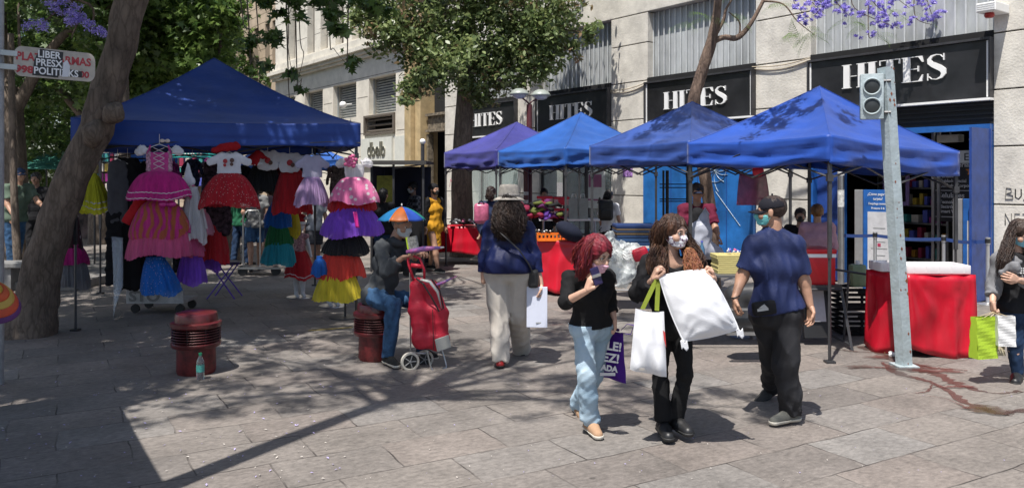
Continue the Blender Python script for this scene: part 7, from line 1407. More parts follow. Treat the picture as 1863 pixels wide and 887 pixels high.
def pile(label, name, cat, pts, mats_, r, n, seed, sq=.6, root_=None):
    g = random.Random(seed); t = empty(name, pts[0], label, cat)
    for k in range(n):
        a = g.random(); i = min(int(a * (len(pts) - 1)), len(pts) - 2) if len(pts) > 1 else 0; c = pts[i].lerp(pts[min(i + 1, len(pts) - 1)], a * (len(pts) - 1) - i) + Vector((g.uniform(-r, r), g.uniform(-r, r), g.uniform(0, r * sq * 2)))
        mb = MB(); q = Vector((g.uniform(-1, 1), g.uniform(-1, 1), g.uniform(-.2, .2))).normalized() * r * g.uniform(.4, .9); mb.tube([c - q, c - q * .3 + UP * r * .3, c + q], [r * .3, r * .5, r * .25], 7, flat=.6); mb.build('piece', mats_[k % len(mats_)], t, world=True, smooth=True)
pile('black and white knitted things heaped on the long red table', 'folded_knitwear', 'knitwear', [P(822, 408, 16.7), P(845, 408, 16.7), P(875, 410, 16.6)], [blk2, whitec, blk2, fab('grey marl', (0, 0, 0)), mat('pink satin', (0, 0, 0))], .07, 34, 3)
pile('heap of purple, black and flowered scarves behind the orange crate', 'scarf_heap', 'scarves', [P(955, 398, 12.9) , P(985, 392, 12.9), P(1008, 405, 12.8)], [fab('plum scarf', (.10, .02, .09)), blk2, fab('wine scarf', (.2, .02, .05)), fab('moss scarf', (.10, .12, .03)), blk2, fab('violet scarf', (.1, .04, .25))], .13, 46, 5, .9)
pile('sunglasses and small things in front of the scarves', 'sunglasses_heap', 'sunglasses', [P(972, 424, 12.5), P(1000, 424, 12.45)], [blk2, whitep, mat('goods d', (0, 0, 0)), blackl], .035, 26, 8)
c = P(1011, 432, 12.35); t = empty('plastic_crate', c, 'shallow orange plastic crate at the front of the red table', 'crate'); orr = mat('orange plastic', (.72, .17, .01), .45, var=.08)
mb = MB(); mb.box(c + Vector((0, .16, -.05)), (.56, .34, .01)); mb.build('floor', orr, t, world=True)
for (x, y, sx, sy) in ((0, 0, .56, .014), (0, .32, .56, .014), (-.28, .16, .014, .33), (.28, .16, .014, .33)):
    mb = MB(); mb.box(c + Vector((x, y, .045)), (sx, sy, .018)); mb.box(c + Vector((x, y, -.04)), (sx, sy, .018)); n = 9
    for k in range(n + 1): mb.box(c + Vector((x + (sx - .014) * (k / n - .5), y + (sy - .014) * (k / n - .5), .0)), (.014, .013, .075))
    mb.build('side_lattice', orr, t, world=True)
t = empty('beret', P(1035, 420, 12.2), 'large dark navy beret leaning on the crate', 'beret'); mb = MB(); mb.ell(P(1036, 421, 12.25), (.23, .2, .13), rot=Matrix.Rotation(R(32), 3, 'Y'), n=24, m=16); mb.build('crown', fab('midnight felt', (.012, .015, .03), .9), t, world=True, smooth=True); mb = MB(); mb.tube([P(1036, 419, 12.25) + Matrix.Rotation(R(32), 3, 'Y') @ Vector((0, 0, .14)), P(1036, 419, 12.25) + Matrix.Rotation(R(32), 3, 'Y') @ Vector((0, 0, .17))], .006, 5); mb.build('stalk', blk2, t, world=True)
k_ = 0
for (u, v, lb) in ((991, 388, 'red and clear storage bag, lower left of the stack of four'), (1020, 388, 'red and clear storage bag, lower right of the stack of four'), (991, 366, 'red and clear storage bag, upper left of the stack of four'), (1021, 367, 'red and clear storage bag, upper right of the stack of four')):
    c = P(u, v, 14.0); t = empty('storage_bag', c, lb, 'storage bag', 'stack of red storage bags'); mb = MB(); mb.box(c, (.27, .26, .11), bev=.02); mb.build('clear_panel', mat('milky vinyl', (.45, .30, .30), .3), t, world=True, smooth='auto'); mb = MB(); mb.box(c + UP * .07, (.28, .27, .045), bev=.015); mb.box(c + Vector((0, -.13, 0)), (.12 if k_ else .2, .02, .10), bev=.004); mb.build('red_lid', rn, t, world=True, smooth='auto'); k_ += 1
mb = MB(); c = P(1010, 402, 14.05); t = empty('folding_table', Vector((c.x, c.y, 0)), 'narrow table carrying the red storage bags', 'table'); mb.box(Vector((1.0, 14.05, P(0, 397, 14).z - .02)), (1.05, .45, .03)); mb.build('top', whitep, t, world=True)
for x in (.55, 1.45):
    for y in (13.9, 14.2): mb = MB(); mb.tube([(x, y, 0), (x, y, P(0, 397, 14).z - .03)], .014, 6); mb.build('leg', steel, t, world=True)
for i, (u, lb) in enumerate(((1044, 'pale green shopping bag next to the red storage bags'), (1060, 'pale grey-green shopping bag at the right end of the narrow table'))):
    c = P(u, 398, 13.9); t = empty('carrier_bag', c, lb, 'bag'); mb = MB(); pr = [(-.09, -.05), (.09, -.05), (.09, .05), (-.09, .05)]
    for p, q in zip(pr, pr[1:] + pr[:1]): mb.grid(lambda s, z: c + Vector((p[0] + (q[0] - p[0]) * s, (p[1] + (q[1] - p[1]) * s) * (1 - .5 * z), .36 * z)), 4, 6)
    mb.build('bag_body', mat('pale green paper', (.36, .42, .38), .6, transl=.2), t, world=True, solid=.002); mb = MB(); mb.tube([c + Vector((-.04, -.02, .35)), c + Vector((-.03, -.02, .43)), c + Vector((.03, -.02, .43)), c + Vector((.04, -.02, .35))], .004, 5); mb.build('handle', whitep, t, world=True)
# folded textiles under the dusty blue tent
def plain_table(label, x0, x1, y0, y1, z, m, legm, name='folding_table', thick=.03):
    t = empty(name, Vector(((x0 + x1) / 2, y0, 0)), label, 'table'); mb = MB(); mb.box(((x0 + x1) / 2, (y0 + y1) / 2, z - thick / 2), (x1 - x0, y1 - y0, thick), bev=.004); mb.build('top', m, t, world=True)
    for x in (x0 + .05, x1 - .05):
        for y in (y0 + .05, y1 - .05): mb = MB(); mb.tube([(x, y, 0), (x, y, z - thick)], .016, 6); mb.build('leg', legm, t, world=True)
    for y in (y0 + .05, y1 - .05): mb = MB(); mb.tube([(x0 + .05, y, .3), (x1 - .05, y, .3)], .012, 6); mb.build('rail', legm, t, world=True)
    return t
Yb = 10.7; x0 = P(1108, 0, Yb).x; x1 = P(1215, 0, Yb).x; zb_ = P(0, 448, Yb).z; plain_table('table holding the pile of folded blue textiles', x0, x1 + .2, Yb, Yb + .8, zb_, whitep, steel)
t = empty('folded_textiles', P(1150, 425, Yb), 'neat pile of dark blue folded covers with tan stripes', 'folded textiles'); zz = zb_
for k, (h_, cc_) in enumerate(((.05, (.02, .05, .13)), (.05, (.03, .07, .16)), (.045, (.02, .045, .11)), (.03, (.13, .09, .05)), (.03, (.03, .05, .10)), (.03, (.14, .10, .07)), (.05, (.02, .04, .12)))):
    mb = MB(); mb.box(((x0 + x1) / 2 + g.uniform(-.01, .01), Yb + .32, zz + h_ / 2), (.56, .5, h_ - .004), bev=.012); mb.build('folded_cover', fab('cover cloth %s' % 'abcdefg'[k], cc_, .8), t, world=True, smooth='auto'); zz += h_
clear = mat('crumpled clear plastic', (.62, .66, .66), .18, var=.15, vs=8, alpha=.55, bump=.8, bs=16)
V, Fq = prims_mesh([(P(1120, 452, 10.2), P(1150, 462, 10.2), .11, .14), (P(1120, 470, 10.1), P(1135, 515, 9.9), .13, .07), (P(1145, 470, 10.1), P(1140, 500, 9.95), .13, .1), (P(1112, 445, 10.2), P(1110, 430, 10.2), .08, .07)], .012, disp=lambda X, Y_, Z: fold(X, Y_, Z, .03, 22, 6, (1, 1, 1))); mb = MB(); mb.arr(V, Fq); t = empty('clear_bag', P(1135, 500, 10.1), 'crumpled clear plastic bag hanging off the table behind the red-haired woman', 'plastic bag'); mb.build('film', clear, t, world=True, smooth=True)
mb = MB(); mb.tube([P(1104, 440, 10.1), P(1115, 432, 10.1), P(1126, 441, 10.1)], .006, 5); mb.build('knot', clear, t, world=True)
t = empty('red_pouch', P(1165, 462, 10.2), 'small red pouch with white laces on the clear bag', 'pouch'); mb = MB(); mb.box(P(1165, 462, 10.0), (.2, .12, .16), rot=Matrix.Rotation(R(-20), 3, 'Y'), bev=.04); mb.build('pouch_body', rn, t, world=True, smooth=True); mb = MB(); [mb.tube([P(1150, 458 + 5 * k, 9.95), P(1140, 460 + 6 * k, 9.93), P(1133, 456 + 5 * k, 9.95)], .008, 5) for k in range(3)]; mb.build('lace', whitep, t, world=True)
mb = MB(); mb.tube([P(1165, 500, 9.9), P(1140, 515, 9.9), P(1118, 520, 9.9), P(1108, 532, 9.9), P(1114, 540, 9.9)], .013, 8); tag(mb.build('bent_tube', whitep, smooth=True), 'bent white metal tube of a stand behind the red-haired woman', 'tube')
# shelf rack behind the vendor
t = empty('display_rack', P(1212, 400, 11.6), 'black wire rack standing in front of the blue hoarding', 'rack'); mb = MB()
for u in (1207, 1214, 1250): a = P(u, 310, 11.6); mb.tube([Vector((a.x, a.y, 0)), a], .016 if u != 1214 else .024, 6)
mb.build('upright', blackl, t, world=True); mb = MB()
for v in (335, 341, 362, 366, 400): mb.tube([P(1200, v, 11.6), P(1262, v, 11.6)], .008, 5)
mb.build('shelf_rail', blackl, t, world=True)
# food table, left part
Yd = 8.35; x0, x1 = P(1232, 0, Yd).x, P(1425, 0, Yd).x; zt_ = P(0, 500, Yd).z; plain_table('grey metal serving table under the bright blue tent', x0, x1, Yd, Yd + .75, zt_, mat('grey steel sheet', (.16, .16, .17), .4, .5), framep)
t = empty('paper_stack', P(1340, 480, Yd), 'tall pile of yellowish wrapping sheets on the serving table', 'paper pile'); zz = zt_
for k in range(9): mb = MB(); mb.box((P(1341, 0, Yd).x + g.uniform(-.01, .01), Yd + .25, zz + .011), (.36 + g.uniform(-.01, .01), .3, .021), bev=.005); mb.build('sheet_bundle', mat('yellowish paper', (.50, .43, .17), .8, var=.2, vs=12, stretch=(1, 1, 30)), t, world=True); zz += .022
pile('small coloured lids on top of the paper pile', 'lids', 'lids', [P(1326, 458, 8.55), P(1352, 462, 8.55)], [mat('hot pink satin', (0, 0, 0)), whitep, mat('goods c', (0, 0, 0)), whitep], .028, 12, 9)
for i, (u, lb) in enumerate(((1263, 'blue water bottle nearer the girl on the serving table'), (1277, 'blue water bottle on the right of its twin'))):
    c = P(u, 472, 9.3); t = empty('water_bottle', c, lb, 'bottle'); mb = MB(); mb.lathe([(0, 0), (.035, 0), (.036, .12), (.014, .18), (.013, .2)], n=14); mb.build('body', mat('blue tinted PET', (.15, .35, .55), .1, trans=.7, var=.02), t, smooth=True); mb = MB(); mb.lathe([(.015, .2), (.015, .22), (0, .222)], n=10); mb.build('cap', mat('goods c', (0, 0, 0)), t)
# white sack held by the vendor
V, Fq = prims_mesh([(P(1283, 388, 9.75), P(1276, 420, 9.7), .05, .12), (P(1276, 420, 9.7), P(1268, 455, 9.7), .13, .16), (P(1276, 450, 9.7), P(1305, 462, 9.7), .13, .09)], .012, disp=lambda X, Y_, Z: fold(X, Y_, Z, .014, 16, 6, (1, 1, .5))); mb = MB(); mb.arr(V, Fq); t = empty('plastic_sack', P(1280, 440, 9.7), 'big white plastic bag the vendor is holding open', 'plastic bag'); mb.build('film', mat('white polythene', (.50, .52, .60), .35, var=.05, transl=.3), t, world=True, smooth=True); mb = MB(); mb.tube([P(1276, 392, 9.7), P(1283, 378, 9.7), P(1290, 390, 9.7)], .01, 5); mb.build('gathered_neck', mat('white polythene', (0, 0, 0)), t, world=True)
# grey oven-like box below the serving table
V, Fq = prims_mesh([(P(1338, 535, 7.9), P(1375, 535, 7.9), .10, .12), (P(1338, 580, 7.9), P(1378, 580, 7.9), .12, .14), (P(1340, 540, 7.9), P(1340, 580, 7.9), .1, .12), (P(1375, 540, 7.9), P(1378, 580, 7.9), .12, .13)], .013, cut=lambda X, Y_, Z, D: np.maximum(D, .06 - Z)); mb = MB(); mb.arr(V, Fq); t = empty('storage_tub', P(1355, 610, 7.9), 'dark grey rounded tub under the serving table, beside the man in the navy shirt', 'tub'); mb.build('shell', mat('dark grey plastic', (.035, .035, .037), .35), t, world=True, smooth=True); mb = MB()
mb.box(P(1352, 562, 7.72), (.34, .03, .02)); mb.box(P(1352, 606, 7.75), (.32, .05, .03)); mb.build('trim', steel, t, world=True)
# red cool box on trestles
Yc = 8.55; c = P(1452, 484, Yc + .2); t = empty('cool_box', c, 'red cool box with a white band under its lid behind the man in navy', 'cool box'); mb = MB(); mb.box(c - UP * .03, (.66, .42, .30), bev=.02); mb.build('box_body', mat('red plastic', (.55, .012, .02), .3, var=.06), t, world=True, smooth='auto'); mb = MB(); mb.box(c + UP * .135, (.67, .43, .04), bev=.006); mb.build('white_band', whitep, t, world=True); mb = MB(); mb.box(c + UP * .18, (.68, .44, .055), bev=.018); mb.build('lid', mat('red plastic', (0, 0, 0)), t, world=True, smooth='auto')
t = empty('trestle_bench', P(1490, 640, Yc), 'dark steel trestle bench carrying the red cool box', 'bench'); z1 = c.z - .19; xs = (P(1400, 0, Yc).x, P(1528, 0, Yc).x); mb = MB(); mb.box(((xs[0] + xs[1]) / 2, Yc + .2, z1), (xs[1] - xs[0], .5, .03)); mb.build('top', framep, t, world=True); mb = MB()
for x in xs:
    for y, s in ((Yc - .02, -.09), (Yc + .42, .09)): mb = MB(); mb.tube([(x, y, z1), (x + (.05 if x > 3.4 else -.02), y + s * 2, .0)], .018, 4); mb.build('leg', framep, t, world=True)
mb = MB(); mb.tube([(xs[0], Yc - .05, .62), (xs[1], Yc - .05, .62)], .013, 4); mb.tube([(xs[1] + .04, Yc - .18, .06), (xs[1] + .04, Yc + .55, .06)], .013, 4); mb.build('rail', framep, t, world=True)
a = P(1482, 590, 8.7); t = empty('menu_board', Vector((a.x, a.y, 0)), 'black folding board with a white sheet standing under the trestle bench', 'board'); mb = MB(); mb.box(Vector((a.x, a.y, .38)), (.28, .03, .62), rot=Matrix.Rotation(R(-14), 3, 'X')); mb.build('panel', blackl, t, world=True); mb = MB(); mb.box(Vector((a.x, a.y - .03, .42)), (.2, .006, .34), rot=Matrix.Rotation(R(-14), 3, 'X')); mb.build('sheet', mat('grey paper sheet', (.4, .4, .44), .7), t, world=True); mb = MB(); mb.tube([(a.x, a.y + .3, 0), (a.x, a.y + .05, .65)], .012, 4); mb.build('back_leg', blackl, t, world=True)
for i, (u, z, lb) in enumerate(((1556, .14, 'black slatted crate on the ground behind the red satin table'), (1556, .42, 'black slatted crate stacked on top of the other one'))):
    Yk = 9.3; x = P(u, 0, Yk).x; t = empty('black_crate', Vector((x, Yk, z - .13)), lb, 'crate', 'black crates'); mb = MB()
    for k in range(5): 
        for y in (-.17, .17): mb.box((x, Yk + y, z - .11 + .055 * k), (.42, .012, .03))
        for xx in (-.21, .21): mb.box((x + xx, Yk, z - .11 + .055 * k), (.012, .33, .03))
    for xx in (-.2, 0, .2): mb.box((x + xx, Yk - .178, z), (.03, .012, .25))
    mb.box((x, Yk, z - .12), (.42, .34, .012)); mb.build('crate_body', blk2, t, world=True); mb = MB(); mb.box((x, Yk - .186, z + .08), (.1, .01, .03)); mb.build('grip', dark, t, world=True)
c = P(1560, 531, 9.25); t = empty('jerry_can', Vector((c.x, c.y, .55)), 'pale green plastic jug standing on the black crates', 'jug'); mb = MB(); mb.box(Vector((c.x, c.y, .68)), (.17, .14, .26), bev=.035); mb.build('jug_body', mat('pale green plastic', (.32, .42, .24), .35, transl=.2), t, world=True, smooth='auto'); mb = MB(); mb.tube([(c.x, c.y, .8), (c.x, c.y, .85)], .025, 10); mb.build('cap', whitep, t, world=True)
mb = MB(); mb.tube([P(1500, 487, 8.9), P(1585, 500, 8.9)], .014, 6); mb.tube([P(1545, 493, 8.9), Vector((P(1535, 0, 8.9).x, 8.9, 0))], .013, 6); tag(mb.build('support_bar', framep), 'black bar running from the cool box towards the red satin table', 'bar')
# trays on the satin table
styro = mat('white foam', (.70, .68, .69), .7, var=.03)
def tray(label, c, sx, sy, h_, rz):
    t = empty('foam_tray', c, label, 'tray', 'white foam trays', rz); mb = MB(); mb.box((0, 0, .01), (sx - .04, sy - .04, .015)); mb.build('tray_floor', styro, t); mb = MB()
    for (x, y, a, b) in ((0, -sy / 2, sx, .02), (0, sy / 2, sx, .02), (-sx / 2, 0, .02, sy), (sx / 2, 0, .02, sy)): mb.box((x, y, h_ / 2), (a, b, h_), bev=.006)
    mb.build('tray_rim', styro, t, smooth='auto'); mb = MB()
    for k in range(5): mb.box((-sx / 2 + sx * (k + .5) / 5, -sy / 2 - .011, h_ * .5), (.006, .006, h_ * .8))
    mb.build('rib', styro, t)
tray('large white foam tray on the red satin table', Vector((4.34, 8.27, .836)), .62, .36, .085, R(-3)); tray('smaller white foam tray left of the large one', Vector((3.93, 8.42, .836)), .18, .28, .09, R(0))
for i, (u, v, lb) in enumerate(((1608, 640, 'wooden block under the left side of the red satin table'),)): a = G(u, v); t = empty('wood_block', a, lb, 'block'); mb = MB(); mb.box(a + UP * .055, (.1, .12, .11), rot=Matrix.Rotation(.4, 3, 'Z'), bev=.006); tag(mb.build('timber', mat('raw timber', (.36, .22, .10), .8, var=.3, vs=12), t, world=True)); mb = MB(); mb.box(a + Vector((0, .1, .03)), (.12, .08, .05), bev=.004); mb.build('wedge', mat('raw timber', (0, 0, 0)), t, world=True)
for i, (u, v, s, lb) in enumerate(((1748, 640, 1.0, 'crumpled white paper lying by the right corner of the satin table'), (1632, 650, .5, 'small crumpled foil at the foot of the traffic light pole'))):
    a = G(u, v); V, Fq = prims_mesh([(a + Vector((-.1 * s, .02, .03)), a + Vector((.12 * s, 0, .02)), .05 * s, .03 * s), (a + Vector((0, .05, .02)), a + Vector((.08 * s, -.03, .01)), .05 * s, .03 * s)], .008, disp=lambda X, Y_, Z: fold(X, Y_, Z, .016, 45, 4, (1, 1, 1)), cut=lambda X, Y_, Z, D: np.maximum(D, .003 - Z)); mb = MB(); mb.arr(V, Fq); tag(mb.build('crumpled_paper', mat('white paper', (0, 0, 0)), smooth=True), lb, 'paper')
# things hanging under the bright blue tent
c = P(1376, 300, 8.9); t = empty('santa_toy', c, 'little santa plush hanging under the bright blue tent', 'plush toy'); mb = MB(); mb.ell(c, (.06, .05, .055)); mb.ell(c + Vector((.02, 0, -.07)), (.065, .05, .06)); mb.build('body', rn, t, world=True, smooth=True); mb = MB(); mb.ell(c + Vector((-.01, -.035, .02)), (.045, .03, .03)); mb.ell(c + Vector((.05, -.02, .05)), .02); mb.build('beard', fab('white fur', (0, 0, 0)), t, world=True, smooth=True)
c = P(1370, 344, 9.0); t = empty('hanging_bag', c, 'translucent plum-coloured bag hanging below the santa plush', 'bag'); mb = MB(); mb.grid(lambda s, q: c + Vector(((s - .5) * (.30 + .08 * q), .015 * math.sin(9 * s + 4 * q), .17 - .35 * q)), 12, 12); mb.build('film', mat('plum film', (.30, .06, .12), .4, alpha=.6, transl=.4, var=.3), t, world=True, smooth=True, solid=.01); mb = MB(); mb.tube([c + Vector((0, 0, .17)), c + Vector((.01, 0, .26))], .006, 5); mb.build('string', blackl, t, world=True)

# ---------------------------------------------------------------- by the shop door
def wf(u, y, z): x = fxy(u, y); return FB + Vector((.598, -.802, 0)) * x + Vector((.802, .598, 0)) * y + UP * z
ss = mat('satin steel', (.5, .5, .5), .35, .7, var=.08)
posts = [(1490, -.75), (1592, -.7), (1717, -.6), (1797, -.55)]; pp = []
for i, (u, y) in enumerate(posts):
    a = wf(u, y, 0); t = empty('barrier_post', a, 'steel queue post, %s' % ['leftmost, beside the steel column', 'in front of the blue information totem', 'in the middle of the doorway', 'against the blue door frame'][i], 'barrier post', 'queue posts at the shop door'); mb = MB(); mb.lathe([(.15, 0), (.15, .012), (.03, .03), (.026, .04), (.026, .86), (.034, .862), (.034, .96), (.0, .965)], n=18); mb.build('post', ss, t, smooth='auto'); mb = MB(); mb.lathe([(.036, .88), (.036, .94)], n=14); mb.build('belt_head', blackl, t); pp.append(a)
for i in range(3):
    a, b = pp[i] + UP * .93, pp[i + 1] + UP * .93; mb = MB(); mb.grid(lambda s, q: a.lerp(b, s) + UP * (-.03 * math.sin(math.pi * s) - .05 * q), 10, 1); tag(mb.build('barrier_belt', mat('navy webbing', (.02, .05, .18), .6), solid=.003), 'blue belt between the %s queue posts' % ['two left-hand', 'middle two', 'two right-hand'][i], 'belt')
a = wf(1530, -.95, 0); t = empty('steel_column', a, 'slim shiny steel column with stuck-on paper scraps, left of the doorway', 'column'); mb = MB(); mb.lathe([(.05, 0), (.05, 2.3)], n=18); mb.build('shaft', steel, t, smooth=True); mb = MB(); mb.lathe([(.0515, 1.35), (.0515, 1.62)], n=18); mb.lathe([(.0518, 1.85), (.0518, 1.92)], n=18); mb.build('paper_scrap', mat('torn paper', (.6, .6, .58), .8, var=.3, vs=20), t)
def totem(label, u, y, wpx, z1, txt, side=-1):
    a = wf(u, y, 0); t = empty('information_totem', a, label, 'totem', 'blue information totems', FROT + R(12)); w_ = wpx; mb = MB(); mb.box((0, .04, z1 / 2), (w_, .06, z1), bev=.006); mb.build('panel', bluep, t); mb = MB(); mb.box((side * (w_ / 2 + .07), .04, z1 / 2), (.13, .09, z1), bev=.01); mb.build('gate_side', ss, t)
    mb = MB(); mb.box((0.02, .006, z1 * .47), (w_ * .78, .006, z1 * .62)); sh_ = mb.build('poster', mat('grey white print', (.5, .5, .52), .6), t); mb = MB()
    for k in range(5): mb.box((.02, .0, z1 * .62 - .11 * k), (w_ * (.55 if k % 2 else .4), .004, .012))
    mb.box((.02, .0, z1 * .45), (.05, .004, .05), mi=1); mb.build('print', [mat('grey print', (0, 0, 0)), mat('goods a', (0, 0, 0))], sh_)
    mb = MB()
    for k, s_ in enumerate(txt): text_mesh(mb, s_, Matrix.Translation((0, .006, z1 - .09 - .075 * k)) @ Mx, .062 if k < 2 else .05, .002, align='CENTER', sx=.8)
    mb.build('letters', whitep, t)
totem('blue and white information totem beside the steel column', 1597, -.35, .46, 1.62, ['¿Cómo pagar tu', 'tarjeta?', 'Despliega nuestro', 'Presiona 0 &']); totem('second information totem half hidden by the blue door frame', 1775, -.2, .34, 1.5, ['¿Cómo', 'Ve'])

# ---------------------------------------------------------------- traffic light, street lamp, street sign, kiosk
tlm = mat('pale blue-grey paint', (.40, .47, .50), .5, var=.12, vs=9, bump=.25, bs=40, col2=(.30, .35, .36)); Yp = 7.65; a, b = P(1645, 665, Yp), P(1611, 123, Yp); a.z = 0
t = empty('pedestrian_light', a, 'leaning pale grey pole with a two-lens pedestrian light on top', 'traffic light'); ax = (b - a).normalized(); rx = Vector((math.cos(R(20)), math.sin(R(20)), 0)); rx = (rx - ax * rx.dot(ax)).normalized(); ry = ax.cross(rx); mb = MB(); w_ = .052
vs = [p + rx * sx * w_ + ry * sy * w_ for p in (a, b) for sx, sy in ((-1, -1), (1, -1), (1, 1), (-1, 1))]; mb.add(vs, [(0, 1, 5, 4), (1, 2, 6, 5), (2, 3, 7, 6), (3, 0, 4, 7), (4, 5, 6, 7)]); mb.build('pole', tlm, t, world=True); mb = MB(); mb.box(a + UP * .01, (.2, .2, .02)); mb.build('foot_plate', tlm, t, world=True)
g = random.Random(2); mb = MB()
for k in range(26):
    q = g.random() ** 1.2; c = a.lerp(b, q) - ry * .0535 + rx * g.uniform(-.05, .05); s = g.uniform(.004, .014); mb.add([c + rx * -s, c + rx * s * .2 - ax * s * 1.8, c + rx * s, c + ax * s * 1.5], [(0, 1, 2, 3)])
mb.build('rust_chip', mat('rust', (.22, .07, .035), .9), t, world=True, solid=.0015)
hc = P(1586, 176, Yp - .06); hr_ = Vector((.93, -.36, 0)); hn = Vector((-.36, -.93, 0)).normalized(); Mh = face_M(hc, hr_, UP + Vector((-.06, 0, 0))); mb = MB(); mb.box((0, 0, -.03), (.205, .43, .16), bev=.012); mb.v = [tuple(Mh @ Vector(q)) for q in mb.v]; hd_ = mb.build('signal_head', tlm, t, world=True, smooth='auto')
for s in (1, -1):
    mb = MB(); Mr = Mh @ Matrix.Translation((0, .092 * s, .05)); mb.lathe([(.082, .0), (.082, .02), (.074, .026), (.067, .01), (.062, -.02)], Mr, 28); ln_ = mb.build('lens_ring', tlm, hd_, world=True, smooth=True); mb = MB(); mb.lathe([(.064, .008), (.04, .014), (0, .016)], Mr, 24); mb.build('lens', mat('dark lens', (.02, .024, .026), .45), ln_, world=True, smooth=True)
mb = MB()
for s in (.15, -.15): mb.tube([Mh @ Vector((.08, s, -.06)), Mh @ Vector((.17, s, -.06))], .016, 6)
mb.build('bracket', framep, hd_, world=True)
# double street lamp
Yl = 17.0; b_ = P(963, 190, Yl); t = empty('street_lamp', Vector((b_.x, Yl, 0)), 'maroon street lamp with two round mushroom heads', 'street lamp'); mar = mat('maroon paint', (.09, .02, .025), .4, var=.2); mb = MB(); mb.lathe([(.1, 0), (.1, .3), (.065, .35), (.06, b_.z)], Vector((b_.x, Yl, 0)), 16); mb.build('pole', mar, t, world=True, smooth='auto')
for s, (u, v) in ((-1, (945, 172)), (1, (984, 174))):
    c = P(u, v, Yl); mb = MB(); mb.tube([b_, b_ + UP * .06 + Vector((s * .05, 0, 0)), c + UP * -.03], .02, 6); mb.build('arm', mar, t, world=True); mb = MB(); mb.lathe([(0, .13), (.08, .125), (.15, .09), (.2, .03), (.215, .0), (.2, -.01), (.1, -.015)], c, 24); lh = mb.build('lamp_hood', mat('grey green enamel', (.28, .31, .29), .4), t, world=True, smooth=True); mb = MB(); mb.lathe([(.15, -.012), (.13, -.06), (.06, -.09), (0, -.095)], c, 20); mb.build('diffuser', mat('frosted diffuser', (.5, .52, .5), .3), lh, world=True, smooth=True)
mb = MB(); q = Vector((P(957, 0, 14.6).x, 14.6, 0)); t = empty('signpost', q, 'plain maroon post with stickers rising in front of the shop pillar', 'post'); mb.lathe([(.045, 0), (.045, 2.3)], q, 14); mb.build('post_shaft', mar, t, world=True, smooth=True); mb = MB()
for z in (1.1, 1.35, 1.5): mb.lathe([(.046, z), (.046, z + .06)], q, 14)
mb.build('sticker', mat('torn paper', (0, 0, 0)), t, world=True)
# street name sign
Ys_ = 7.0; t = empty('street_sign', Vector((P(4, 0, Ys_).x, Ys_, 0)), 'street name sign on a grey post, half covered by a torn black sticker', 'street sign'); pc = Vector((P(-3, 0, Ys_).x, Ys_, 0)); mb = MB(); mb.lathe([(.045, 0), (.045, 4.2)], pc, 16); mb.build('post', mat('galvanised grey', (.3, .31, .33), .5, .4, var=.2), t, world=True, smooth=True)
A = P(25, 110, Ys_); B = P(173, 124, 7.43); rr_ = (B - A); Wd = rr_.length; Ms = face_M(A.lerp(B, .5), rr_, UP); hh = .265; mb = MB(); out = []
for (cx, cy, a0) in ((Wd / 2 - .06, hh / 2 - .08, 0), (-Wd / 2 + .06, hh / 2 - .08, 90), (-Wd / 2 + .06, -hh / 2 + .08, 180), (Wd / 2 - .06, -hh / 2 + .08, 270)):
    for k in range(6): a_ = R(a0 + 18 * k); out.append((cx + .06 * math.cos(a_), cy + .08 * math.sin(a_)))
mb.prism(out, Ms @ Matrix.Translation((0, 0, -.008)), .012); sg = mb.build('plate', mat('grimy cream enamel', (.45, .40, .34), .4, var=.12, vs=12), t, world=True)
tr = mat('sign red', (.42, .04, .05), .5); mb = MB(); text_mesh(mb, 'PLAZA   ARMAS', Ms @ Matrix.Translation((-.312, .012, .0055)), .10, .0008, bold=.003, sx=.86); text_mesh(mb, '998', Ms @ Matrix.Translation((-.315, -.098, .0055)), .085, .0008, bold=.004, sx=1.1); text_mesh(mb, '1000', Ms @ Matrix.Translation((.115, -.098, .0055)), .08, .0008, bold=.003, sx=1.0); mb.build('street_name', tr, sg, world=True)
mb = MB(); mb.prism([(-.185, -.115), (.02, -.12), (.025, -.10), (.215, -.10), (.215, -.045), (.05, -.03), (.06, .115), (-.125, .125), (-.15, .07), (-.17, .02)], Ms @ Matrix.Translation((0, 0, .0075)), .001); stk = mb.build('sticker', mat('black sticker', (.02, .02, .022), .5), sg, world=True, label='black sticker in three lines, torn at the right')
mb = MB()
for k, s_ in enumerate(('LIBER', 'PRESX', 'POLITIXKS')): text_mesh(mb, s_, Ms @ Matrix.Translation((-.145 - .015 * k, .05 - .075 * k, .0095)), .088, .0006, bold=.002, sx=.86)
mb.build('sticker_text', whitep, stk, world=True); mb = MB(); mb.prism([(.05, -.11), (.10, -.105), (.115, -.01), (.09, .05), (.06, .02), (.055, -.04)], Ms @ Matrix.Translation((0, 0, .0115)), .001); mb.build('torn_edge', whitec, stk, world=True); mb = MB()
for z in (.06, -.06): mb.box(Ms @ Vector((-Wd / 2 - .04, z, 0)), (.13, .03, .045), rot=Ms.to_3x3() @ Matrix.Rotation(R(90), 3, 'X'))
mb.build('clamp', steel, sg, world=True)
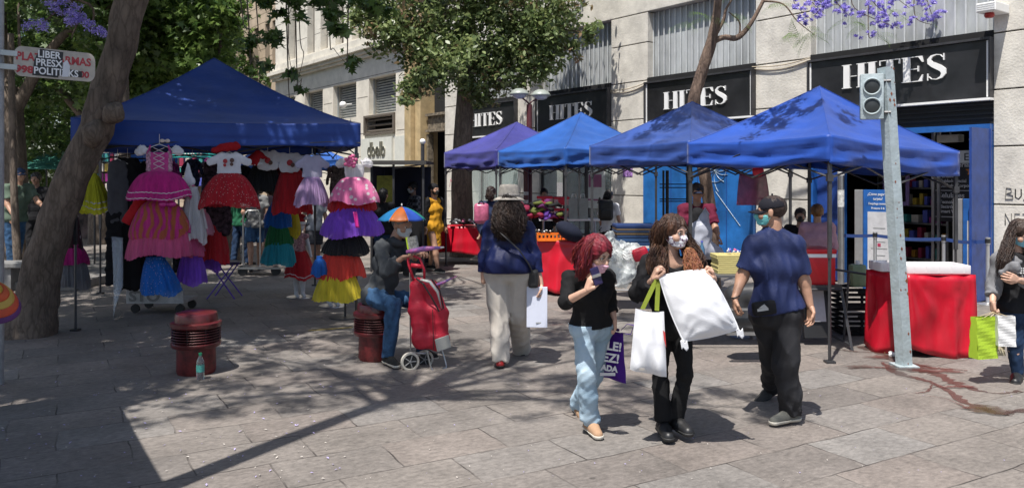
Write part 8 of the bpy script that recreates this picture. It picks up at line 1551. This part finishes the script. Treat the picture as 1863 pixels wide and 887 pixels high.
# kiosk
Yk = 15.2; x0, x1 = P(676, 0, Yk).x, P(770, 0, Yk).x; zt_ = 2.12; t = empty('kiosk', Vector(((x0 + x1) / 2, Yk, 0)), 'dark metal kiosk with a yellow poster, behind the seated man', 'kiosk'); mb = MB(); mb.box(((x0 + x1) / 2, Yk + .7, zt_), (x1 - x0 + .1, 1.6, .05)); mb.box(((x0 + x1) / 2, Yk - .1, zt_ - .02), (x1 - x0 + .14, .05, .07)); mb.build('roof', mat('kiosk felt', (.05, .047, .045), .8), t, world=True)
mb = MB()
for x in (x0, x0 + .42, x1): mb.box((x, Yk, zt_ / 2), (.04, .04, zt_ - .05))
mb.build('post', framep, t, world=True); mb = MB(); mb.box(((x0 + x1) / 2, Yk + 1.45, 1.05), (x1 - x0, .04, 2.0)); mb.box((x0, Yk + .7, 1.05), (.03, 1.4, 2.0)); mb.build('wall', mat('kiosk dark blue cloth', (.015, .018, .04), .8), t, world=True); mb = MB(); mb.box((x0 + .22, Yk + .3, 1.55), (.34, .02, .62)); mb.build('yellow_poster', mat('mustard poster', (.36, .34, .05), .7, var=.3, vs=7), t, world=True); mb = MB(); mb.box(((x0 + x1) / 2, Yk + .5, .5), (x1 - x0 - .1, .6, 1.0)); mb.build('counter', blk2, t, world=True); mb = MB(); mb.tube([(x1 - .55, Yk, zt_ - .12), (x1, Yk - .05, zt_ - .05)], .014, 4); mb.build('strut', steel, t, world=True)
a = P(769, 262, 16); mb = MB(); t = empty('cctv_post', Vector((a.x, a.y, 0)), 'thin black post with a white globe beside the ochre doorway', 'post'); mb.tube([Vector((a.x, a.y, 0)), a], .035, 8); mb.build('shaft', framep, t, world=True); mb = MB(); mb.ell(a + UP * .05, .06); mb.build('globe', whitep, t, world=True, smooth=True)
a = FB + Vector((-.598, .802, 0)) * -fx(640) + Vector((-.802, -.598, 0)) * .35; 
mb = MB(); a = Vector((a.x, a.y, 4.5)); t = empty('cctv_camera', a, 'small white dome camera on the cream office building', 'camera'); mb.ell(a, .13); mb.tube([a, a + Vector((.28, .21, .05))], .03, 6); mb.build('dome', whitep, t, world=True, smooth=True); mb = MB(); mb.lathe([(.1, -.05), (.08, -.12), (0, -.15)], a, 16); mb.build('lens_cover', glass, t, world=True)
# low planter wall and clutter on the far left
mb = MB(); mb.box((-9.6, 14.6, .07), (5.2, 3.6, .14), bev=.02); tag(mb.build('pavement_step', mat('step concrete', (.2, .19, .18), .9, var=.2), smooth='auto'), kind='structure')
c = Vector((-8.9, 12.6, 0)); t = empty('stone_bench', c, 'low stone bench beside the stallholder in green', 'bench'); mb = MB(); mb.box(c + Vector((0, .3, .42)), (2.2, .45, .08), bev=.015); mb.build('slab', mat('bench granite', (.2, .2, .2), .8, var=.2), t, world=True)
for s in (-.8, .8): mb = MB(); mb.box(c + Vector((s, .3, .19)), (.2, .35, .38), bev=.01); mb.build('support', mat('bench granite', (0, 0, 0)), t, world=True)
for i, (x, y, w_, lb) in enumerate(((-13.5, 24, 3, 'green awning stall in the shade far down the avenue'), (-9.4, 25, 2.6, 'cream awning stall in the shade beyond the tent'), (-17, 21, 3, 'dark awning stall at the far left'))):
    t = empty('market_stall', Vector((x, y, 0)), lb, 'stall', 'distant shaded stalls'); mb = MB(); mb.add([(x - w_ / 2, y, 2.1), (x + w_ / 2, y, 2.1), (x + w_ / 2, y + 1.6, 2.6), (x - w_ / 2, y + 1.6, 2.6)], [(0, 1, 2, 3)]); mb.build('awning', mat('awning %s' % 'abc'[i], [(.03, .16, .12), (.38, .34, .28), (.05, .05, .07)][i], .7), t, world=True, solid=.03); mb = MB()
    for sx in (-1, 1):
        for sy in (0, 1.6): mb.box((x + sx * (w_ / 2 - .05), y + sy, 1.05 + .2 * (sy > 0)), (.04, .04, 2.1 + .4 * (sy > 0)))
    mb.build('post', framep, t, world=True); mb = MB(); mb.box((x, y + .4, .45), (w_ - .2, .7, .9)); mb.build('counter', mat('stall cloth', (.12, .08, .07), .8, var=.6, vs=3), t, world=True); g = random.Random(i)
    for k in range(18): mb = MB(); mb.box((x + g.uniform(-w_ / 2 + .2, w_ / 2 - .2), y + g.uniform(.1, .7), .93 + g.uniform(.0, .1)), (.18, .12, g.uniform(.08, .3)), bev=.01); mb.build('goods', gm[g.randrange(7)], t, world=True)
# striped toy at the left edge
c = P(-28, 545, 5.3); t = empty('toy_umbrella', c, 'edge of a striped orange, yellow and purple umbrella at the left border', 'umbrella'); Mu = Matrix.Translation(c) @ Matrix.Rotation(R(35), 4, 'Y') @ Matrix.Rotation(R(15), 4, 'X')
for k, (r0, r1, cc_) in enumerate(((.0, .07, (.55, .35, .03)), (.07, .12, (.62, .09, .02)), (.12, .16, (.6, .4, .08)), (.16, .20, (.6, .08, .03)), (.20, .225, (.12, .03, .18)))):
    mb = MB(); pf = lambda r: (r, .12 - 2.6 * r * r); mb.lathe([pf(r0 + (r1 - r0) * j / 4) for j in range(5)], Mu, 28); mb.build('canopy_ring', mat('toy stripe %s' % 'abcde'[k], cc_, .5, transl=.2), t, world=True, smooth=True, solid=.003)
mb = MB(); mb.tube([Mu @ Vector((0, 0, .14)), Mu @ Vector((0, 0, -.5))], .008, 6); mb.build('stick', steel, t, world=True)
# ---------------------------------------------------------------- ground details
stain = mat('wet reddish stain', (.075, .030, .024), .3, var=.3, vs=5, alpha=.55, col2=(.09, .045, .036)); g = random.Random(8)
def stream(pts, w0, w1, z, seed):
    g = random.Random(seed); P_ = [G(u, v) for u, v in pts]; P_ = [q + Vector((g.uniform(-.04, .04), g.uniform(-.03, .03), 0)) for q in P_]; Pp, Rr = smoothpath(P_, [1.5 * (w0 + (w1 - w0) * i / (len(P_) - 1)) * g.choice((.35, .8, 1.5)) for i in range(len(P_))], 12); mb = MB(); L = []; Rt = []
    for i, p in enumerate(Pp):
        d = (Pp[min(i + 1, len(Pp) - 1)] - Pp[max(i - 1, 0)]).normalized(); n = Vector((-d.y, d.x, 0)); L.append(Vector((p.x, p.y, z)) + n * Rr[i] * g.uniform(.2, 1.1)); Rt.append(Vector((p.x, p.y, z)) - n * Rr[i] * g.uniform(.2, 1.1))
    mb.add(L + Rt, [(i, i + 1, len(L) + i + 1, len(L) + i) for i in range(len(L) - 1)]); return mb
for i, (pts, a, b) in enumerate((([(1560, 630), (1610, 645), (1650, 668), (1700, 680), (1745, 700), (1800, 715), (1863, 712)], .05, .035), ([(1640, 655), (1690, 668), (1740, 672), (1760, 675)], .07, .02), ([(1600, 660), (1640, 678), (1700, 700), (1760, 735), (1820, 752), (1870, 742)], .03, .03), ([(1700, 700), (1690, 712), (1660, 714)], .02, .01), ([(1790, 735), (1800, 748), (1850, 756)], .06, .03), ([(1500, 632), (1545, 640), (1585, 642)], .02, .03), ([(1540, 672), (1590, 668), (1640, 672)], .015, .02), ([(1330, 612), (1360, 616), (1400, 615)], .05, .02), ([(960, 580), (1000, 592), (1030, 590)], .02, .02), ([(1765, 745), (1730, 728), (1700, 722)], .012, .01))):
    tag(stream(pts, a, b, .004 + .0007 * i, i).build('wet_stain', stain), kind='stuff')
g = random.Random(6)
for i, (u, v, r) in enumerate(((1655, 668, .16), (1610, 650, .12), (1702, 676, .13), (1800, 748, .14), (1745, 705, .08), (1350, 614, .12), (1560, 668, .07))):
    c = G(u, v); n = 22; mb = MB(); ph = [g.random() * 6 for _ in range(4)]; mb.add([c + Vector((math.cos(a) * 1.5, math.sin(a) * .6, 0)) * r * (1 + .3 * math.sin(2 * a + ph[0]) + .22 * math.sin(5 * a + ph[1]) + .15 * math.sin(9 * a + ph[2])) + UP * (.0115 + .0004 * i) for a in [k * 6.283 / n for k in range(n)]], [tuple(range(n))]); tag(mb.build('wet_stain', stain), kind='stuff')
g = random.Random(77); mb = MB()
for k in range(430):
    if k < 230: u, v = g.uniform(0, 620), 600 + 285 * g.random() ** 1.1
    else: u, v = g.uniform(500, 1863), 600 + 285 * g.random()
    a = G(u, v); s = g.uniform(.005, .013) * (1.0 if u < 640 else .6); an = g.random() * 6.28; f = Vector((math.cos(an), math.sin(an), 0)); n = Vector((-f.y, f.x, 0)); z = .006
    mb.add([a + UP * z - f * s, a + UP * (z + .004) + n * s * .55, a + UP * (z + s * .5) + f * s * 1.2, a + UP * (z + .006) - n * s * .5], [(0, 1, 2, 3)], mi=0 if (g.random() < .55) else 1)
tag(mb.build('fallen_petals', [mat('violet petals', (.42, .36, .62), .7), mat('pale petals', (.5, .46, .42), .7)]), kind='stuff')
mb = MB(); a, b = G(560, 602), G(640, 596); d = Vector((0, .05, 0)); mb.quad(a + UP * .004, b + UP * .004, b + d + UP * .004, a + d + UP * .004); tag(mb.build('yellow_marking', mat('worn yellow paint', (.35, .26, .05), .8, var=.5, vs=6)), kind='structure')
